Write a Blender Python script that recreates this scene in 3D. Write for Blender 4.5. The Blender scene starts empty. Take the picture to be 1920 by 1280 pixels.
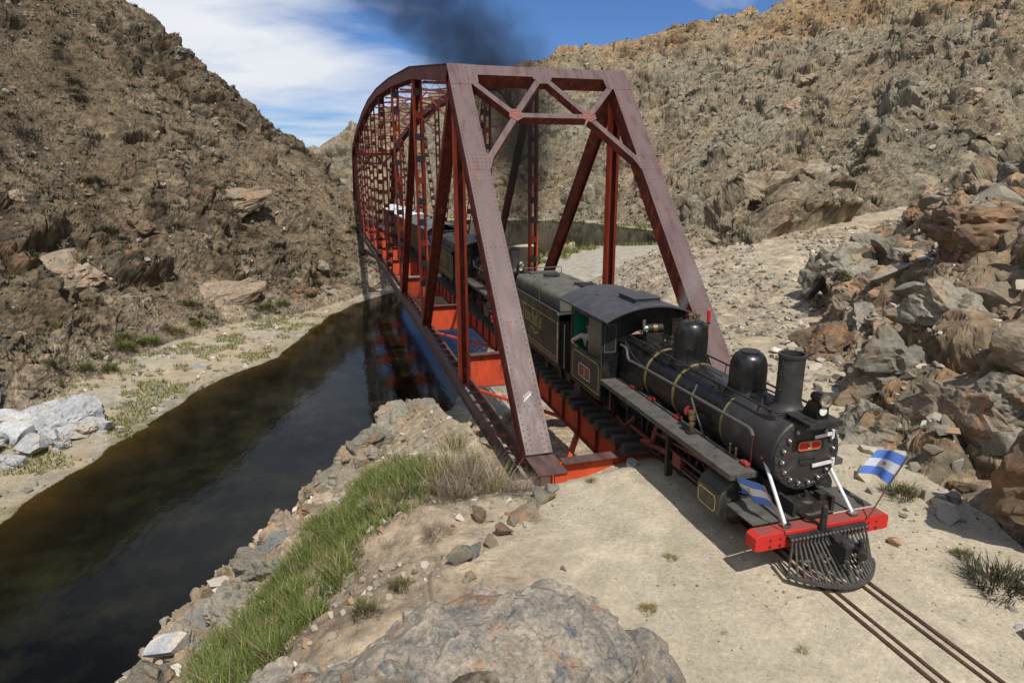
import bpy, math, random
import numpy as np
from mathutils import Vector, Matrix

S = bpy.context.scene
COL = S.collection
PI = math.pi
RNG = np.random.default_rng(7)
random.seed(7)

# ------------------------------------------------------------------ camera
CAM = np.array([-7.2014, -12.4307, 6.0638])
cam_d = bpy.data.cameras.new('camera')
cam = bpy.data.objects.new('camera', cam_d)
COL.objects.link(cam)
cam_d.sensor_width = 36.0
cam_d.lens = 36.0 * 1185.67 / 1920.0
cam_d.clip_start = 0.1
cam_d.clip_end = 6000
_yaw, _pitch, _roll = 0.2795, 0.2570, -0.0035
_f = Vector((math.sin(_yaw) * math.cos(_pitch), math.cos(_yaw) * math.cos(_pitch), -math.sin(_pitch)))
_r = _f.cross(Vector((0, 0, 1))).normalized()
_u = _r.cross(_f)
_r2 = math.cos(_roll) * _r + math.sin(_roll) * _u
_u2 = -math.sin(_roll) * _r + math.cos(_roll) * _u
cam.matrix_world = Matrix(((_r2.x, _u2.x, -_f.x, CAM[0]), (_r2.y, _u2.y, -_f.y, CAM[1]), (_r2.z, _u2.z, -_f.z, CAM[2]), (0, 0, 0, 1)))
S.camera = cam

# ------------------------------------------------------------------ world and sun
SUN_EL, SUN_AZ = math.radians(58), math.radians(178)     # azimuth from +Y, clockwise
world = bpy.data.worlds.new('World')
S.world = world
world.use_nodes = True
wn, wl = world.node_tree.nodes, world.node_tree.links
wn.clear()
def WN(t, **k):
    n = wn.new(t)
    for a, b in k.items():
        setattr(n, a, b)
    return n
w_out = WN('ShaderNodeOutputWorld')
w_bg = WN('ShaderNodeBackground')
w_bg.inputs['Strength'].default_value = 0.05
sky = WN('ShaderNodeTexSky', sky_type='NISHITA', sun_disc=False)
sky.sun_elevation, sky.sun_rotation = SUN_EL, SUN_AZ
sky.altitude, sky.air_density, sky.dust_density, sky.ozone_density = 900, 1.0, 0.35, 2.2
tc = WN('ShaderNodeTexCoord')
sep = WN('ShaderNodeSeparateXYZ')
wl.new(tc.outputs['Generated'], sep.inputs[0])
# clouds on a plane high overhead: direction divided by its height
zc = WN('ShaderNodeMath', operation='MAXIMUM'); zc.inputs[1].default_value = 0.0
wl.new(sep.outputs['Z'], zc.inputs[0])
za = WN('ShaderNodeMath', operation='ADD'); za.inputs[1].default_value = 0.13
wl.new(zc.outputs[0], za.inputs[0])
dx = WN('ShaderNodeMath', operation='DIVIDE'); dy = WN('ShaderNodeMath', operation='DIVIDE')
wl.new(sep.outputs['X'], dx.inputs[0]); wl.new(za.outputs[0], dx.inputs[1])
wl.new(sep.outputs['Y'], dy.inputs[0]); wl.new(za.outputs[0], dy.inputs[1])
cmb = WN('ShaderNodeCombineXYZ')
wl.new(dx.outputs[0], cmb.inputs[0]); wl.new(dy.outputs[0], cmb.inputs[1])
mp = WN('ShaderNodeMapping')
mp.inputs['Location'].default_value = (9.1, 2.2, 0.0)
mp.inputs['Rotation'].default_value = (0, 0, math.radians(35))
mp.inputs['Scale'].default_value = (0.62, 1.0, 1.0)
wl.new(cmb.outputs[0], mp.inputs['Vector'])
n1 = WN('ShaderNodeTexNoise'); n1.inputs['Scale'].default_value = 0.5; n1.inputs['Detail'].default_value = 9
n1.inputs['Roughness'].default_value = 0.56; n1.inputs['Distortion'].default_value = 0.25
wl.new(mp.outputs[0], n1.inputs['Vector'])
r1 = WN('ShaderNodeValToRGB')
r1.color_ramp.elements[0].position = 0.405; r1.color_ramp.elements[1].position = 0.55
r1.color_ramp.elements[0].color = (0, 0, 0, 1); r1.color_ramp.elements[1].color = (1, 1, 1, 1)
wl.new(n1.outputs['Fac'], r1.inputs['Fac'])
n2 = WN('ShaderNodeTexNoise'); n2.inputs['Scale'].default_value = 2.1; n2.inputs['Detail'].default_value = 8
wl.new(mp.outputs[0], n2.inputs['Vector'])
cc = WN('ShaderNodeMixRGB')
cc.inputs['Color1'].default_value = (14.4, 15.4, 17.2, 1); cc.inputs['Color2'].default_value = (20.2, 20.5, 21.2, 1)
wl.new(n2.outputs['Fac'], cc.inputs['Fac'])
mx = WN('ShaderNodeMixRGB')
hz = WN('ShaderNodeMapRange'); hz.inputs['From Min'].default_value = -0.02; hz.inputs['From Max'].default_value = 0.01
wl.new(sep.outputs['Z'], hz.inputs['Value'])
cm = WN('ShaderNodeMath', operation='MULTIPLY')
wl.new(r1.outputs['Color'], cm.inputs[0]); wl.new(hz.outputs[0], cm.inputs[1])
wl.new(cm.outputs[0], mx.inputs['Fac'])
tint = WN('ShaderNodeMixRGB', blend_type='MULTIPLY'); tint.inputs['Fac'].default_value = 1.0
tint.inputs['Color2'].default_value = (1.08, 1.50, 2.16, 1)
wl.new(sky.outputs[0], tint.inputs['Color1'])
wl.new(tint.outputs[0], mx.inputs['Color1']); wl.new(cc.outputs[0], mx.inputs['Color2'])
wl.new(mx.outputs[0], w_bg.inputs['Color'])
wl.new(w_bg.outputs[0], w_out.inputs['Surface'])

sun_d = bpy.data.lights.new('sun', 'SUN')
sun_d.energy, sun_d.angle, sun_d.color = 5.0, math.radians(0.5), (1.0, 0.955, 0.88)
sun = bpy.data.objects.new('sun', sun_d)
COL.objects.link(sun)
SUN_DIR = Vector((math.sin(SUN_AZ) * math.cos(SUN_EL), math.cos(SUN_AZ) * math.cos(SUN_EL), math.sin(SUN_EL)))
sun.rotation_euler = SUN_DIR.to_track_quat('Z', 'Y').to_euler()
sun.location = SUN_DIR * 60

S.view_settings.view_transform = 'Standard'
S.view_settings.look = 'None'
S.view_settings.exposure = -0.10
S.view_settings.gamma = 1.0
S.view_settings.use_curve_mapping = False
S.cycles.max_bounces = 6
S.cycles.diffuse_bounces = 3
S.cycles.glossy_bounces = 3
S.cycles.transparent_max_bounces = 12
S.cycles.volume_bounces = 0
S.cycles.volume_step_rate = 2.0
S.cycles.volume_max_steps = 128
S.cycles.use_denoising = True
S.cycles.caustics_reflective = False
S.cycles.caustics_refractive = False

# ------------------------------------------------------------------ helpers
def tag(o, label=None, cat=None, group=None, kind=None):
    if label: o['label'] = label
    if cat: o['category'] = cat
    if group: o['group'] = group
    if kind: o['kind'] = kind
    return o

def empty(name, loc=(0, 0, 0), parent=None):
    o = bpy.data.objects.new(name, None)
    COL.objects.link(o)
    o.location = loc
    o.empty_display_size = 0.2
    if parent: o.parent = parent
    return o

def origin_of(o):
    v = Vector((0, 0, 0))
    while o is not None:
        v += o.location
        o = o.parent
    return v

def link_mesh(name, verts, faces, mats, parent=None, origin=None, smooth=True, angle=35, mat_idx=None):
    """One mesh object. verts are world coordinates."""
    v = np.asarray(verts, dtype=float).reshape(-1, 3)
    off = origin_of(parent) if parent is not None else Vector((0, 0, 0))
    loc = Vector((0, 0, 0))
    if parent is None and origin is not None:
        loc = Vector(origin); off = loc
    v = v - np.array(off)
    me = bpy.data.meshes.new(name)
    me.from_pydata([tuple(p) for p in v], [], faces)
    if not isinstance(mats, (list, tuple)): mats = [mats]
    for m in mats: me.materials.append(m)
    if mat_idx is not None: me.polygons.foreach_set('material_index', mat_idx)
    if smooth:
        me.polygons.foreach_set('use_smooth', [True] * len(me.polygons))
        me.set_sharp_from_angle(angle=math.radians(angle))
    me.update()
    o = bpy.data.objects.new(name, me)
    COL.objects.link(o)
    o.location = loc
    if parent is not None: o.parent = parent
    return o

def copy_tree(o, parent=None):
    c = o.copy()
    COL.objects.link(c)
    c.parent = parent
    for ch in list(o.children):
        copy_tree(ch, c)
    return c

class MB:
    """collects simple solids into one mesh"""
    def __init__(s):
        s.v, s.f, s.mi, s.m = [], [], [], 0
    def add(s, vs, fs):
        b = len(s.v)
        s.v += [tuple(map(float, p)) for p in vs]
        s.f += [tuple(b + i for i in f) for f in fs]
        s.mi += [s.m] * len(fs)
        return s
    def box(s, c, d, M=None):
        hx, hy, hz = d[0] / 2, d[1] / 2, d[2] / 2
        vs = [(x, y, z) for x in (-hx, hx) for y in (-hy, hy) for z in (-hz, hz)]
        if M is not None: vs = [M @ Vector(p) for p in vs]
        vs = [(p[0] + c[0], p[1] + c[1], p[2] + c[2]) for p in vs]
        return s.add(vs, [(0, 1, 3, 2), (4, 6, 7, 5), (0, 4, 5, 1), (2, 3, 7, 6), (0, 2, 6, 4), (1, 5, 7, 3)])
    def span(s, x0, x1, y0, y1, z0, z1):
        return s.box(((x0 + x1) / 2, (y0 + y1) / 2, (z0 + z1) / 2), (abs(x1 - x0), abs(y1 - y0), abs(z1 - z0)))
    def bar(s, a, b, w, h, up=(0, 0, 1), off=(0, 0)):
        """rectangular bar a->b, w across, h along up"""
        a, b = Vector(a), Vector(b)
        d = (b - a).normalized()
        x = d.cross(Vector(up)).normalized()
        u = x.cross(d).normalized()
        vs = []
        for p in (a, b):
            for i, j in ((-1, -1), (1, -1), (1, 1), (-1, 1)):
                vs.append(p + x * (i * w / 2 + off[0]) + u * (j * h / 2 + off[1]))
        return s.add(vs, [(3, 2, 1, 0), (4, 5, 6, 7), (0, 1, 5, 4), (1, 2, 6, 5), (2, 3, 7, 6), (3, 0, 4, 7)])
    def cyl(s, a, b, r0, r1=None, n=16, cap0=True, cap1=True):
        r1 = r0 if r1 is None else r1
        a, b = Vector(a), Vector(b)
        d = (b - a).normalized()
        t = Vector((1, 0, 0)) if abs(d.x) < 0.9 else Vector((0, 1, 0))
        x = d.cross(t).normalized(); y = d.cross(x)
        vs = []
        for p, r in ((a, r0), (b, r1)):
            for k in range(n):
                q = 2 * PI * k / n
                vs.append(p + x * (r * math.cos(q)) + y * (r * math.sin(q)))
        fs = [(k, n + k, n + (k + 1) % n, (k + 1) % n) for k in range(n)]
        if cap0: fs.append(tuple(range(n)))
        if cap1: fs.append(tuple(reversed(range(n, 2 * n))))
        # orient: cylinder faces outward
        return s.add(vs, [tuple(reversed(f)) for f in fs])
    def lathe(s, prof, base=(0, 0, 0), axis='z', n=32, close=False):
        """prof: (radius, height) list"""
        vs, fs = [], []
        m = len(prof)
        for k in range(n):
            q = 2 * PI * k / n
            for r, h in prof:
                c, sn = r * math.cos(q), r * math.sin(q)
                if axis == 'z': p = (c, sn, h)
                elif axis == 'y': p = (c, h, sn)
                else: p = (h, c, sn)
                vs.append((p[0] + base[0], p[1] + base[1], p[2] + base[2]))
        for k in range(n):
            k2 = (k + 1) % n
            for i in range(m - 1):
                f = (k * m + i, k2 * m + i, k2 * m + i + 1, k * m + i + 1)
                fs.append(f if axis != 'y' else tuple(reversed(f)))
        return s.add(vs, fs)
    def tube(s, pts, r, n=8, caps=True, rr=None):
        P = [Vector(p) for p in pts]
        vs, fs = [], []
        up = Vector((0.31, 0.2, 0.93)).normalized()
        for i, p in enumerate(P):
            d = (P[min(i + 1, len(P) - 1)] - P[max(i - 1, 0)]).normalized()
            x = d.cross(up)
            if x.length < 1e-3: x = d.cross(Vector((1, 0, 0)))
            x.normalize(); y = x.cross(d)
            q_ = r if rr is None else rr[i]
            for k in range(n):
                q = 2 * PI * k / n
                vs.append(p + x * (q_ * math.cos(q)) + y * (q_ * math.sin(q)))
        for i in range(len(P) - 1):
            for k in range(n):
                k2 = (k + 1) % n
                fs.append((i * n + k, i * n + k2, (i + 1) * n + k2, (i + 1) * n + k))
        if caps:
            fs.append(tuple(reversed(range(n)))); fs.append(tuple(range((len(P) - 1) * n, len(P) * n)))
        return s.add(vs, fs)
    def prism(s, poly, ax, a0, a1):
        """poly: 2-D outline in the two other axes (x<y<z order), extruded on axis ax"""
        n = len(poly)
        def P(u, v, w):
            return {'x': (w, u, v), 'y': (u, w, v), 'z': (u, v, w)}[ax]
        vs = [P(u, v, a0) for u, v in poly] + [P(u, v, a1) for u, v in poly]
        fs = [tuple(range(n)), tuple(reversed(range(n, 2 * n)))] + [(k, n + k, n + (k + 1) % n, (k + 1) % n) for k in range(n)]
        return s.add(vs, fs)
    def sphere(s, c, r, n=12, m=8, sc=(1, 1, 1)):
        vs, fs = [], []
        for i in range(m + 1):
            t = PI * i / m
            for k in range(n):
                q = 2 * PI * k / n
                vs.append((c[0] + sc[0] * r * math.sin(t) * math.cos(q), c[1] + sc[1] * r * math.sin(t) * math.sin(q), c[2] + sc[2] * r * math.cos(t)))
        for i in range(m):
            for k in range(n):
                k2 = (k + 1) % n
                fs.append((i * n + k, (i + 1) * n + k, (i + 1) * n + k2, i * n + k2))
        return s.add(vs, fs)
    def dome(s, c, nrm, r, h=None, n=6):
        """little rivet head on a surface"""
        h = r * 0.6 if h is None else h
        d = Vector(nrm).normalized()
        t = Vector((1, 0, 0)) if abs(d.x) < 0.9 else Vector((0, 1, 0))
        x = d.cross(t).normalized(); y = d.cross(x)
        c = Vector(c)
        vs = []
        for rr, hh in ((r, -0.004), (r * 0.8, h * 0.65)):
            for k in range(n):
                q = 2 * PI * k / n
                vs.append(c + x * (rr * math.cos(q)) + y * (rr * math.sin(q)) + d * hh)
        vs.append(c + d * h)
        fs = [(k, (k + 1) % n, n + (k + 1) % n, n + k) for k in range(n)] + [(n + k, n + (k + 1) % n, 2 * n) for k in range(n)]
        return s.add(vs, fs)
    def build(s, name, mat, parent=None, origin=None, smooth=True, angle=35, bevel=0):
        o = link_mesh(name, s.v, s.f, mat, parent, origin, smooth, angle, s.mi if isinstance(mat, (list, tuple)) else None)
        if bevel:
            b = o.modifiers.new('bevel', 'BEVEL'); b.width = bevel; b.segments = 2; b.limit_method = 'ANGLE'; b.angle_limit = math.radians(40)
            b.harden_normals = False
        return o

# ------------------------------------------------------------------ materials
def new_mat(name):
    m = bpy.data.materials.new(name)
    m.use_nodes = True
    nt = m.node_tree
    nt.nodes.clear()
    out = nt.nodes.new('ShaderNodeOutputMaterial')
    b = nt.nodes.new('ShaderNodeBsdfPrincipled')
    nt.links.new(b.outputs[0], out.inputs['Surface'])
    return m, nt, b

def c4(c): return (c[0], c[1], c[2], 1.0)

def mat(name, ca, cb=None, scale=3.0, rough=0.6, rough2=None, metal=0.0, bump=0.0, bscale=40.0, lo=0.35, hi=0.65,
        cc=None, cscale=1.0, clo=0.55, chi=0.62, detail=8, spec=0.5, stretch=(1, 1, 1), coord='Object', coat=0.0):
    """noise-mixed paint or metal; cc = a third colour in patches"""
    m, nt, b = new_mat(name)
    N, L = nt.nodes, nt.links
    t = N.new('ShaderNodeTexCoord')
    mp_ = N.new('ShaderNodeMapping'); mp_.inputs['Scale'].default_value = stretch
    L.new(t.outputs[coord], mp_.inputs['Vector'])
    vec = mp_.outputs[0]
    def noise(sc, det=detail):
        n = N.new('ShaderNodeTexNoise'); n.inputs['Scale'].default_value = sc; n.inputs['Detail'].default_value = det
        n.inputs['Roughness'].default_value = 0.62
        L.new(vec, n.inputs['Vector'])
        return n
    def ramp(src, a, c):
        r = N.new('ShaderNodeMapRange'); r.inputs['From Min'].default_value = a; r.inputs['From Max'].default_value = c
        L.new(src, r.inputs['Value']); return r.outputs[0]
    n = noise(scale)
    fac = ramp(n.outputs['Fac'], lo, hi)
    mixn = N.new('ShaderNodeMixRGB')
    mixn.inputs['Color1'].default_value = c4(ca); mixn.inputs['Color2'].default_value = c4(cb if cb is not None else ca)
    L.new(fac, mixn.inputs['Fac'])
    col = mixn.outputs[0]
    if cc is not None:
        n3 = noise(cscale)
        f3 = ramp(n3.outputs['Fac'], clo, chi)
        m3 = N.new('ShaderNodeMixRGB'); m3.inputs['Color2'].default_value = c4(cc)
        L.new(f3, m3.inputs['Fac']); L.new(col, m3.inputs['Color1']); col = m3.outputs[0]
    L.new(col, b.inputs['Base Color'])
    b.inputs['Metallic'].default_value = metal
    b.inputs['Specular IOR Level'].default_value = spec
    b.inputs['Coat Weight'].default_value = coat
    if rough2 is not None:
        mr = N.new('ShaderNodeMapRange'); mr.inputs['To Min'].default_value = rough; mr.inputs['To Max'].default_value = rough2
        L.new(fac, mr.inputs['Value']); L.new(mr.outputs[0], b.inputs['Roughness'])
    else:
        b.inputs['Roughness'].default_value = rough
    if bump:
        nb = noise(bscale, 6)
        bp = N.new('ShaderNodeBump'); bp.inputs['Strength'].default_value = bump; bp.inputs['Distance'].default_value = 0.02
        L.new(nb.outputs['Fac'], bp.inputs['Height']); L.new(bp.outputs[0], b.inputs['Normal'])
    return m
# ------------------------------------------------------------------ terrain
def sstep(t):
    t = np.clip(t, 0, 1); return t * t * (3 - 2 * t)

def _hash(ix, iy, seed):
    h = (ix.astype(np.int64) * 374761393 + iy.astype(np.int64) * 668265263 + seed * 1442695041) & 0xFFFFFFFF
    h = ((h ^ (h >> 13)) * 1274126177) & 0xFFFFFFFF
    h = (h ^ (h >> 16)) & 0xFFFFFFFF
    return h

def h01(ix, iy, seed): return _hash(ix, iy, seed) / 4294967295.0

def perlin(x, y, seed):
    xi, yi = np.floor(x), np.floor(y)
    fx, fy = x - xi, y - yi
    xi, yi = xi.astype(np.int64), yi.astype(np.int64)
    u, v = fx * fx * fx * (fx * (fx * 6 - 15) + 10), fy * fy * fy * (fy * (fy * 6 - 15) + 10)
    def g(a, b):
        q = h01(xi + a, yi + b, seed) * 2 * np.pi
        return np.cos(q) * (fx - a) + np.sin(q) * (fy - b)
    return ((g(0, 0) * (1 - u) + g(1, 0) * u) * (1 - v) + (g(0, 1) * (1 - u) + g(1, 1) * u) * v) * 1.4

def fbm(x, y, seed, octv=4, gain=0.5, lac=2.03):
    s, a, t = 0.0, 1.0, 0.0
    for i in range(octv):
        s = s + a * perlin(x, y, seed + 17 * i); t += a
        x, y, a = x * lac + 3.7, y * lac - 1.3, a * gain
    return s / t

def worley(x, y, seed):
    """nearest cell: id hash, F1, F2, offset to its centre"""
    xi, yi = np.floor(x).astype(np.int64), np.floor(y).astype(np.int64)
    f1 = np.full(x.shape, 9.0); f2 = np.full(x.shape, 9.0)
    cx = np.zeros_like(x); cy = np.zeros_like(x); cid = np.zeros(x.shape, np.int64); cjd = np.zeros(x.shape, np.int64)
    for a in (-1, 0, 1):
        for b in (-1, 0, 1):
            px = xi + a + 0.1 + 0.8 * h01(xi + a, yi + b, seed)
            py = yi + b + 0.1 + 0.8 * h01(xi + a, yi + b, seed + 5)
            d = np.hypot(px - x, py - y)
            near = d < f1
            f2 = np.where(near, f1, np.minimum(f2, d))
            cx = np.where(near, x - px, cx); cy = np.where(near, y - py, cy)
            cid = np.where(near, xi + a, cid); cjd = np.where(near, yi + b, cjd)
            f1 = np.where(near, d, f1)
    return cid, cjd, f1, f2, cx, cy

def blocks(x, y, s, seed, tilt=0.7, crack=0.35, an=1.0, rot=0.0):
    """broken rock: tilted facets with dark joints between; unit amplitude; also returns the cell's random number"""
    c, sn = math.cos(rot), math.sin(rot)
    X, Y = (x * c + y * sn) / s, (-x * sn + y * c) / (s * an)
    X = X + 0.25 * perlin(X * 1.3, Y * 1.3, seed + 71); Y = Y + 0.25 * perlin(X * 1.3 + 9, Y * 1.3, seed + 72)
    ci, cj, f1, f2, ox, oy = worley(X, Y, seed)
    r = h01(ci, cj, seed + 9)
    gx, gy = h01(ci, cj, seed + 11) - 0.5, h01(ci, cj, seed + 12) - 0.5
    e = f2 - f1
    h = ((r - 0.45) + tilt * 2 * (gx * ox + gy * oy)) * sstep(e / 0.22) - crack * np.exp(-(e / 0.10) ** 2)
    return h, r, e

def _hash3(i, j, k, seed):
    return h01(i * 73856093 ^ (k * 19349663 + 17), j * 83492791 ^ (k * 2654435 + 3), seed)

def perlin3(p, seed):
    """smooth value noise on a 3-D lattice, about -1..1"""
    f = np.floor(p); t = p - f; f = f.astype(np.int64); t = t * t * t * (t * (t * 6 - 15) + 10)
    s = 0.0
    for a in (0, 1):
        for b in (0, 1):
            for c in (0, 1):
                w = (t[:, 0] if a else 1 - t[:, 0]) * (t[:, 1] if b else 1 - t[:, 1]) * (t[:, 2] if c else 1 - t[:, 2])
                s = s + w * _hash3(f[:, 0] + a, f[:, 1] + b, f[:, 2] + c, seed)
    return 2 * s - 1

def fbm3(p, seed, octv=4, gain=.5):
    s, a, t = 0.0, 1.0, 0.0
    for i in range(octv):
        s = s + a * perlin3(p, seed + 31 * i); t += a; p = p * 2.03 + 5.1; a *= gain
    return s / t

def cells3(p, s, seed, tilt=.8, crack=.3, soft=.10, bed=(0, 0, 1), thick=.55, warp=.22):
    """fractured rock: tilted facets on 3-D cells flattened along a bedding normal. Returns height, cell number, joint distance"""
    b = np.array(bed, float); b /= np.linalg.norm(b)
    q = p + np.outer(p @ b, b) * (1 / thick - 1)
    q = q / s
    q = q + warp * np.stack([perlin3(q * 1.7, seed + 50), perlin3(q * 1.7 + 9, seed + 51), perlin3(q * 1.7 + 4, seed + 52)], 1)
    qi = np.floor(q).astype(np.int64)
    n = len(q)
    f1 = np.full(n, 9.0); f2 = np.full(n, 9.0); o = np.zeros((n, 3)); cid = np.zeros((n, 3), np.int64)
    for a in (-1, 0, 1):
        for bb in (-1, 0, 1):
            for c in (-1, 0, 1):
                i, j, k = qi[:, 0] + a, qi[:, 1] + bb, qi[:, 2] + c
                hh = _hash(i * 73856093 ^ (k * 19349663 + 17), j * 83492791 ^ (k * 2654435 + 3), seed)
                d = np.stack([q[:, 0] - i - .1 - .8 * ((hh & 1023) / 1023.0), q[:, 1] - j - .1 - .8 * (((hh >> 10) & 1023) / 1023.0), q[:, 2] - k - .1 - .8 * (((hh >> 20) & 1023) / 1023.0)], 1)
                r = np.sqrt((d * d).sum(1)); near = r < f1
                f2 = np.where(near, f1, np.minimum(f2, r)); f1 = np.where(near, r, f1)
                o = np.where(near[:, None], d, o); cid = np.where(near[:, None], np.stack([i, j, k], 1), cid)
    i, j, k = cid.T
    r = _hash3(i, j, k, seed + 7)
    g = np.stack([_hash3(i, j, k, seed + 8), _hash3(i, j, k, seed + 9), _hash3(i, j, k, seed + 10)], 1) - .5
    e = f2 - f1
    return ((r - .45) + tilt * 2 * (g * o).sum(1)) * sstep(e / soft) - crack * np.exp(-(e / .09) ** 2), r, e

def poly_sd(x, y, poly):
    """signed distance to a closed outline, positive inside"""
    P = np.asarray(poly, float)
    d = np.full(x.shape, 1e9); ins = np.zeros(x.shape, bool)
    n = len(P)
    for i in range(n):
        a, b = P[i], P[(i + 1) % n]
        ex, ey = b - a
        t = np.clip(((x - a[0]) * ex + (y - a[1]) * ey) / (ex * ex + ey * ey), 0, 1)
        d = np.minimum(d, (x - a[0] - t * ex) ** 2 + (y - a[1] - t * ey) ** 2)
        if ey != 0:
            ins ^= ((a[1] > y) != (b[1] > y)) & (x < ex * (y - a[1]) / ey + a[0])
    d = np.sqrt(d)
    return np.where(ins, d, -d)

WATER_Z = -8.5
CAM_X, CAM_Y = -7.2014, -12.4307
RIVER = [(-40, -30), (-31, 0), (-24.6, 10), (-21.8, 17.2), (-20.7, 21.8), (-18.7, 27.8), (-16, 36), (-12, 41.5), (-9.9, 49.4), (-7.6, 57.5),
         (-3, 65.7), (4, 73), (12, 84), (18, 97), (20, 112), (16, 130), (4, 150), (-25, 190), (-90, 250), (-80, 258), (-20, 208), (5, 196), (22, 200), (40, 200), (57, 192),
         (71, 178), (74, 160), (77, 140), (78, 128), (70, 119), (58, 111), (46, 112), (31, 99), (22.6, 79), (17, 66), (10, 48), (4, 34), (-1, 25), (-4, 18.5), (-6.0, 14.5), (-8.4, 10.2),
         (-10.8, 6.2), (-13, 2), (-16, -6), (-20, -30)]
UPLAND = [(-20, -40), (-15, -9), (-12.2, -2), (-10.6, 2.0), (-8.9, 4.8), (-7.6, 7.2), (-6.6, 9.6), (-5.2, 11.6), (-2.5, 12.6), (0, 13), (5, 14.2), (9, 17), (13, 22),
          (18, 30), (24, 37), (31, 42), (44, 48), (70, 56), (120, 60), (120, -40)]
HILL_L = [(-60, -40), (-38, -5), (-31, 14), (-27.5, 26), (-24.5, 36), (-21.0, 45), (-17, 52.5), (-12.5, 56), (-8, 61), (-3.5, 68.5), (3, 76), (8.5, 86),
          (13, 97), (8, 116), (-12, 142), (-40, 190), (-120, 260), (-230, 220), (-230, -40)]
HILL_N = [(2.0, -16), (2.6, -9), (3.4, -6.2), (4.1, -4.2), (4.7, -2.2), (5.9, 0.2), (8.6, 4.0), (11.6, 8.0), (14.6, 11.5), (18, 15), (27, 23.5), (45, 31), (90, 44), (170, 40), (170, -60), (2, -60)]
HILL_R = [(17.5, 30.5), (22, 38), (33, 44), (47, 56), (55, 70), (62, 84), (72, 98), (82, 112), (85, 126), (81, 142), (78, 165), (73, 182), (58, 197), (40, 205), (22, 206),
          (5, 200), (-20, 212), (-80, 262), (-200, 330), (-200, 700), (700, 700), (700, 30), (170, 40), (110, 50), (60, 40), (40, 32), (30, 27.5), (22, 26)]
HILL_B = [(-400, 600), (-401, 600), (-401, 601)]
CREST_LA = [-60, -22, -14, -10.5, -7.8, -5.5, -3.6, -1.9, 0, 3, 10]
CREST_LE = [.38, .34, .262, .232, .172, .128, .091, .052, .026, -.03, -.05]
CREST_LR = [110, 110, 108, 106, 104, 104, 104, 104, 104, 108, 120]
CREST_A = [-40, -8, -2.2, -0.3, 1.0, 2.5, 6.5, 11.2, 14.8, 18.9, 22.6, 26.2, 29.3, 33, 36, 40, 50, 60]
CREST_E = [.0, .0, .03, .040, .054, .065, .094, .122, .141, .164, .182, .198, .216, .234, .247, .27, .31, .33]
CREST_R = [260, 260, 262, 265, 268, 272, 282, 293, 303, 312, 310, 300, 290, 275, 262, 245, 225, 220]
MOUND = [(-4.0, -6.4), (-5.0, -6.0), (-6.4, -5.2), (-8.2, -5.0), (-10.5, -6.5), (-14, -9), (-30, -25), (-30, -60), (1.0, -60), (0.2, -16), (-1.8, -9.2)]

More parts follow.
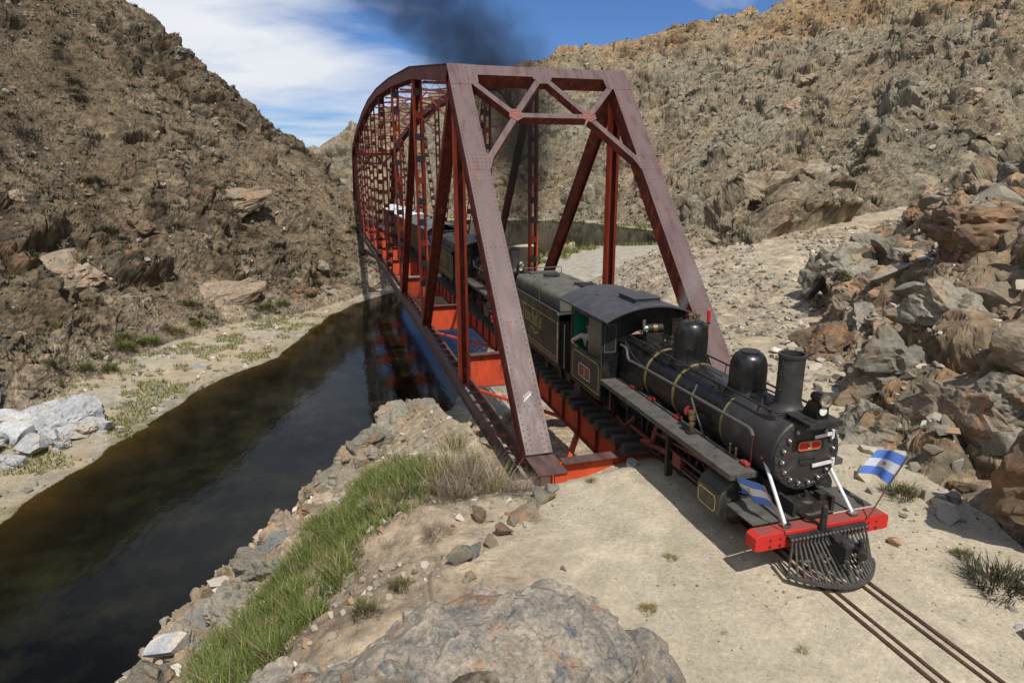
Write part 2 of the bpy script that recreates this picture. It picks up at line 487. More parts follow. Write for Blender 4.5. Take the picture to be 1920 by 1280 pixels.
def terrain(x, y, color=True):
    n_big = fbm(x / 9.0, y / 9.0, 3, 4)
    n_mid = fbm(x / 2.2, y / 2.2, 23, 4)
    n_sml = fbm(x / 0.5, y / 0.5, 43, 3)
    wx, wy = x + 1.1 * fbm(x / 4, y / 4, 101, 3), y + 1.1 * fbm(x / 4, y / 4, 102, 3)
    d_riv = poly_sd(wx * 0.6 + x * 0.4, wy * 0.6 + y * 0.4, RIVER)
    d_up = poly_sd(wx * .8 + x * .2, wy * .8 + y * .2, UPLAND)
    d_l = poly_sd(wx, wy, HILL_L); d_n = poly_sd(wx * .5 + x * .5, wy * .5 + y * .5, HILL_N)
    d_r = poly_sd(wx, wy, HILL_R); d_b = poly_sd(wx, wy, HILL_B); d_m = poly_sd(x, y, MOUND)
    rd = np.hypot(x - CAM_X, y - CAM_Y)
    ff = np.clip(1.45 - rd / 160.0, 0, 1); n_sml = n_sml * np.clip(1.4 - rd / 60, 0, 1)
    # upland shelf
    lft = sstep((8 - x) / 6.0)
    zup = -0.13 - lft * 2.9 * sstep((6.3 - d_up) / 6.3) - (1 - lft) * 1.2 * sstep((9 - d_up) / 9)
    zup = zup + sstep((x - 4) / 9) * 0.11 * np.clip(y - 12, 0, 60)
    slump = sstep((y + 1.1) / 1.1) * sstep((3.0 - y) / 2.5)
    zup = zup - slump * (0.30 * sstep((3.2 - np.abs(x + .3)) / 2) + 0.34 * sstep((-x - 0.5) / 1.9)) - 0.22 * sstep((-x - 1.5) / 2.0) * sstep((y + 4) / 3.0)
    dig = sstep((3.9 - np.abs(x)) / 0.9) * sstep((y - 0.22) / 0.25) * sstep((16 - y) / 3)
    zup = np.where(dig > 0, zup * (1 - dig) + dig * np.minimum(zup, -3.1 - 0.10 * y), zup)
    digm = dig
    crest_slope = 1.75 * lft + 0.62 * (1 - lft)
    rockside = sstep((0.6 - d_up) / 1.2)
    zup2 = zup + np.where(d_up < 0, crest_slope * d_up, 0)
    bed = np.where(d_riv > 0, WATER_Z - 0.22 * np.minimum(d_riv, 9), WATER_Z + 0.085 * np.clip(-d_riv, 0, 14) + 0.10 * fbm(x / 3, y / 3, 7, 3) * np.clip(-d_riv / 2, 0, 1))
    # low gravel island and weed beds upstream
    isl = np.exp(-(((x - 33) / 7.0) ** 2 + ((y - 117) / 3.2) ** 2)) * 1.0
    isl2 = np.exp(-(((x - 40) / 6.0) ** 2 + ((y - 106.5) / 1.6) ** 2)) * 0.9
    bed = bed + np.where(d_riv > 0, 2.3 * isl + 1.9 * isl2, 0)
    z = np.maximum(bed, zup2)
    onup = (zup2 > bed + 0.02)
    # hills
    neg = lambda d: 2.0 * np.minimum(d, 0)
    zl = -7.9 + neg(d_l) + 0.93 * np.clip(d_l, 0, 400) - 0.0006 * np.clip(d_l, 0, 90) ** 2 + 0.9 * n_big * np.clip(d_l / 8, 0, 1)
    zn = -0.35 + neg(d_n) + 0.95 * np.clip(d_n, 0, 5) + 0.66 * np.clip(d_n - 5, 0, 400) + 0.8 * n_big * np.clip(d_n / 3, 0, 1)
    rise_r = neg(d_r) + 0.80 * np.clip(d_r, 0, 14) + 0.74 * np.clip(d_r - 14, 0, 300)
    blend = sstep((y - 44) / 36.0)
    zr = (0.1) * (1 - blend) - 7.9 * blend + rise_r + 1.5 * n_big * np.clip(d_r / 8, 0, 1)
    zb = -8.0 + neg(d_b) + 0.72 * np.clip(d_b, 0, 500) - 0.0006 * np.clip(d_b, 0, 200) ** 2 + 1.5 * n_big * np.clip(d_b / 8, 0, 1)
    # the far skyline: crest height by bearing
    brg = np.degrees(np.arctan2(x + 7.2, y + 12.4))
    crest = 6.06 + np.interp(brg, CREST_A, CREST_E) * np.interp(brg, CREST_A, CREST_R)
    soft = lambda a, c: np.where(a < c - 4, a, c - 4 + 4 * (1 - np.exp(-(np.maximum(a, c - 4) - c + 4) / 4)))
    crest_l = 6.06 + np.interp(brg, CREST_LA, CREST_LE) * np.interp(brg, CREST_LA, CREST_LR)
    zl = np.where(d_l > 0, soft(zl, crest_l), zl)
    zr = np.where(d_r > 0, soft(zr, crest), zr); zb = np.where(d_b > 0, soft(zb, crest), zb)
    zm = -0.35 + neg(d_m) + 0.86 * np.clip(d_m, 0, 5.6) + 0.1 * np.clip(d_m - 5.6, 0, 60)
    rough = sstep((fbm(x / 14, y / 14, 61, 3) + 0.30) / 0.5)      # where crags stand out
    kl = np.clip(d_l / 2.5, 0, 1); kn = np.clip((d_n + 0.4) / 1.2, 0, 1); kr = np.clip(d_r / 3, 0, 1); km = np.clip((d_m + .2) / 1.0, 0, 1)
    zl = zl + kl * 0.25 * n_mid
    zn = zn + kn * 0.25 * n_mid
    zr = zr + kr * 0.3 * n_mid
    zm = zm + km * 0.10 * n_mid
    # small relief of the open ground
    sandm = np.clip((d_up - 1.0) / 3.0, 0, 1) * sstep((8.5 - np.abs(x - 2)) / 4)
    sandm = sandm * (1 - digm)
    z = z + np.where(onup, (1 - sandm) * (0.20 * n_mid * (1 - sandm)) + sandm * 0.025 * n_mid + 0.012 * n_sml, 0.02 * n_sml)
    edge = np.exp(-((d_up + 0.6) / 1.5) ** 2) * lft
    stack = np.stack([z, zl, zn, zr, zb, zm])
    which = np.argmax(stack, 0)
    zz = np.max(stack, 0)
    # the track bed beyond the bridge and on this side stays level
    tb = sstep((2.6 - np.abs(x)) / 0.9) * sstep((y - 91) / 2) * sstep((100 - y) / 4)
    zz = zz * (1 - tb) + tb * -0.35
    tw = sstep((1.25 - np.abs(x)) / 0.6) * sstep((-0.7 - y) / 1.2)
    zz = zz * (1 - tw) + tw * (-0.032 - 0.012 * sstep((np.abs(x) - 0.45) / 0.15) + .010 * n_mid)
    if not color:
        return zz
    info = {'which': which, 'd_riv': d_riv, 'd_up': d_up, 'd_l': d_l, 'd_n': d_n, 'd_r': d_r, 'sandm': sandm, 'onup': onup, 'rough': rough, 'edge': edge,
            'ff': ff, 'isl': isl, 'isl2': isl2, 'kl': kl, 'kn': kn, 'kr': kr, 'km': km, 'rd': rd, 'rocky': rough}
    return zz, None, info

BED_L, BED_R, BED_N = (.45, -.35, .82), (-.35, -.45, .82), (.30, .25, .92)
def relief(p, nrm, q):
    """push the smooth ground along its normal into broken rock; returns new points and the cell numbers used for colour"""
    n = len(p); disp = np.zeros(n); r2 = np.full(n, .5); r3 = np.full(n, .5); e2 = np.ones(n); e3 = np.ones(n)
    which, rough = q['which'], q['rough']
    def run(mask, s, amp, seed, bed, ff=1.0, **k):
        idx = np.where(mask)[0]
        if not len(idx): return idx, None, None
        h, r, e = cells3(p[idx], s, seed, bed=bed, **k)
        disp[idx] += (amp[idx] if hasattr(amp, '__len__') else amp) * h
        return idx, r, e
    def three(mask, k, sizes_, amps, seed, bed, fine, **kw):
        run(mask, sizes_[0], k * amps[0], seed, bed, **dict(kw, crack=.25))
        i, r, e = run(mask, sizes_[1], k * amps[1], seed + 100, bed, **kw)
        if r is not None: r2[i] = r; e2[i] = e
        i, r, e = run(mask & (fine > .03), sizes_[2], k * amps[2] * fine, seed + 200, bed, **dict(kw, crack=.4))
        if r is not None: r3[i] = r; e3[i] = e + (1 - fine[i])
    ff = q['ff']; one = np.ones(n)
    three(which == 1, q['kl'] * (.12 + 1.05 * rough), (7.5, 2.5, .9), (2.4, .95, .20), 1000, BED_L, ff, tilt=.8, soft=.30, thick=.70)
    three(which == 3, q['kr'] * (.14 + 1.0 * rough), (13., 4.6, 1.6), (4.6, 1.7, .38), 2000, BED_R, np.clip(ff * .3 + .7, 0, 1), tilt=.7, soft=.36, thick=.8)
    three(which == 2, q['kn'] * np.clip(1.5 - q['d_n'] / 26, .5, 1), (3.4, 1.5, .55), (1.15, .50, .13), 3000, BED_N, one, tilt=.6, soft=.26, thick=.9)
    three((which == 5), q['km'], (1.6, .7, .28), (.22, .09, .03), 4000, (0, .4, .9), one, tilt=.5, soft=.25, thick=.9)
    rest = (which == 0) & q['onup'] & (q['sandm'] < .95)
    three(rest, (1 - q['sandm']) * (.35 + 1.7 * q['edge']), (1.6, .7, .28), (.30, .15, .05), 5000, (.4, -.2, .85), one, tilt=.5, soft=.2, thick=.85)
    grain = RNG.uniform(-1, 1, n)
    disp += np.where(which > 0, .16 * fbm3(p / .9, 77, 3) * ff, 0)
    disp += grain * np.select([which == 1, which == 3, which == 2, which == 5], [.06, .15, .018, .008], np.where(q['onup'], .006 * (1 - q['sandm']) + .003, .012)) * np.clip(q['rd'] / 60, .45, 1.2)
    return p + nrm * disp[:, None], r2, r3, e2, e3, disp

def ground_color(p, q, r2_, r3_, e2, e3, disp, nrm):
    x, y, zz = p.T
    which, d_riv, d_up, d_l, d_n, d_r, sandm, onup, rough, isl, isl2, rd = (q[k] for k in ('which', 'd_riv', 'd_up', 'd_l', 'd_n', 'd_r', 'sandm', 'onup', 'rough', 'isl', 'isl2', 'rd'))
    # ---------------- rock, soil and sand colours, with crevice shade painted in
    def C(*c): return np.array(c)[None, :]
    def mixc(a, b, t): return a * (1 - t[:, None]) + b * t[:, None]
    n_c = fbm(x / 5, y / 5, 301, 4); n_d = fbm(x / 1.3, y / 1.3, 311, 4); n_e = fbm(x / 24, y / 24, 321, 3); n_f = fbm(x / 0.35, y / 0.35, 331, 2) * np.clip(1.4 - rd / 70, 0, 1)
    one = np.ones_like(x)
    rock = mixc(C(.205, .160, .112) * one[:, None], C(.300, .245, .175), sstep(0.5 + 1.3 * n_c))
    rock = mixc(rock, C(.200, .188, .145), sstep(2.2 * (r2_ - 0.62)))               # olive-grey blocks
    rock = mixc(rock, C(.330, .205, .125), 0.8 * sstep(3.5 * (r2_ * 0.5 + r3_ * 0.5 - 0.70)))   # orange-stained blocks
    rock = mixc(rock, C(.125, .112, .095), 0.75 * sstep(2.5 * (0.27 - r3_)))          # dark blocks
    rock = mixc(rock, C(.50, .455, .38), 0.85 * sstep((fbm(x / 3.0 + 0.4 * y, y / 9.0, 341, 4) - 0.36) / 0.12))  # pale veins
    rock = rock * (1 + 0.45 * n_d[:, None] + 0.25 * n_f[:, None])
    joint = 0.35 * np.exp(-(e2 / 0.06) ** 2) + 0.3 * np.exp(-(e3 / 0.09) ** 2)  # creases between blocks darkened: crevice shade put into the colour
    soil = mixc(C(.300, .238, .165) * one[:, None], C(.225, .172, .115), sstep(0.5 + 1.2 * n_d)) * (1 + 0.3 * n_f[:, None])
    scrub = sstep((fbm(x / 1.1, y / 1.1, 351, 3) - 0.22) / 0.15) * sstep(0.65 + 1.6 * n_e)
    steep = 1 - nrm[:, 2]
    rocky = sstep(-0.05 + 0.75 * rough + 1.0 * n_c + 1.1 * steep + .25 * np.clip(disp, -1, 1))
    hillc = mixc(soil, rock, rocky)
    hillc = mixc(hillc, C(.082, .075, .048), 0.7 * scrub)
    sand = mixc(C(.415, .360, .265) * one[:, None], C(.355, .305, .222), sstep(0.5 + 0.6 * n_c + 0.3 * n_d)) * (1 + 0.10 * n_f[:, None])
    grav = mixc(C(.36, .325, .26) * one[:, None], C(.27, .245, .195), sstep(0.5 + 1.4 * n_d + n_f))
    gnd = mixc(mixc(soil * 1.15, rock * 1.2, sstep(0.4 + 1.4 * n_d + (r3_ - .5))), sand, sandm)
    gnd = mixc(gnd, sand * 0.96, 0.75 * sstep((x - 8) / 4) * sstep(0.55 + n_c))        # the sandy gully
    low = grav.copy()
    wet = np.exp(-np.clip(-d_riv, 0, 9) / 1.6)
    low = mixc(low, C(.34, .28, .19), sstep(0.6 + 2 * n_c) * sstep((2 - x) / 6))                       # sandy bench under the left hill
    green = sstep((fbm(x / 6, y / 6, 361, 4) + 0.25 * wet - 0.02) / 0.22) * np.exp(-np.clip(-d_riv, 0, 99) / 5.0)
    green = np.maximum(green * sstep((-14.5 - x) / 4) * sstep((38 - y) / 6), green * sstep((y - 92) / 10))
    low = mixc(low, C(.150, .150, .045), 0.75 * green * sstep(0.6 + 1.5 * n_d))
    low = mixc(low, low * 0.6, 0.7 * np.exp(-np.clip(-d_riv, 0, 9) / 0.7))
    under = mixc(C(.105, .080, .042) * one[:, None], C(.050, .046, .022), sstep(0.5 + 1.2 * fbm(x / 2.6, y / 2.6, 371, 4)))
    low = np.where((d_riv > 0)[:, None], under, low)
    isl_m = np.clip(2.2 * (isl + isl2) - 0.8, 0, 1) * (d_riv > 0)
    low = mixc(low, mixc(C(.40, .37, .30) * one[:, None], C(.17, .19, .04), sstep(1.5 * n_d + 0.7 * isl2)), isl_m)
    col = np.where(onup[:, None], gnd, low)
    hl = hillc.copy()
    # desert varnish thickens up the slope, plus lens vignetting painted into the colour
    hl = hl * C(1.02, .97, .90) * ((0.66 - 0.22 * np.clip(d_l / 30, 0, 1)) * (1 + .45 * n_e + .30 * n_c))[:, None]
    talus = sstep((5 - d_l) / 4)
    hl = mixc(hl, rock * 1.15, 0.5 * talus)
    hr = mixc(hillc * 1.05, C(.36, .235, .125) * (1 + 0.35 * n_d[:, None]), 0.85 * sstep((zz - 40 - 0.05 * (y - 100) + 12 * n_c + 8 * n_e) / 12))   # ochre crown of the right hill
    hr = mixc(hr, C(.245, .235, .185) * (1 + 0.4 * n_d[:, None]), 0.55 * sstep(0.45 + 2 * n_e))
    scree = sstep((9 - d_r) / 5) * sstep(0.6 + n_c)
    hr = mixc(hr, mixc(C(.33, .275, .195) * one[:, None], C(.22, .18, .13), sstep(.5 + 1.5 * n_d)), 0.7 * scree)
    hr = hr * C(.76, .75, .71) * (1 + .45 * fbm(x / 22, y / 22, 441, 4))[:, None]
    hb = mixc(hillc * 1.25, C(.36, .30, .22) * one[:, None], 0.35 * one)
    hn = mixc(rock * C(1.10, 1.0, .88), C(.230, .205, .150) * (1 + 0.3 * n_d[:, None]), 0.4 * sstep(0.5 + 2 * n_c)); hn = mixc(hn, soil, 0.35 * sstep(1.5 * n_c - 0.1))
    hm = mixc(rock * 1.15, sand * 0.9, 0.35 * sstep(0.5 + 2 * n_d))
    for k, cl in ((1, hl), (2, hn), (3, hr), (4, hb), (5, hm)):
        col = np.where((which == k)[:, None], cl, col)
    spk = perlin(x / 1.6, y / 1.6, 412) * .6 + perlin(x / .55, y / .55, 411) * np.clip(1.3 - rd / 70, 0, 1) * .4
    col = col * np.exp(np.where(which > 0, .25, .08 + .10 * (1 - sandm)) * spk)[:, None]
    hilly = (which > 0) & (which != 0)
    col = col * (1 - np.where(hilly, joint, 0.0)[:, None])
    stony = np.where(which > 0, np.where(which == 2, .75, 1.0), np.where(onup, .12 + .75 * (1 - sandm), .30))
    return np.concatenate([np.clip(col, 0.01, 0.85), stony[:, None]], 1)

# ------------------------------------------------------------------ ground sheet, finer near the viewer
def ground_material():
    m, nt, b = new_mat('ground_rock_and_sand')
    N, L = nt.nodes, nt.links
    at = N.new('ShaderNodeAttribute'); at.attribute_name = 'albedo'
    ge = N.new('ShaderNodeNewGeometry')
    def noise(sc, det, ro=0.6):
        n = N.new('ShaderNodeTexNoise'); n.inputs['Scale'].default_value = sc; n.inputs['Detail'].default_value = det; n.inputs['Roughness'].default_value = ro
        L.new(ge.outputs['Position'], n.inputs['Vector']); return n.outputs['Fac']
    def rng(src, a, c, lo, hi):
        r = N.new('ShaderNodeMapRange'); r.inputs['From Min'].default_value = a; r.inputs['From Max'].default_value = c
        r.inputs['To Min'].default_value = lo; r.inputs['To Max'].default_value = hi
        L.new(src, r.inputs['Value']); return r.outputs[0]
    def mul(a, bb):
        k = N.new('ShaderNodeMath'); k.operation = 'MULTIPLY'; L.new(a, k.inputs[0]); L.new(bb, k.inputs[1]); return k.outputs[0]
    f = mul(rng(noise(1.7, 9, 0.68), 0.3, 0.7, 0.80, 1.20), rng(noise(14, 5, 0.7), 0.3, 0.7, 0.74, 1.26))
    # stony ground: coarse grain in three dimensions, so that it never smears on steep faces
    g1 = rng(noise(2.6, 11, 0.78), .34, .66, .42, 1.58); g2 = rng(noise(.8, 6, .7), .36, .64, .72, 1.28)
    hillf = mul(g1, g2)
    fm = N.new('ShaderNodeMix'); L.new(at.outputs['Alpha'], fm.inputs[0]); L.new(f, fm.inputs[2]); L.new(hillf, fm.inputs[3]); f = fm.outputs[0]
    vo = N.new('ShaderNodeTexVoronoi'); vo.inputs['Scale'].default_value = 19.0
    L.new(ge.outputs['Position'], vo.inputs['Vector'])
    peb = N.new('ShaderNodeSeparateColor'); L.new(vo.outputs['Color'], peb.inputs[0])
    pm = rng(peb.outputs[0], 0.90, 0.96, 0, 1)
    pd = rng(vo.outputs['Distance'], 0.22, 0.34, 1, 0)
    pfac = mul(pm, pd)
    pv = rng(peb.outputs[1], 0, 1, 0.55, 1.5)
    mixf = N.new('ShaderNodeMix'); L.new(pfac, mixf.inputs[0]); L.new(f, mixf.inputs[2]); L.new(pv, mixf.inputs[3])
    vm = N.new('ShaderNodeVectorMath'); vm.operation = 'SCALE'
    L.new(at.outputs['Color'], vm.inputs[0]); L.new(mixf.outputs[0], vm.inputs['Scale'])
    L.new(vm.outputs[0], b.inputs['Base Color'])
    b.inputs['Roughness'].default_value = 0.92
    b.inputs['Specular IOR Level'].default_value = 0.15
    bp = N.new('ShaderNodeBump'); bp.inputs['Strength'].default_value = 0.55; bp.inputs['Distance'].default_value = 0.05
    hsum = N.new('ShaderNodeMath'); hsum.operation = 'ADD'
    hb = N.new('ShaderNodeMath'); hb.operation = 'MULTIPLY_ADD'; L.new(noise(2.6, 11, .78), hb.inputs[0]); L.new(mul(at.outputs['Alpha'], rng(at.outputs['Alpha'], 0, 1, 2.0, 5.0)), hb.inputs[1]); L.new(noise(6, 8, 0.7), hb.inputs[2])
    L.new(hb.outputs[0], hsum.inputs[0]); L.new(mul(pfac, rng(peb.outputs[1], 0, 1, 0.3, 0.5)), hsum.inputs[1])
    L.new(hsum.outputs[0], bp.inputs['Height']); L.new(bp.outputs[0], b.inputs['Normal'])
    return m
M_GROUND = ground_material()

def grid_mesh(name, X, Y, mat_):
    nr, na = X.shape
    x, y = X.ravel(), Y.ravel()
    z = np.concatenate([terrain(x[k:k + 200000], y[k:k + 200000], False) for k in range(0, len(x), 200000)])
    P = np.stack([X, Y, z.reshape(X.shape)], -1)
    nrm = np.cross(np.gradient(P, axis=1), np.gradient(P, axis=0))
    nrm /= np.linalg.norm(nrm, axis=-1, keepdims=True) + 1e-9
    nrm = np.where(nrm[..., 2:3] < 0, -nrm, nrm)
    # soften the normals so that blocks are pushed out of the slope as a whole
    for _ in range(3):
        nrm[1:-1, 1:-1] = (nrm[1:-1, 1:-1] * 2 + nrm[:-2, 1:-1] + nrm[2:, 1:-1] + nrm[1:-1, :-2] + nrm[1:-1, 2:]) / 6
    nrm /= np.linalg.norm(nrm, axis=-1, keepdims=True)
    P, nrm = P.reshape(-1, 3), nrm.reshape(-1, 3)
    cs = []
    for k in range(0, len(x), 200000):
        sl = slice(k, k + 200000)
        _z, _c, q = terrain(x[sl], y[sl])
        p2, r2, r3, e2, e3, dsp = relief(P[sl], nrm[sl], q)
        cs.append(ground_color(p2, q, r2, r3, e2, e3, dsp, nrm[sl]))
        P[sl] = p2
    c = np.concatenate(cs)
    i = np.arange((nr - 1) * (na - 1)); r, a = i // (na - 1), i % (na - 1)
    q = np.stack([r * na + a, (r + 1) * na + a, (r + 1) * na + a + 1, r * na + a + 1], 1).astype(np.int32)
    me = bpy.data.meshes.new(name)
    me.vertices.add(len(x)); me.vertices.foreach_set('co', P.astype(np.float32).ravel())
    me.loops.add(q.size); me.loops.foreach_set('vertex_index', q.ravel())
    me.polygons.add(len(q)); me.polygons.foreach_set('loop_start', np.arange(0, q.size, 4, dtype=np.int32))
    me.update(calc_edges=True)
    at = me.color_attributes.new('albedo', 'FLOAT_COLOR', 'POINT')
    at.data.foreach_set('color', c.astype(np.float32).ravel())
    me.materials.append(mat_)
    me.validate()
    me.shade_flat()
    o = bpy.data.objects.new(name, me); COL.objects.link(o)
    return o, None

_k = GRID if 'GRID' in globals() else 1.0
_az = np.radians(np.linspace(-30.0, 60.0, int(900 * _k)))
_rr = np.concatenate([np.geomspace(a, b, int(n * _k), endpoint=False) for a, b, n in ((1.2, 9, 100), (9, 30, 310), (30, 50, 110), (50, 122, 370), (122, 205, 210), (205, 330, 200), (330, 640, 20))])
_RR, _AA = np.meshgrid(_rr, _az, indexing='ij')
ground, GZ = grid_mesh('ground', CAM[0] + _RR * np.sin(_AA), CAM[1] + _RR * np.cos(_AA), M_GROUND)
tag(ground, kind='structure')
# the rest of the land round about, coarser
_az2 = np.radians(np.linspace(60.0, 330.0, 180))
_rr2 = np.geomspace(1.2, _rr[-1], 120)
_RR, _AA = np.meshgrid(_rr2, _az2, indexing='ij')
hills, _ = grid_mesh('hills', CAM[0] + _RR * np.sin(_AA), CAM[1] + _RR * np.cos(_AA), M_GROUND)
tag(hills, kind='structure')

from mathutils.bvhtree import BVHTree
bpy.context.view_layer.update()
_bvh = BVHTree.FromObject(ground, bpy.context.evaluated_depsgraph_get())
def ground_zs(xs, ys):
    """height of the finished ground under points"""
    z0 = terrain(np.asarray(xs, float), np.asarray(ys, float), False)
    out = np.empty(len(z0)); dn = Vector((0, 0, -1))
    for i, (x, y, z) in enumerate(zip(xs, ys, z0)):
        h = _bvh.ray_cast(Vector((x, y, z + 6.0)), dn, 14.0)
        out[i] = h[0].z if h[0] is not None else z
    return out
def ground_z(x, y): return float(ground_zs([x], [y])[0])

# ------------------------------------------------------------------ water
def water_material():
    m, nt, b = new_mat('river_water')
    N, L = nt.nodes, nt.links
    out = [n for n in N if n.type == 'OUTPUT_MATERIAL'][0]
    at = N.new('ShaderNodeAttribute'); at.attribute_name = 'depth'
    ge = N.new('ShaderNodeNewGeometry')
    b.inputs['Roughness'].default_value = 0.6
    n = N.new('ShaderNodeTexNoise'); n.inputs['Scale'].default_value = 0.35; n.inputs['Detail'].default_value = 7; n.inputs['Roughness'].default_value = 0.65
    L.new(ge.outputs['Position'], n.inputs['Vector'])
    cr = N.new('ShaderNodeValToRGB')
    cr.color_ramp.elements[0].position = 0.45; cr.color_ramp.elements[0].color = (.0045, .0048, .0030, 1)
    cr.color_ramp.elements[1].position = 0.72; cr.color_ramp.elements[1].color = (.019, .018, .008, 1)
    L.new(n.outputs['Fac'], cr.inputs['Fac'])
    df = N.new('ShaderNodeBsdfDiffuse'); L.new(cr.outputs['Color'], df.inputs['Color'])
    tr = N.new('ShaderNodeBsdfTransparent'); tr.inputs['Color'].default_value = (.72, .62, .42, 1)
    mx_ = N.new('ShaderNodeMixShader'); L.new(at.outputs['Fac'], mx_.inputs['Fac']); L.new(tr.outputs[0], mx_.inputs[1]); L.new(df.outputs[0], mx_.inputs[2])
    gl = N.new('ShaderNodeBsdfGlossy'); gl.inputs['Roughness'].default_value = 0.07; gl.inputs['Color'].default_value = (.92, .95, 1, 1)
    fr0 = N.new('ShaderNodeFresnel'); fr0.inputs['IOR'].default_value = 1.33
    fr = N.new('ShaderNodeMath'); fr.operation = 'MULTIPLY'; fr.inputs[1].default_value = 0.60; L.new(fr0.outputs[0], fr.inputs[0])   # mirror scaled down evenly
    mp_ = N.new('ShaderNodeMapping'); mp_.inputs['Scale'].default_value = (1.0, 0.45, 1.0); mp_.inputs['Rotation'].default_value = (0, 0, math.radians(-18))
    L.new(ge.outputs['Position'], mp_.inputs['Vector'])
    nb = N.new('ShaderNodeTexNoise'); nb.inputs['Scale'].default_value = 2.2; nb.inputs['Detail'].default_value = 4
    L.new(mp_.outputs[0], nb.inputs['Vector'])
    bp = N.new('ShaderNodeBump'); bp.inputs['Strength'].default_value = 0.09; bp.inputs['Distance'].default_value = 0.10
    L.new(nb.outputs['Fac'], bp.inputs['Height']); L.new(bp.outputs[0], gl.inputs['Normal']); L.new(bp.outputs[0], fr0.inputs['Normal'])
    m2 = N.new('ShaderNodeMixShader'); L.new(fr.outputs[0], m2.inputs['Fac']); L.new(mx_.outputs[0], m2.inputs[1]); L.new(gl.outputs[0], m2.inputs[2])
    L.new(m2.outputs[0], out.inputs['Surface'])
    N.remove(b)
    return m
_gx, _gy = np.linspace(-70, 130, 260), np.linspace(-60, 330, 420)
_X, _Y = np.meshgrid(_gx, _gy)
_zt = terrain(_X.ravel(), _Y.ravel(), False)
_dep = np.clip((WATER_Z - _zt) / 1.0, 0, 1) ** 0.7
_na = len(_gx)
_wv = np.stack([_X.ravel(), _Y.ravel(), np.full(_X.size, WATER_Z)], 1)
_i = np.arange((len(_gy) - 1) * (_na - 1)); _r_, _a_ = _i // (_na - 1), _i % (_na - 1)
_q = np.stack([_r_ * _na + _a_, _r_ * _na + _a_ + 1, (_r_ + 1) * _na + _a_ + 1, (_r_ + 1) * _na + _a_], 1)
_keep = (_dep[_q].max(1) > 0)
_q = _q[_keep]
_u, _inv = np.unique(_q.ravel(), return_inverse=True)
_me = bpy.data.meshes.new('river')
_me.from_pydata([tuple(p) for p in _wv[_u]], [], [tuple(f) for f in _inv.reshape(-1, 4)])
_at = _me.attributes.new('depth', 'FLOAT', 'POINT'); _at.data.foreach_set('value', _dep[_u].astype(np.float32))
_me.materials.append(water_material())
river = bpy.data.objects.new('river', _me); COL.objects.link(river)
tag(river, kind='structure')
# ------------------------------------------------------------------ paints
M_WEATHERED = mat('weathered_red_oxide', (.075, .035, .031), (.104, .066, .062), 2.0, 0.42, 0.66, bump=0.16, bscale=30, lo=.38, hi=.60, cc=(.155, .055, .032), cscale=2.6, clo=0.55, chi=0.70, stretch=(2.2, .7, 0.45), spec=0.6)
M_OXIDE = mat('dark_red_oxide', (.200, .034, .020), (.085, .020, .014), 2.2, 0.6, 0.75, bump=0.15, bscale=30, cc=(.42, .070, .022), cscale=3.5, clo=0.53, chi=0.68, stretch=(1.5, 1.5, 0.7))
M_ORANGE = mat('bright_orange_primer', (.62, .080, .022), (.42, .050, .018), 1.8, 0.6, 0.7, bump=0.1, bscale=30, cc=(.11, .026, .016), cscale=3.2, clo=0.60, chi=0.70, stretch=(1.5, 1.5, 0.6))
M_RIVET = mat('dark_rivet_heads', (.060, .022, .020), (.085, .035, .030), 4, 0.5)
M_RAIL = mat('rusty_rail', (.060, .030, .018), (.11, .055, .032), 6, 0.5, 0.7, metal=0.3, bump=0.15)
M_TIE = mat('old_sleeper_timber', (.040, .034, .028), (.10, .088, .072), 5, 0.85, bump=0.4, bscale=25, stretch=(0.5, 5, 5))
M_SCRATCH = mat('scratched_white_marks', (.62, .58, .56), None, 3, 0.7)

PNL, NPN, HW = 9.268, 10, 2.808           # panel length, panels, half the truss spacing
PSW = 0.667                               # width of end posts and top chords
Z0 = -0.92
UZ = [Z0, 9.56, 10.85, 11.62, 12.15, 12.35, 12.15, 11.62, 10.85, 9.56, Z0]
TEY = 0.0

bridge = empty('truss_bridge', (0, 0, -1.3))
tag(bridge, 'rust red riveted steel truss bridge with curved top chords crossing the dark river', 'bridge')

class Frame:
    """local frame along a member: s along, a across (x), n outward normal"""
    def __init__(f, p0, p1):
        f.p0, f.p1 = Vector(p0), Vector(p1)
        f.d = (f.p1 - f.p0); f.L = f.d.length; f.d.normalize()
        f.a = Vector((1, 0, 0))
        f.n = f.a.cross(f.d)
        if f.n.z < 0: f.n = -f.n
    def P(f, s, a=0, n=0): return f.p0 + f.d * s + f.a * a + f.n * n
def fbox(mb, F, s0, s1, a0, a1, n0, n1):
    vs = [F.P(s, a, n) for s in (s0, s1) for a in (a0, a1) for n in (n0, n1)]
    fs = [(0, 1, 3, 2), (4, 6, 7, 5), (0, 4, 5, 1), (2, 3, 7, 6), (0, 2, 6, 4), (1, 5, 7, 3)]
    # keep faces outward whatever the handedness of the frame
    if F.d.cross(F.a).dot(F.n) < 0: fs = [tuple(reversed(q)) for q in fs]
    return mb.add(vs, fs)

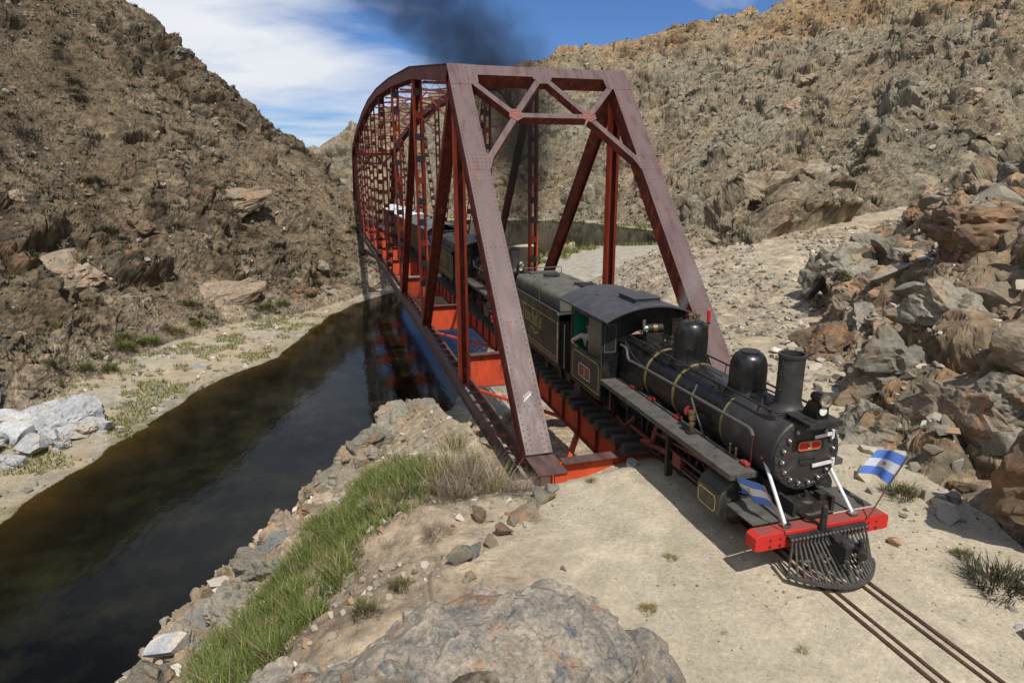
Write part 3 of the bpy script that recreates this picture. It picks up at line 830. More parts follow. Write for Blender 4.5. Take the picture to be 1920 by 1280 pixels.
def chord_member(name, p0, p1, ends=(0, 0), rivets=False, label=None):
    """cover plate on top (weathered), two side webs, lacing below"""
    F = Frame(p0, p1)
    L0, L1 = -ends[0], F.L + ends[1]
    m = MB(); fbox(m, F, L0, L1, -PSW / 2, PSW / 2, -0.02, 0.0)
    o = m.build(name, M_WEATHERED, bridge, smooth=False)
    w = MB()
    for s in (-1, 1):
        fbox(w, F, L0, L1, s * 0.262 - 0.011, s * 0.262 + 0.011, -0.53, -0.0205)
        fbox(w, F, L0 + .01, L1 - .01, s * 0.262 + (0.0115 if s > 0 else -0.07), s * 0.262 + (0.07 if s > 0 else -0.0115), -0.545, -0.53)
        fbox(w, F, L0 + .01, L1 - .01, s * 0.262 + (0.0115 if s > 0 else -0.06), s * 0.262 + (0.06 if s > 0 else -0.0115), -0.032, -0.021)
    w.build('web_plate', M_OXIDE, o, smooth=False)
    l = MB()
    k, sd = 0.3, 1
    while k < F.L - 0.5:
        l.bar(F.P(k, -0.25 * sd, -0.54), F.P(k + 0.5, 0.25 * sd, -0.54), 0.06, 0.012, up=F.n); k += 0.5; sd = -sd
    lo = l.build('lacing_bar', M_OXIDE, o, smooth=False); tag(lo, kind='stuff')
    if rivets:
        r = MB()
        s = 0.12
        while s < F.L - 0.05:
            for e in (-1, 1): r.dome(F.P(s, e * (PSW / 2 - 0.065), 0), F.n, 0.021)
            s += 0.16
        ss = 1.2
        while ss < F.L - 1:
            for a in (-0.13, 0, 0.13): r.dome(F.P(ss, a, 0), F.n, 0.021)
            ss += 2.35
        for a in (-0.16, 0.16):
            for q in range(5): r.dome(F.P(0.1 + q * 0.13, a, 0), F.n, 0.021)
        ro = r.build('rivets', M_RIVET, o, angle=60); tag(ro, kind='stuff')
    return o, F

posts = {}
for side in (-1, 1):
    for far in (0, 1):
        ya, yb = (0, PNL) if not far else (NPN * PNL, (NPN - 1) * PNL)
        p0 = Vector((side * HW, ya, Z0)); p1 = Vector((side * HW, yb, UZ[1]))
        d = (p1 - p0).normalized()
        p0s = p0 + d * (0.062 * (p1 - p0).length)
        o, F = chord_member('end_post', p0s, p1, (0, 0.0), rivets=not far)
        posts[(side, far)] = (o, F)

# portal frame: plates and braces in the plane of the end posts
def portal(far):
    ya, yb = (0, PNL) if not far else (NPN * PNL, (NPN - 1) * PNL)
    F = Frame((0, ya, Z0), (0, yb, UZ[1]))
    T = F.L
    por = []
    def plate(name, poly, n0, n1, matl, rows):
        m = MB()
        k = len(poly)
        vs = [F.P(s * T, a, n0) for a, s in poly] + [F.P(s * T, a, n1) for a, s in poly]
        fs = [tuple(range(k)), tuple(reversed(range(k, 2 * k)))] + [(i, k + i, k + (i + 1) % k, (i + 1) % k) for i in range(k)]
        A = (vs[1] - vs[0]).cross(vs[2] - vs[0])
        if A.dot(F.n) * (n0 - n1) < 0: fs = [tuple(reversed(q)) for q in fs]
        m.add(vs, fs)
        o = m.build(name, matl, bridge, smooth=False)
        if rows and not far:
            r = MB()
            for a, s in rows: r.dome(F.P(s * T, a, max(n0, n1)), F.n, 0.021)
            tag(r.build('rivets', M_RIVET, o, angle=60), kind='stuff')
        return o
    def brace(a0, s0, a1, s1, w=0.19, dep=0.26, matl=M_WEATHERED, name='portal_brace'):
        A, B = F.P(s0 * T, a0, -0.01), F.P(s1 * T, a1, -0.01)
        m = MB(); m.bar(A, B, w, 0.02, up=F.n)
        o = m.build(name, matl, bridge, smooth=False)
        q = MB()
        D = (B - A).normalized(); X = D.cross(F.n).normalized()
        q.bar(A + X * (w / 2 - 0.012) - F.n * (dep / 2 + .011), B + X * (w / 2 - 0.012) - F.n * (dep / 2 + .011), 0.018, dep, up=F.n)
        q.bar(A - X * (w / 2 - 0.012) - F.n * (dep / 2 + .011), B - X * (w / 2 - 0.012) - F.n * (dep / 2 + .011), 0.018, dep, up=F.n)
        q.build('brace_web', M_OXIDE, o, smooth=False)
        return o
    e = 0.009
    hx = HW - PSW / 2
    for sd in (-1, 1):
        rows = [(sd * (HW - 0.26 + 0.13 * i), 0.938 + 0.0095 * j + (0.004 if i % 2 else 0)) for i in range(5) for j in range(6)] + [(sd * (hx - 0.14), 0.948 + 0.011 * j) for j in range(4)]
        plate('gusset_plate', [(sd * (HW + PSW / 2 - .004), 0.9335), (sd * (HW + PSW / 2 - .004), 0.9985), (sd * (hx - 0.30), 0.9985), (sd * (hx - 0.26), 0.94), (sd * (hx - 0.1), 0.9335)], 0.001, e, M_WEATHERED, rows)
        rows = [(sd * (HW - 0.26 + 0.13 * i), 0.690 + 0.0105 * j) for i in range(5) for j in range(4)] + [(sd * (hx - .06), 0.700 + 0.010 * j) for j in range(2)]
        plate('gusset_plate', [(sd * (HW + PSW / 2 - .004), 0.682), (sd * (HW + PSW / 2 - .004), 0.727), (sd * (hx + .02), 0.727), (sd * (hx - 0.2), 0.716), (sd * (hx - 0.02), 0.682)], 0.001, e, M_WEATHERED, rows)
    A_, B_ = (-1.24, 0.842), (1.24, 0.842)
    m = MB(); fbox(m, F, 0.966 * T, 0.998 * T, -hx + 0.28, hx - 0.28, -0.02, 0.0)
    st = m.build('portal_strut', M_WEATHERED, bridge, smooth=False)
    m = MB(); fbox(m, F, 0.967 * T, 0.969 * T, -hx, hx, -0.5, -0.021); fbox(m, F, 0.995 * T, 0.997 * T, -hx, hx, -0.5, -0.021)
    fbox(m, F, 0.967 * T, 0.997 * T, -hx, hx, -0.52, -0.501)
    m.build('strut_web', M_OXIDE, st, smooth=False)
    plate('gusset_plate', [(-0.36, 0.998), (0.36, 0.998), (0.34, 0.963), (0.18, 0.944), (-0.18, 0.944), (-0.34, 0.963)], 0.001, e, M_WEATHERED,
          [(-0.25 + 0.125 * i, 0.955 + 0.009 * j) for i in range(5) for j in range(5)])
    for c in (A_, B_):
        sg = -1 if c[0] < 0 else 1
        plate('gusset_plate', [(c[0] - 0.24, c[1] - 0.008), (c[0] - 0.17, c[1] + 0.016), (c[0] + 0.17, c[1] + 0.016), (c[0] + 0.24, c[1] - 0.008), (c[0], c[1] - 0.020)], 0.011, 0.019, M_OXIDE if far else mat_gus,
              [(c[0] - 0.14 + 0.07 * i, c[1] - 0.008 + 0.0075 * j) for i in range(5) for j in range(3)])
    brace(-hx + 0.12, 0.938, A_[0] - .05, A_[1] + 0.004); brace(hx - 0.12, 0.938, B_[0] + .05, B_[1] + 0.004)
    brace(-0.2, 0.95, A_[0] + .05, A_[1] + 0.006); brace(0.2, 0.95, B_[0] - .05, B_[1] + 0.006)
    brace(A_[0] + .1, A_[1] - 0.001, B_[0] - .1, B_[1] - 0.001)
    brace(A_[0] - .03, A_[1] - 0.006, -hx + 0.05, 0.712); brace(B_[0] + .03, B_[1] - 0.006, hx - 0.05, 0.712)
mat_gus = mat('flaking_red_gusset', (.20, .060, .042), (.11, .048, .042), 5.0, 0.6, bump=0.15, cc=(.32, .075, .032), cscale=7, clo=.5, chi=.66)
portal(0); portal(1)

# scratched marks on the left near post
F = posts[(-1, 0)][1]
m = MB()
for k in range(5):
    s_ = 1.32 + 0.035 * k
    m.bar(F.P(s_, -0.11 + 0.045 * k, 0.003), F.P(s_ + 0.11, -0.06 + 0.045 * k, 0.003), 0.016, 0.004, up=F.n)
    if k < 4: m.bar(F.P(s_ + 0.12, -0.10 + 0.05 * k, 0.003), F.P(s_ + 0.17, -0.075 + 0.05 * k, 0.003), 0.014, 0.004, up=F.n)
m.build('scratched_mark', M_SCRATCH, posts[(-1, 0)][0], smooth=False)

for side in (-1, 1):
    x = side * HW
    # top chord, panel by panel
    for n in range(1, NPN - 1):
        chord_member('top_chord', (x, n * PNL, UZ[n]), (x, (n + 1) * PNL, UZ[n + 1]), (0.0, 0.0))
    # bottom chord: two built-up webs with angles
    for n in range(NPN):
        m = MB()
        y0, y1 = n * PNL - (0.35 if n == 0 else 0), (n + 1) * PNL + (0.35 if n == NPN - 1 else 0)
        for s in (-1, 1):
            xx = x + s * 0.20
            m.span(xx - 0.012, xx + 0.012, y0, y1, -1.60, -1.14)
            m.span(xx + (0.0125 if s > 0 else -0.085), xx + (0.085 if s > 0 else -0.0125), y0, y1, -1.615, -1.60)
            m.span(xx + (0.0125 if s > 0 else -0.075), xx + (0.075 if s > 0 else -0.0125), y0, y1, -1.155, -1.142)
        b = m.build('bottom_chord', M_OXIDE if side > 0 else M_WEATHERED, bridge, smooth=False)
        m = MB(); y = y0 + 0.4
        while y < y1:
            m.span(x - 0.187, x + 0.187, y - 0.12, y + 0.12, -1.135, -1.125); y += 0.95
        tag(m.build('tie_plate', M_OXIDE, b, smooth=False), kind='stuff')
        if n < 3 and side < 0:
            m = MB(); y = y0 + 0.1
            while y < y1:
                m.dome((x - 0.212, y, -1.565), (-1, 0, 0), 0.02); m.dome((x - 0.212, y + 0.07, -1.19), (-1, 0, 0), 0.02); y += 0.15
            tag(m.build('rivets', M_RIVET, b, angle=60), kind='stuff')
    # bearing shoe
    for yy in (0, NPN * PNL):
        m = MB(); m.span(x - 0.45, x + 0.45, yy - 0.45, yy + 0.45, -1.82, -1.62); m.span(x - 0.30, x - 0.26, yy - 0.3, yy + 0.3, -1.62, -0.75); m.span(x + 0.26, x + 0.30, yy - 0.3, yy + 0.3, -1.62, -0.75)
        m.span(x - 0.345, x + 0.345, yy - 0.42, yy + 0.55, -0.335, -0.31) if yy == 0 else None
        m.span(x - 0.30, x - .06, yy - 0.40, yy - 0.385, -1.6, -0.34) if yy == 0 else None
        m.build('bearing_shoe', M_WEATHERED, bridge, smooth=False)
        if yy == 0:
            m = MB(); m.span(x + .05, x + .34, -.37, -.355, -1.5, -.342); m.span(x - .02, x + .01, -.42, -.30, -1.5, -.342); m.build('shoe_stiffener', M_ORANGE, bridge, smooth=False)
    # verticals: two channels laced with batten plates
    for n in range(1, NPN):
        hang = n in (1, NPN - 1)
        zt = UZ[n] - 0.15
        w_, dp = (0.20, 0.17) if not hang else (0.17, 0.15)
        parts_ = []
        for s in (-1, 1):
            m = MB()
            y = n * PNL
            xx = x + s * w_
            m.span(xx - 0.01, xx + 0.01, y - dp, y + dp, -1.5, zt)
            for e in (-1, 1):
                m.span(xx + (0.011 if s < 0 else -0.085), xx + (0.085 if s < 0 else -0.011), y + e * dp - (0.012 if e > 0 else 0), y + e * dp + (0 if e > 0 else 0.012), -1.49, zt)
            parts_.append(m.build('vertical_channel', M_ORANGE if n < 4 else M_OXIDE, bridge, smooth=False))
            if n == 1 and side < 0 and s < 0:
                r = MB(); z = -1.0
                while z < 9: r.dome((xx + 0.05, y - dp, z), (0, -1, 0), 0.018); z += 0.17
                tag(r.build('rivets', M_ORANGE, parts_[-1], angle=60), kind='stuff')
        if hang:
            m = MB(); m.span(x - w_ + .03, x + w_ - .03, n * PNL + 0.02, n * PNL + 0.04, -1.4, zt)
            m.build('web_plate', M_OXIDE, parts_[0], smooth=False)
        zz_ = -0.2; k = 0
        joined = MB()
        while zz_ < zt - 0.6 and not hang:
            for e in (-1, 1):
                mm = MB() if n in (2, 3) else joined
                mm.span(x - w_ - 0.006, x + w_ + 0.006, n * PNL + e * (dp + 0.008) - 0.006, n * PNL + e * (dp + 0.008) + 0.006, zz_, zz_ + 0.30)
                if n in (2, 3): mm.build('batten_plate', M_WEATHERED if e < 0 and k % 3 else M_ORANGE, parts_[0], smooth=False)
            zz_ += 0.98; k += 1
        if joined.v: tag(joined.build('batten_plate', M_OXIDE, parts_[0], smooth=False), kind='stuff')
    # diagonals fall towards midspan
    dg = [(1, 2), (2, 3), (3, 4), (4, 5), (9, 8), (8, 7), (7, 6), (6, 5)]
    for a, b in dg:
        p0 = Vector((x, a * PNL, UZ[a] - 0.35)); p1 = Vector((x, b * PNL, -1.25))
        big = a in (1, 9)
        wd = 0.21 if big else 0.17
        sec = None
        for s in (-1, 1):
            m = MB(); m.bar(p0 + Vector((s * wd, 0, 0)), p1 + Vector((s * wd, 0, 0)), 0.022, 0.30 if big else 0.24, up=(0, 1, 0.8))
            mo = m.build('diagonal_web', M_OXIDE, bridge, smooth=False); sec = sec or mo
        m = MB()
        if big or a == 2:
            m.bar(p0, p1, wd * 2 - 0.03, 0.02, up=(0, 1, 0.8))
        else:
            L_ = (p1 - p0).length; k = 0.5
            d_ = (p1 - p0).normalized()
            while k < L_ - 0.5:
                m.bar(p0 + d_ * k, p0 + d_ * (k + 0.3), wd * 2 - 0.03, 0.2, up=(0, 1, 0.8)); k += 1.0
        tag(m.build('diagonal_plate', M_OXIDE, sec, smooth=False), kind='stuff')

# overhead struts and laterals
for n in range(2, NPN - 1):
    z = UZ[n] - 0.12
    m = MB()
    for dz_ in (0, -0.42): m.bar((-HW + .3, n * PNL, z + dz_ - .1), (HW - .3, n * PNL, z + dz_ - .1), 0.14, 0.09)
    k = -HW + 0.35; sd = 1
    while k < HW - 0.7:
        m.bar((k, n * PNL, z - 0.1 - (0.42 if sd > 0 else 0)), (k + 0.42, n * PNL, z - 0.1 - (0 if sd > 0 else 0.42)), 0.05, 0.02); k += 0.42; sd = -sd
    s_ = m.build('overhead_strut', M_OXIDE, bridge, smooth=False)
    for sd in (-1, 1):
        m = MB(); m.bar((sd * (HW - 0.3), n * PNL, z - 2.3), (sd * (HW - 1.9), n * PNL, z - 0.6), 0.1, 0.1); m.build('knee_brace', M_OXIDE, s_, smooth=False)
for n in range(1, NPN - 1):
    for sd in (-1, 1):
        m = MB(); m.bar((sd * (HW - .25), n * PNL, UZ[n] - 0.3), (-sd * (HW - .25), (n + 1) * PNL, UZ[n + 1] - 0.3), 0.10, 0.08)
        m.build('lateral_brace', M_OXIDE, bridge, smooth=False)
    for sd in (-1, 1):
        m = MB(); m.bar((sd * (HW - .25), n * PNL, -1.45), (-sd * (HW - .25), (n + 1) * PNL, -1.46 - .1 * (sd > 0)), 0.12, 0.08)
        m.build('lower_lateral_brace', M_ORANGE, bridge, smooth=False)
for sd in (-1, 1):
    m = MB(); m.bar((sd * (HW - .25), 0.2, -1.40), (-sd * (HW - .25), PNL, -1.41 - .1 * (sd > 0)), 0.12, 0.08); m.build('lower_lateral_brace', M_ORANGE, bridge, smooth=False)

# floor beams and stringers
for n in range(NPN + 1):
    y = n * PNL
    hwb = HW - (0.25 if n not in (0, NPN) else 0.0)
    zt, zb_ = (-0.24, -1.48)
    m = MB(); m.span(-hwb + (0 if n else .3), hwb - (0 if n else .3), y - 0.012, y + 0.012, zb_, zt - 0.02)
    fb = m.build('floor_beam', M_ORANGE, bridge, smooth=False)
    m = MB(); m.span(-hwb + (0 if n else .345), hwb - (0 if n else .345), y - 0.17, y + 0.17, zt - 0.02, zt); m.span(-hwb, hwb, y - 0.15, y + 0.15, zb_ - 0.02, zb_)
    m.build('beam_flange', M_WEATHERED, fb, smooth=False)
    if n < 4:
        r = MB(); k = -hwb + 0.4
        while k < hwb - .3:
            r.dome((k, y - 0.012, zb_ + 0.06), (0, -1, 0), 0.02); r.dome((k, y - 0.012, zt - 0.07), (0, -1, 0), 0.02); k += 0.14
        for z in np.arange(zb_ + .1, zt - .05, 0.12):
            r.dome((-1.75, y - 0.012, z), (0, -1, 0), 0.02); r.dome((-hwb + .45, y - 0.012, z), (0, -1, 0), 0.02)
        tag(r.build('rivets', M_ORANGE, fb, angle=60), kind='stuff')
for sd in (-1, 1):
    for n in range(NPN):
        m = MB(); xs = sd * 0.66
        y0, y1 = n * PNL + 0.02, (n + 1) * PNL - 0.02
        m.span(xs - 0.011, xs + 0.011, y0, y1, -1.12, -0.345)
        st = m.build('stringer', M_ORANGE, bridge, smooth=False)
        m = MB(); m.span(xs - 0.13, xs + 0.13, y0, y1, -0.345, -0.325); m.span(xs - 0.13, xs + 0.13, y0, y1, -1.14, -1.12)
        k = y0 + 0.75
        while k < y1: m.span(xs - 0.10, xs - 0.0115, k - 0.011, k + 0.011, -1.119, -0.346); m.span(xs + .0115, xs + .10, k - 0.011, k + 0.011, -1.119, -0.346); k += 1.25
        m.build('stringer_flange', M_OXIDE, st, smooth=False)

# ------------------------------------------------------------------ track
track = empty('railway_track', (0, -8, -0.1))
tag(track, 'narrow gauge railway track with rusty rails and inner guard rails half buried in sand', 'railway track')
def rail(name, x, y0, y1, h=0.095, w=0.058):
    m = MB()
    prof = [(-.045, -h), (.045, -h), (.045, -h + .012), (.01, -h + .025), (.01, -.03), (w / 2, -.022), (w / 2, -.004), (w / 2 - .006, 0), (-w / 2 + .006, 0), (-w / 2, -.004), (-w / 2, -.022), (-.01, -.03), (-.01, -h + .025), (-.045, -h + .012)]
    m.prism([(x + a, b) for a, b in prof], 'y', y0, y1)
    return m.build(name, M_RAIL, track, smooth=False)
for sd in (-1, 1):
    rail('rail', sd * 0.404, -45, 130)
    rail('guard_rail', sd * 0.245, -45, NPN * PNL + 6, 0.095, 0.05)
random.seed(3)
y = 0.16; tie_me = None
tie_var = []
for k in range(3):
    m = MB(); m.box((0, 0, 0), (1.78 + 0.05 * k, 0.225, 0.215))
    tie_var.append(m)
while y < NPN * PNL:
    if abs((y / PNL) - round(y / PNL)) * PNL > 0.0:
        k = random.randrange(3)
        if tie_me is None: tie_me = {}
        if k not in tie_me:
            o = tie_var[k].build('sleeper', M_TIE, None, smooth=False, bevel=0.012)
            tie_me[k] = o
            o.parent = track
        else:
            o = tie_me[k].copy(); COL.objects.link(o); o.parent = track
        o.location = Vector((random.uniform(-.05, .05), y + random.uniform(-.02, .02), -0.2125)) - track.location
        o.rotation_euler = (0, 0, random.uniform(-.02, .02))
    y += 0.50
# ------------------------------------------------------------------ train paints
M_BLACK = mat('gloss_black_enamel', (.0065, .0065, .007), (.013, .012, .012), 5, 0.22, 0.40, bump=0.03, bscale=18, spec=0.5, cc=(.045, .040, .034), cscale=2.6, clo=.57, chi=.75)
M_SMOKEBOX = mat('graphite_smokebox_paint', (.038, .034, .033), (.024, .022, .022), 3, 0.48, 0.62, bump=0.06, cc=(.085, .070, .060), cscale=4, clo=.55, chi=.75)
M_CHASSIS = mat('oily_black_steel', (.012, .011, .010), (.030, .025, .020), 7, 0.45, 0.75, bump=0.15, bscale=20)
M_DECK = mat('dusty_steel_plate', (.105, .096, .082), (.055, .050, .044), 4, 0.6, 0.8, bump=0.1, cc=(.03, .027, .024), cscale=5, clo=.58, chi=.68)
M_CABSIDE = mat('dusty_black_green_sheet', (.050, .047, .036), (.034, .032, .026), 2.5, 0.38, 0.55, bump=0.04, cc=(.075, .068, .050), cscale=2.0, clo=.52, chi=.72)
M_ROOF = mat('blue_black_roof', (.040, .040, .050), (.060, .059, .066), 3, 0.55, 0.7, bump=0.08, cc=(.085, .08, .075), cscale=6, clo=.62, chi=.72)
M_TOP = mat('dusty_tender_top', (.120, .112, .092), (.075, .070, .058), 2.4, 0.7, 0.85, bump=0.15, cc=(.030, .028, .024), cscale=2.6, clo=.56, chi=.64)
M_BRASS = mat('dull_brass', (.40, .30, .15), (.30, .22, .11), 14, 0.3, 0.5, metal=.9)
M_STEEL = mat('bright_steel', (.60, .60, .58), (.45, .45, .44), 12, 0.2, 0.4, metal=1.0)
M_WHITEROD = mat('silver_white_paint', (.72, .72, .70), (.55, .55, .53), 12, 0.35, 0.5)
M_GOLD = mat('gold_lining_paint', (.62, .50, .17), (.52, .40, .12), 9, 0.5)
M_BAND = mat('tarnished_boiler_band', (.34, .27, .10), (.22, .17, .06), 6, 0.42, 0.6, metal=0.4)
M_OILBOX = mat('faded_red_oil_box', (.33, .030, .030), (.25, .035, .032), 14, 0.55, 0.7, cc=(.12, .03, .025), cscale=20, clo=.58, chi=.7)
M_PILOT = mat('dark_pilot_steel', (.045, .042, .040), (.075, .070, .064), 9, 0.5, 0.7, bump=.1)
M_RED = mat('red_enamel', (.52, .018, .014), (.43, .016, .014), 5, 0.35, 0.5, cc=(.58, .12, .08), cscale=9, clo=.66, chi=.74)
M_BEAM = mat('red_buffer_beam_paint', (.58, .020, .012), (.47, .018, .012), 4, 0.55, 0.75, bump=0.2, cc=(.20, .045, .035), cscale=9, clo=.57, chi=.66)
M_BEAMTOP = mat('worn_dusty_red_top', (.25, .052, .042), (.19, .055, .045), 7, 0.65, 0.8, bump=0.1, cc=(.40, .03, .022), cscale=4, clo=.55, chi=.68)
M_PLATE = mat('faded_red_plate', (.26, .060, .052), (.20, .050, .045), 9, 0.5)
M_GREEN = mat('green_cab_paint', (.012, .17, .085), (.010, .13, .07), 4, 0.5)
M_PIPE = mat('grey_lagged_pipe', (.085, .08, .075), (.055, .052, .05), 9, 0.5, 0.7)
M_REDROD = mat('red_oxide_motion', (.16, .030, .022), (.09, .022, .018), 6, 0.5, 0.7)
M_LENS = mat('lamp_glass', (.75, .78, .80), None, 3, 0.05, metal=0.9)
M_ENAMELW = mat('white_enamel', (.80, .80, .78), None, 3, 0.25)
def glass_mat():
    m, nt, b = new_mat('dusty_cab_glass')
    b.inputs['Base Color'].default_value = (.030, .030, .026, 1); b.inputs['Roughness'].default_value = 0.15
    b.inputs['Alpha'].default_value = 0.75
    return m
M_GLASS = glass_mat()

def lining(m, pts, w, x, nx=-1, closed=True):
    """flat painted line on a side sheet at x: pts in (y, z)"""
    n = len(pts)
    for i in range(n if closed else n - 1):
        a, b = pts[i], pts[(i + 1) % n]
        m.bar((x, a[0], a[1]), (x, b[0], b[1]), w, 0.003, up=(1, 0, 0))
    return m

# broad-nib lettering, drawn on a unit box; strokes of (u, v)
GLYPH = {
 'L': ([[(.05, 1), (.12, 1.02), (.14, .1), (.1, .02), (.5, .02), (.56, .12)]], .62),
 'a': ([[(.08, .5), (.25, .62), (.4, .55), (.4, .1), (.48, 0)], [(.4, .38), (.15, .36), (.06, .18), (.14, .02), (.3, .04), (.4, .16)]], .56),
 'T': ([[(.0, .88), (.08, 1.0), (.62, 1.0), (.66, .92)], [(.33, 1.0), (.33, .06), (.28, 0), (.42, 0)]], .62),
 'r': ([[(.05, .6), (.13, .62), (.13, 0)], [(.13, .45), (.25, .6), (.36, .6), (.38, .52)]], .42),
 'o': ([[(.25, .62), (.08, .5), (.07, .15), (.24, 0), (.42, .12), (.43, .48), (.25, .62)]], .52),
 'c': ([[(.40, .52), (.26, .62), (.09, .5), (.08, .14), (.24, 0), (.40, .08)]], .46),
 'h': ([[(.05, 1.0), (.13, 1.03), (.13, 0)], [(.13, .45), (.27, .61), (.4, .52), (.4, .08), (.46, 0)]], .53),
 'i': ([[(.05, .6), (.12, .62), (.12, .06), (.18, 0)], [(.12, .82), (.13, .85)]], .26),
 't': ([[(.13, .9), (.13, .1), (.22, 0), (.3, .04)], [(.0, .6), (.3, .62)]], .36),
}
def lettering(m, text, y0, z0, h, x, nib=0.05):
    """text read from the left side of the train: letters advance towards -y"""
    pen = 0.0
    a = math.radians(35); nu, nv = nib * math.cos(a), nib * math.sin(a)
    for ch in text:
        if ch == ' ': pen += .34; continue
        strokes, w = GLYPH[ch]
        for st in strokes:
            for (u0, v0), (u1, v1) in zip(st[:-1], st[1:]):
                q = [(u0 - nu, v0 - nv), (u0 + nu, v0 + nv), (u1 + nu, v1 + nv), (u1 - nu, v1 - nv)]
                q2 = [(pen + u, v) for u, v in q]
                vs = [(x, y0 - u * h, z0 + v * h) for u, v in q2]
                A = (Vector(vs[1]) - Vector(vs[0])).cross(Vector(vs[2]) - Vector(vs[0]))
                m.add(vs, [(0, 1, 2, 3) if A.x < 0 else (3, 2, 1, 0)])
        pen += w + .05
    return m
def ribbon(m, pts, w, P):
    """flat stroke through pts; P maps (u, v) to space"""
    for (u0, v0), (u1, v1) in zip(pts[:-1], pts[1:]):
        L_ = math.hypot(u1 - u0, v1 - v0) or 1
        nx, ny = -(v1 - v0) / L_ * w / 2, (u1 - u0) / L_ * w / 2
        m.add([P(u0 - nx, v0 - ny), P(u1 - nx, v1 - ny), P(u1 + nx, v1 + ny), P(u0 + nx, v0 + ny)], [(0, 1, 2, 3)])
THREE = [(.1, .85), (.3, .98), (.55, .95), (.66, .8), (.55, .6), (.33, .54), (.58, .5), (.70, .3), (.58, .08), (.3, .02), (.08, .16)]

def wheel(m, x, y, r, w=0.10, spokes=10):
    m.lathe([(r - .06, -w / 2), (r + .02, -w / 2), (r + .02, -w / 2 + .025), (r, -w / 2 + .03), (r, w / 2), (r - .07, w / 2), (r - .07, -w / 2)] if x < 0 else
            [(r - .07, w / 2), (r - .07, -w / 2), (r, -w / 2), (r, w / 2 - .03), (r + .02, w / 2 - .025), (r + .02, w / 2), (r - .06, w / 2)], (x, y, r), 'x', 24)
    m.lathe([(0, -w / 2 - .02), (.10, -w / 2 - .02), (.10, w / 2 + .02), (0, w / 2 + .02)], (x, y, r), 'x', 12)
    for k in range(spokes):
        q = 2 * PI * k / spokes
        m.bar((x, y + .08 * math.cos(q), r + .08 * math.sin(q)), (x, y + (r - .06) * math.cos(q), r + (r - .06) * math.sin(q)), 0.045, 0.04, up=(1, 0, 0))

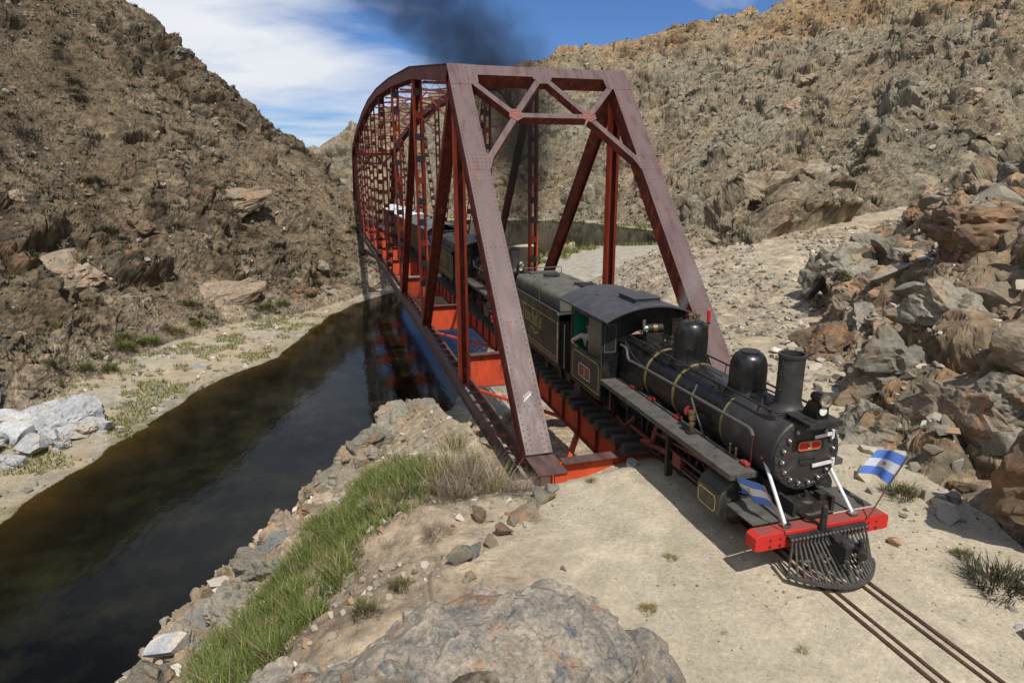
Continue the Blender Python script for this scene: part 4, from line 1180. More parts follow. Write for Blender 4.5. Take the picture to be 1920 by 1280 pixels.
def make_locomotive():
    R_ = empty('steam_locomotive', (0, -1.0, 0))
    # --- boiler and smokebox
    m = MB(); m.lathe([(.0, .98), (.66, .98), (.64, .4), (.60, -.4), (.595, -3.22)], (0, 0, 1.67), 'y', 48)
    boiler = m.build('boiler', M_BLACK, R_)
    for yb in (-3.16, -1.45, -.25):
        m = MB(); rr_ = .612 if yb < -1 else .622
        m.lathe([(rr_ - .02, yb - .035), (rr_, yb - .035), (rr_, yb + .035), (rr_ - .02, yb + .035)], (0, 0, 1.67), 'y', 48)
        m.build('boiler_band', M_BAND, boiler)
    m = MB()
    for k in range(9):
        q = math.radians(60 + 15 * k); m.cyl((.63 * math.cos(q), -3.12, 1.67 + .63 * math.sin(q)), (.63 * math.cos(q), -3.05, 1.67 + .63 * math.sin(q)), .014, n=8)
    tag(m.build('band_bolts', M_CHASSIS, boiler), kind='stuff')
    m = MB(); m.lathe([(.58, -3.2), (.625, -3.2), (.628, -4.60), (.60, -4.635), (.0, -4.635)], (0, 0, 1.67), 'y', 56)
    sb = m.build('smokebox', M_SMOKEBOX, R_)
    m = MB(); m.lathe([(.615, -4.636), (.615, -4.66), (.55, -4.672), (.54, -4.655), (.0, -4.68)], (0, 0, 1.67), 'y', 56)
    door = m.build('smokebox_door', M_SMOKEBOX, R_)
    m = MB(); m.lathe([(.0, -4.68), (.28, -4.678)], (0, 0, 1.67), 'y', 40)
    for k in range(16):
        q = 2 * PI * (k + .35) / 16
        c = (.485 * math.cos(q), -4.68, 1.67 + .485 * math.sin(q))
        d = MB(); d.cyl((c[0], c[1] + .02, c[2]), (c[0], c[1] - .022, c[2]), .036, .034, 12); d.sphere((c[0], c[1] - .028, c[2]), .022, 10, 6)
        d.box((c[0] * 1.05, c[1] - .006, 1.67 + (c[2] - 1.67) * 1.05), (.045, .02, .045))
        d.build('clamp_bolt', M_STEEL, door)
    m = MB()
    for k in range(24):
        q = 2 * PI * (k + .5) / 24
        m.sphere((.585 * math.cos(q), -4.668, 1.67 + .585 * math.sin(q)), .018, 8, 6)
    tag(m.build('rivets', M_SMOKEBOX, door), kind='stuff')
    for zc, x0, x1 in ((1.975, .08, .40), (1.475, .09, .47)):
        m = MB(); m.bar((x0, -4.705, zc), (x1, -4.705, zc + .03), .055, .02, up=(0, -1, 0)); m.cyl((x1 + .03, -4.70, zc - .05), (x1 + .03, -4.70, zc + .09), .025)
        m.build('hinge_strap', M_WHITEROD, door)
    # red number plate with rounded ends
    def oval(hw, hh, z0, cx=0, k=8):
        p = []
        for s in range(k + 1):
            q = -PI / 2 + PI * s / k; p.append((cx + hw - hh + hh * math.cos(q) * .7, z0 + hh * math.sin(q)))
        for s in range(k + 1):
            q = PI / 2 + PI * s / k; p.append((cx - hw + hh + hh * math.cos(q) * .7, z0 + hh * math.sin(q)))
        return p
    m = MB(); m.prism(oval(.25, .082, 1.84), 'y', -4.70, -4.682); np_ = m.build('number_plate', M_RED, R_, bevel=.004)
    m = MB(); P_ = lambda u, v: (u, -4.704, v)
    ribbon(m, [(-.035 + .1 * u, 1.79 + .1 * v) for u, v in THREE], .022, P_)
    m.build('numeral', M_GOLD, np_, smooth=False)
    m = MB(); ribbon(m, oval(.235, .070, 1.84) + [oval(.235, .070, 1.84)[0]], .008, P_); m.build('plate_border', M_GOLD, np_, smooth=False)
    m = MB()
    for a, b in (((-.16, 1.62), (.16, 1.62)), ((-.16, 1.62), (-.12, 1.52)), ((.16, 1.62), (.12, 1.52)), ((-.12, 1.52), (.12, 1.52))):
        m.bar((a[0], -4.69, a[1]), (b[0], -4.69, b[1]), .012, .012, up=(0, 1, 0))
    m.build('step_bracket', M_SMOKEBOX, door)
    m = MB(); m.prism([(-.5, .68), (.5, .68), (.44, 1.10), (-.44, 1.10)], 'y', -4.45, -3.35); m.build('saddle', M_CHASSIS, R_, bevel=.02)
    # --- chimney
    m = MB(); m.lathe([(0.352, 2.20), (0.320, 2.26), (0.240, 2.33), (0.210, 2.42), (0.206, 2.9), (0.210, 3.16), (0.226, 3.17), (0.228, 3.215), (0.210, 3.22), (0.188, 3.215), (0.188, 2.4)], (0, -4.09, 0), 'z', 40)
    ch = m.build('chimney', M_SMOKEBOX, R_)
    m = MB(); m.cyl((-.212, -4.13, 2.4), (-.217, -4.13, 3.15), .012, n=8)
    for z in (2.62, 3.06): m.cyl((-.19, -4.14, z), (-.25, -4.14, z), .016, n=8)
    m.build('blower_pipe', M_CHASSIS, ch)
    # --- domes
    m = MB(); m.lathe([(0.426, 2.12), (0.385, 2.19), (0.344, 2.27), (0.330, 2.36), (0.330, 2.62), (0.321, 2.74), (0.291, 2.85), (0.238, 2.925), (0.172, 2.955), (0.168, 2.965), (0.098, 2.975), (0.000, 2.978)], (0, -3.0, 0), 'z', 48)
    sd = m.build('sand_dome', M_BLACK, R_)
    m = MB(); m.lathe([(.172, 2.955), (.178, 2.975), (.155, 2.985), (.0, 2.99)], (0, -3.0, 0), 'z', 32); m.build('dome_lid', M_CHASSIS, sd)
    m = MB(); m.lathe([(0.435, 2.14), (0.394, 2.22), (0.357, 2.30), (0.343, 2.40), (0.343, 2.76), (0.332, 2.9), (0.295, 3.02), (0.230, 3.09), (0.131, 3.12), (0.000, 3.125)], (0, -1.06, 0), 'z', 48)
    st = m.build('steam_dome', M_BLACK, R_)
    for x in (-.06, .10):
        m = MB(); m.lathe([(.0, 3.10), (.045, 3.10), (.045, 3.22), (.06, 3.225), (.06, 3.25), (.03, 3.27), (.0, 3.27)], (x, -1.08, 0), 'z', 16); m.build('safety_valve', M_BRASS, st)
    m = MB(); m.lathe([(.0, 3.05), (.036, 3.05), (.036, 3.30), (.02, 3.32), (.0, 3.32)], (.40, -1.03, 0), 'z', 14); w_ = m.build('whistle', M_RED, R_)
    m = MB(); m.tube([(.40, -1.03, 2.15), (.40, -1.03, 3.06)], .016); m.cyl((.35, -1.03, 3.02), (.45, -1.03, 3.02), .02); m.build('whistle_pipe', M_CHASSIS, w_)
    # --- headlight on its bracket
    m = MB(); m.span(-.30, .32, -4.98, -4.42, 2.315, 2.335); m.span(-.30, .32, -4.98, -4.96, 2.25, 2.315); m.span(-.30, .32, -4.44, -4.42, 2.2, 2.315); m.span(-.2, .2, -4.9, -4.5, 2.2, 2.315)
    m.build('lamp_shelf', M_CHASSIS, R_)
    m = MB(); m.lathe([(.0, -4.58), (.07, -4.60), (.105, -4.70), (.118, -4.86), (.112, -4.865)], (.05, 0, 2.66), 'y', 28)
    m.prism([(-4.84, 2.335), (-4.5, 2.335), (-4.62, 2.60), (-4.82, 2.62)], 'x', -.06, .16)
    hl = m.build('headlight', M_BLACK, R_)
    m = MB(); m.lathe([(.122, -4.86), (.122, -4.885), (.104, -4.885), (.104, -4.86)], (.05, 0, 2.66), 'y', 28); m.build('lamp_rim', M_BRASS, hl)
    m = MB(); m.lathe([(.104, -4.872), (.06, -4.885), (.0, -4.89)], (.05, 0, 2.66), 'y', 28); m.build('lamp_glass', M_LENS, hl)
    m = MB(); m.lathe([(.068, -4.845), (.066, -4.862), (.0, -4.866)], (.03, 0, 2.475), 'y', 24); m.build('marker_disc', M_ENAMELW, hl)
    # --- running boards with oil boxes and valves
    for sd_ in (-1, 1):
        m = MB(); m.span(sd_ * .60, sd_ * 1.13, -4.28, 1.0, 1.255, 1.275); m.span(sd_ * 1.105, sd_ * 1.13, -4.28, 1.0, 1.17, 1.2545); m.span(sd_ * .60, sd_ * 1.10, -4.28, -4.26, 1.17, 1.2545)
        rb = m.build('running_board', M_DECK, R_, smooth=False)
        for yy in (.16, -.68, -1.8, -4.02):
            m = MB(); m.box((sd_ * .66, yy, 1.312), (.11, .19, .065)); m.box((sd_ * .66, yy, 1.35), (.06, .08, .02))
            m.build('oil_box', M_OILBOX, rb, bevel=.01)
        m = MB()
        for k in range(5): m.bar((sd_ * .7, .6 - 1.1 * k, 1.05), (sd_ * 1.1, .6 - 1.1 * k, 1.23), .04, .03)
        m.build('board_bracket', M_CHASSIS, rb)
    m = MB(); m.cyl((-.80, -2.55, 1.276), (-.80, -2.55, 1.40), .07, .05); m.box((-.80, -2.55, 1.30), (.2, .14, .04)); m.build('valve_base', M_CHASSIS, R_)
    m = MB(); m.lathe([(.0, 1.36), (.045, 1.36), (.045, 1.44), (.06, 1.45), (.06, 1.50), (.04, 1.51), (.04, 1.55), (.07, 1.56), (.072, 1.66), (.05, 1.67), (.05, 1.69), (.078, 1.70), (.078, 1.73), (.0, 1.74)], (-.80, -2.55, 0), 'z', 20)
    m.cyl((-.80, -2.55, 1.61), (-.72, -2.28, 1.61), .03)
    bv = m.build('brass_valve', M_BRASS, R_)
    m = MB()
    for k in range(16):
        q0, q1 = 2 * PI * k / 16, 2 * PI * (k + 1) / 16
        m.bar((-.715 + .085 * math.cos(q0), -2.27, 1.62 + .085 * math.sin(q0)), (-.715 + .085 * math.cos(q1), -2.27, 1.62 + .085 * math.sin(q1)), .022, .022, up=(0, 1, 0))
    for k in range(4): q = PI * k / 4; m.bar((-.715 - .08 * math.cos(q), -2.27, 1.62 - .08 * math.sin(q)), (-.715 + .08 * math.cos(q), -2.27, 1.62 + .08 * math.sin(q)), .016, .014, up=(0, 1, 0))
    m.build('handwheel', M_OILBOX, bv)
    # --- pipes and handrails
    m = MB(); m.tube([(-.62, .98, 2.10), (-.64, .7, 2.12), (-.67, .55, 2.08), (-.68, .50, 1.95), (-.675, .40, 1.88), (-.66, .1, 1.89), (-.655, -2, 1.93), (-.66, -4.02, 1.955), (-.665, -4.1, 1.93), (-.66, -4.14, 1.86)], .034, 10)
    m.build('steam_pipe', M_PIPE, R_)
    m = MB(); m.tube([(-.655, -4.14, 1.88), (-.64, -4.12, 1.6), (-.62, -4.1, 1.27)], .012); m.build('drain_pipe', M_REDROD, R_)
    m = MB(); m.tube([(-.52, -2.2, 2.12), (-.60, -2.22, 1.98), (-.69, -2.3, 1.9), (-.70, -2.45, 1.72), (-.69, -2.65, 1.5), (-.66, -2.75, 1.27)], .022, 8); m.build('hose', M_PIPE, R_)
    m = MB(); m.tube([(-.56, .9, 2.2), (-.62, .3, 2.0), (-.63, -.45, 1.86)], .018); m.build('injector_pipe', M_CHASSIS, R_)
    for sd_ in (-1, 1):
        m = MB(); m.tube([(sd_ * .42, .98, 2.33), (sd_ * .42, -1.5, 2.32), (sd_ * .42, -4.25, 2.31)], .020, 8)
        for yy in (.5, -.55, -1.75, -2.75, -4.15): m.tube([(sd_ * .42, yy, 2.32), (sd_ * .36, yy - .05, 2.12)], .013, 6)
        m.tube([(sd_ * .42, -4.25, 2.31), (sd_ * .38, -4.32, 2.2)], .018, 6)
        m.build('handrail', M_CHASSIS, R_)
    m = MB(); m.tube([(-.2, .95, 2.44), (-.18, .2, 2.44), (-.26, -2.6, 2.38)], .014, 6); m.build('operating_rod', M_CHASSIS, R_)
    m = MB(); m.tube([(-.30, -1.5, 2.24), (-.40, -1.2, 2.2), (-.44, -.9, 2.19), (-.40, -.55, 2.22)], .02, 6); m.tube([(.2, -2.6, 2.3), (.3, -3.4, 2.27), (.2, -3.75, 2.32)], .018, 6); m.tube([(-.45, -2.62, 2.22), (-.36, -2.55, 2.3), (-.30, -2.5, 2.27)], .028, 8)
    m.tube([(-.02, -3.55, 2.32), (-.2, -3.72, 2.34), (-.42, -3.98, 2.3), (-.36, -4.3, 2.29), (-.1, -4.42, 2.33)], .018, 6)
    m.build('sanding_pipe', M_CHASSIS, R_)
    m = MB(); m.tube([(-.64, -3.55, 1.27), (-.64, -3.55, 1.45)], .02); m.tube([(-.64, -3.72, 1.27), (-.64, -3.72, 1.43)], .02); m.sphere((-.64, -3.55, 1.46), .03); m.sphere((-.64, -3.72, 1.44), .03); m.build('drain_cock', M_BRASS, R_)
    # --- generator in front of the cab
    m = MB(); m.lathe([(.0, -.2), (.06, -.2), (.095, -.17), (.10, -.10), (.085, -.08)], (-.06, .62, 2.56), 'x', 24); m.cyl((-.22, .62, 2.6), (-.22, .62, 2.78), .035, .05); g = m.build('generator', M_STEEL, R_)
    m = MB(); m.lathe([(.085, -.08), (.10, -.07), (.10, .02), (.085, .03)], (-.06, .62, 2.56), 'x', 24); m.lathe([(.085, .16), (.095, .17), (.095, .30), (.05, .34), (.0, .34)], (-.06, .62, 2.56), 'x', 24); m.span(-.2, .25, .55, .69, 2.26, 2.46); m.build('generator_casing', M_CHASSIS, g)
    m = MB(); m.lathe([(.085, .03), (.105, .035), (.105, .155), (.085, .16)], (-.06, .62, 2.56), 'x', 24); m.build('generator_band', M_BRASS, g)
    # --- cab
    cx = 1.12
    m = MB(); m.span(-cx, cx, 1.0, 3.05, .76, .80); m.span(-cx, cx, 1.02, 3.05, .70, .759); m.build('cab_floor', M_CHASSIS, R_)
    for sd_ in (-1, 1):
        m = MB(); m.span(sd_ * (cx - .02), sd_ * cx, 1.0, 3.0, .74, 1.68); m.span(sd_ * (cx - .05), sd_ * (cx + .025), 1.0, 3.0, 1.68, 1.705); m.span(sd_ * (cx - .02), sd_ * (cx + .02), 1.0, 3.0, .74, .775)
        cs = m.build('cab_side', M_CABSIDE, R_, smooth=False)
        m = MB()
        for yy in (1.0, 2.95): m.span(sd_ * (cx - .045), sd_ * (cx + .001), yy, yy + .05, 1.705, 2.74)
        m.span(sd_ * (cx - .045), sd_ * cx, 1.05, 2.95, 2.64, 2.74); m.build('cab_pillar', M_CABSIDE, R_, smooth=False)
        m = MB(); m.span(sd_ * (cx - .03), sd_ * (cx - .015), 1.05, 1.86, 1.705, 2.64); m.build('side_window', M_GLASS, R_, smooth=False)
        m = MB(); r_ = .10
        ring = [(2.84, .83), (2.84, 1.48), (2.74, 1.58), (1.22, 1.60), (1.12, 1.50), (1.12, .83)]
        lining(m, ring, .018, sd_ * (cx + .003)); m.build('gold_lining', M_GOLD, cs, smooth=False)
        if sd_ < 0:
            m = MB(); m.prism([(2.40, 1.02), (2.36, .98), (1.66, .98), (1.62, 1.02), (1.62, 1.28), (1.68, 1.34), (2.34, 1.34), (2.40, 1.28)], 'x', -(cx + .012), -(cx + .001)); pl = m.build('number_plate', M_PLATE, R_, smooth=False)
            m = MB(); lining(m, [(2.385, 1.025), (2.35, .995), (1.67, .995), (1.635, 1.025), (1.635, 1.275), (1.69, 1.325), (2.33, 1.325), (2.385, 1.275)], .016, -(cx + .0135)); m.build('plate_border', M_ENAMELW, pl, smooth=False)
            m = MB(); P2 = lambda u, v: (-(cx + .0138), 2.01 - u, v)
            ribbon(m, [(-.075 + .19 * u, 1.07 + .18 * v) for u, v in THREE], .03, P2); m.build('numeral', M_GOLD, pl, smooth=False)
            m = MB()
            for k in range(12):   # small raised lettering, too worn to read, round the plate
                q = math.radians(205 - 230 * k / 11); m.box((-(cx + .013), 2.01 - .27 * math.cos(q) * 1.0, 1.165 + .115 * math.sin(q)), (.006, .022, .03))
            m.build('raised_border_lettering', M_BAND, pl, smooth=False)
    # front sheets either side of the boiler, with windows
    for sd_ in (-1, 1):
        m = MB(); xo, xi = sd_ * (cx - .021), sd_ * .66
        m.span(xi, xo, 1.0, 1.02, .80, 1.92)
        m.span(sd_ * .70, sd_ * .74, .995, 1.02, 1.92, 2.66); m.span(sd_ * 1.06, xo, .995, 1.02, 1.92, 2.66)
        m.build('cab_front', M_BLACK, R_, smooth=False)
        m = MB()
        a, b = sd_ * .745, sd_ * 1.055
        m.span(a, b, .993, 1.012, 2.60, 2.625); m.span(a, b, .993, 1.012, 1.93, 1.955); m.span(a, a + sd_ * .022, .993, 1.012, 1.955, 2.60); m.span(b, b - sd_ * .022, .993, 1.012, 1.955, 2.60)
        fw = m.build('front_window', M_PIPE, R_, smooth=False)
        if sd_ < 0:
            m = MB(); m.span(a + sd_ * .022, b - sd_ * .022, 1.0, 1.006, 1.955, 2.60); m.build('pane', M_GLASS, fw, smooth=False)
    m = MB(); pts = [(-.69, 2.22)] + [(.69 * math.cos(PI - PI * k / 16), 1.75 + .69 * math.sin(PI - PI * k / 16)) for k in range(3, 14)] + [(.69, 2.22), (.69, 2.665), (1.12, 2.665), (1.12, 2.79)] + [(1.1 - 2.2 * k / 12, 2.755 + .315 * (1 - (abs(1.1 - 2.2 * k / 12) / 1.22) ** 2.1)) for k in range(13)] + [(-1.12, 2.79), (-1.12, 2.665), (-.69, 2.665)]
    m.prism(pts, 'y', 1.003, 1.022); m.build('cab_front', M_BLACK, R_, smooth=False)
    m = MB(); m.span(cx - .045, cx - .022, 1.06, 2.94, .80, 1.67); m.span(cx - .06, cx - .05, 1.9, 2.94, 1.6, 2.62); m.build('cab_lining', M_GREEN, R_, smooth=False)
    m = MB(); m.span(-.5, .5, 1.03, 1.5, .8, 2.2); m.build('backhead', M_CHASSIS, R_)
    m = MB()
    arc = [(-1.22 + 2.44 * k / 20) for k in range(21)]
    zf = lambda x, t: 2.755 + .315 * (1 - (abs(x) / 1.22) ** 2.1) + t
    m.prism([(x, zf(x, 0)) for x in arc] + [(x, zf(x, .035)) for x in reversed(arc)], 'y', .55, 3.70)
    rf = m.build('cab_roof', M_ROOF, R_, angle=25)
    m = MB(); m.span(-.28, .38, 1.0, 1.9, 3.06, 3.19); m.span(-.31, .41, .97, 1.93, 3.19, 3.205); m.build('roof_hatch', M_ROOF, rf, smooth=False)
    m = MB(); m.cyl((-.55, 2.6, 3.0), (-.55, 2.6, 3.05), .06); m.build('roof_vent', M_CHASSIS, rf)
    m = MB()
    for x, yy in ((-1.16, 3.35), (1.16, 3.35)): m.tube([(x, yy, .85), (x, yy + .02, 2.1)], .018)
    m.build('grab_rail', M_STEEL, R_)
    # --- frames, motion, wheels
    m = MB(); m.span(-.40, -.34, -4.95, 3.0, .42, 1.0); m.span(.34, .40, -4.95, 3.0, .42, 1.0); m.span(-.33, .33, -4.9, 3.0, .6, .9); m.span(-.55, .55, -.9, .95, .95, 1.3); m.span(-.62, .62, -.2, 1.0, 1.0, 1.75)
    m.build('frame', M_CHASSIS, R_)
    for yy in (-2.75, -1.72, -.69, .34):
        for sd_ in (-1, 1):
            m = MB(); wheel(m, sd_ * .46, yy, .42); m.build('driving_wheel', M_CHASSIS, R_)
    for yy, r in ((-4.45, .28), (1.75, .30)):
        for sd_ in (-1, 1):
            m = MB(); wheel(m, sd_ * .46, yy, r, spokes=8); m.build('pony_wheel', M_CHASSIS, R_)
    for sd_ in (-1, 1):
        m = MB(); m.bar((sd_ * .60, -2.75, .30), (sd_ * .60, .34, .30), .05, .09); m.build('coupling_rod', M_REDROD, R_)
        m = MB(); m.bar((sd_ * .72, -2.2, .56), (sd_ * .72, -.69, .30), .05, .10); m.build('connecting_rod', M_REDROD, R_)
        m = MB(); m.bar((sd_ * .85, -3.35, .70), (sd_ * .85, -1.95, .70), .06, .05); m.bar((sd_ * .85, -3.35, .46), (sd_ * .85, -1.95, .46), .06, .05); m.build('slide_bar', M_CHASSIS, R_)
        m = MB(); m.span(sd_ * .80, sd_ * .90, -2.4, -2.1, .44, .72); m.build('crosshead', M_REDROD, R_)
        m = MB(); m.span(sd_ * .78, sd_ * .93, -1.95, -1.86, .10, 1.16); m.span(sd_ * .72, sd_ * .98, -2.02, -1.80, .95, 1.16); m.build('motion_bracket', M_CHASSIS, R_)
        m = MB(); m.bar((sd_ * .80, -1.3, 1.05), (sd_ * .80, -1.05, .45), .04, .10); m.bar((sd_ * .80, -1.2, .75), (sd_ * .8, -3.3, .95), .03, .05); m.bar((sd_ * .84, -.69, .36), (sd_ * .84, -1.1, .5), .04, .08); m.bar((sd_ * .8, -1.25, 1.0), (sd_ * .78, .6, 1.1), .03, .06)
        m.build('valve_gear', M_REDROD, R_)
        m = MB(); m.tube([(sd_ * 1.0, -.6, .9), (sd_ * 1.02, -.2, .55), (sd_ * .9, .5, .5)], .02); m.tube([(sd_ * .95, .8, 1.2), (sd_ * .98, .7, .6), (sd_ * .9, 1.2, .5)], .025); m.build('water_pipe', M_REDROD, R_)
        # cylinder with its cladding
        prof = []
        for k in range(10): q = math.radians(-120 + 150 * k / 9); prof.append((sd_ * (.80 + .34 * max(-.9, math.cos(q))), .56 + .34 * math.sin(q)))
        m = MB()
        poly = [(.42, .22), (.80, .22), (1.04, .30), (1.15, .42), (1.16, .74), (1.10, .86), (.98, .98), (.80, 1.10), (.42, 1.10)]
        poly = [(sd_ * a, b) for a, b in poly]
        if sd_ < 0: poly = poly[::-1]
        m.prism(poly, 'y', -4.10, -3.40)
        cy = m.build('cylinder', M_CABSIDE if sd_ < 0 else M_CHASSIS, R_, bevel=.025)
        m = MB(); m.cyl((sd_ * .84, -4.10, .55), (sd_ * .84, -4.20, .55), .30, .27, 24); m.cyl((sd_ * .84, -4.20, .55), (sd_ * .84, -4.25, .55), .20, .14, 24); m.cyl((sd_ * .74, -4.10, .96), (sd_ * .74, -4.22, .96), .13, .12, 20)
        for k in range(12): q = 2 * PI * k / 12; m.sphere((sd_ * .84 + .25 * math.cos(q), -4.195, .55 + .25 * math.sin(q)), .018, 6, 4)
        m.build('cylinder_cover', M_CHASSIS, cy)
        m = MB(); y0, y1, z0, z1, n_ = -3.47, -3.98, .44, .73, .045
        ring = [(y0, z0 + n_), (y0 - n_ * .6, z0 + n_), (y0 - n_ * .6, z0), (y1 + n_ * .6, z0), (y1 + n_ * .6, z0 + n_), (y1, z0 + n_), (y1, z1 - n_), (y1 + n_ * .6, z1 - n_), (y1 + n_ * .6, z1), (y0 - n_ * .6, z1), (y0 - n_ * .6, z1 - n_), (y0, z1 - n_)]
        if sd_ < 0: lining(m, ring, .014, -1.165); m.build('gold_lining', M_GOLD, cy, smooth=False)
    m = MB(); m.span(-1.0, 1.0, -1.95, -1.86, 1.05, 1.15); m.build('motion_plate', M_CHASSIS, R_)
    # --- front deck, beam, cowcatcher, coupler
    m = MB(); m.span(-1.15, 1.15, -4.97, -4.28, .735, .755); m.span(-1.15, -.42, -4.28, -4.26, .5, .755); m.span(-.85, .85, -4.26, -3.4, .735, .7549)
    m.build('front_deck', M_DECK, R_, smooth=False)
    m = MB(); m.lathe([(.0, .93), (.12, .93), (.16, .90), (.17, .80), (.20, .79), (.20, .756)], (.02, -4.72, 0), 'z', 28); m.cyl((.02, -4.72, .93), (.02, -4.72, 1.05), .03); m.span(.20, .34, -4.85, -4.7, .756, 1.02)
    m.build('pilot_pivot_cap', M_CHASSIS, R_)
    m = MB(); m.prism([(-1.265, .455), (-1.265, .665), (-1.20, .712), (1.20, .712), (1.265, .665), (1.265, .455), (1.2, .44), (-1.2, .44)][::-1], 'y', -5.22, -4.975)
    bb = m.build('buffer_beam', M_BEAM, R_, bevel=.006)
    m = MB(); m.span(-1.19, 1.19, -5.205, -4.985, .7125, .7165); m.build('beam_top', M_BEAMTOP, bb, smooth=False)
    m = MB()
    for x in (-1.0, -.82, .86, 1.02): m.cyl((x, -5.222, .5), (x, -5.235, .5), .02, n=8); m.cyl((x, -5.222, .61), (x, -5.235, .61), .014, n=8)
    m.build('beam_bolts', M_CHASSIS, bb)['kind'] = 'stuff'
    for sd_ in (-1, 1):
        m = MB(); m.tube([(sd_ * .57, -4.36, 1.54), (sd_ * .645, -5.08, .76)], .030, 12); br = m.build('smokebox_brace', M_WHITEROD, R_)
        m = MB(); m.sphere((sd_ * .57, -4.35, 1.56), .055); m.box((sd_ * .645, -5.1, .758), (.14, .12, .03)); m.build('brace_end', M_STEEL, br)
    m = MB(); m.span(-.72, .74, -5.32, -5.221, .58, .66); pc = m.build('cowcatcher', M_CHASSIS, R_)
    arcp = lambda t: (.78 * t, -5.44 - .48 * math.cos(t * PI / 2) ** .8, .10)
    m = MB(); N_ = 24
    for k in range(N_):
        t0, t1 = -1 + 2 * k / N_, -1 + 2 * (k + 1) / N_
        m.bar(arcp(t0), arcp(t1), .085, .045)
    m.bar((-.78, -5.44, .10), (-.72, -5.1, .12), .05, .03); m.bar((.78, -5.44, .10), (.72, -5.1, .12), .05, .03); m.bar((0, -5.9, .105), (0, -5.1, .45), .05, .04); m.span(-.3, .3, -5.45, -5.40, .28, .34)
    m.build('bottom_plate', M_PILOT, pc)
    for k in range(21):
        t = -1 + 2 * k / 20
        if abs(t - .05) < .01: continue
        a = (.70 * t + .01, -5.325, .61); b = arcp(t)
        m = MB(); m.tube([a, (a[0] * .97 + b[0] * .03, a[1] - .02, .52), (b[0], b[1] + .01, .12)], .019 if k != 10 else .04, 8); m.sphere((a[0], a[1] - .005, a[2] + .01), .032, 8, 6)
        m.build('pilot_bar', M_PILOT, pc)
    m = MB(); m.span(-.02, .18, -5.60, -5.22, .49, .62); m.span(-.10, .02, -5.78, -5.52, .45, .65); m.tube([(.06, -5.58, .55), (.18, -5.66, .55), (.20, -5.80, .55), (.10, -5.88, .54)], .075, 10); m.cyl((.19, -5.76, .38), (.19, -5.76, .74), .042); m.cyl((-.06, -5.68, .36), (-.06, -5.68, .70), .035); m.cyl((-.05, -5.62, .52), (.32, -5.62, .52), .04); m.tube([(.30, -5.6, .5), (.34, -5.66, .36), (.28, -5.72, .26), (.2, -5.7, .3)], .022, 8)
    for k in range(4): m.lathe([(.03, -.012), (.045, 0), (.03, .012), (.02, 0), (.03, -.012)], (-.06 + .01 * k, -5.80, .42 - .06 * k), 'x' if k % 2 else 'y', 10)
    m.build('coupler', M_CHASSIS, R_, bevel=.015)
    m = MB(); m.tube([(-.09, -5.27, .44), (-.09, -5.27, 1.06)], .052, 12, rr=[.06, .05]); m.sphere((-.09, -5.27, 1.06), .052, 10, 6); m.box((-.09, -5.26, .56), (.26, .08, .22)); m.bar((-.30, -5.28, .60), (-.09, -5.28, .62), .05, .05)
    m.build('coupling_post', M_CHASSIS, R_)
    m = MB(); m.tube([(-.09, -5.30, .95), (-.22, -5.1, .80), (-.3, -4.6, .775), (-.34, -4.3, .8)], .035, 8); m.build('brake_hose', M_CHASSIS, R_)
    m = MB(); m.span(-1.1, 1.1, 3.05, 3.35, .55, .75); m.span(-.1, .1, 3.2, 4.1, .5, .62); m.build('drag_box', M_CHASSIS, R_)
    for sd_ in (-1, 1):
        m = MB(); m.span(sd_ * .95, sd_ * 1.15, 2.6, 2.95, .28, .30); m.span(sd_ * .97, sd_ * 1.0, 2.6, 2.95, .30, .74); m.build('cab_step', M_DECK, R_)
    return R_

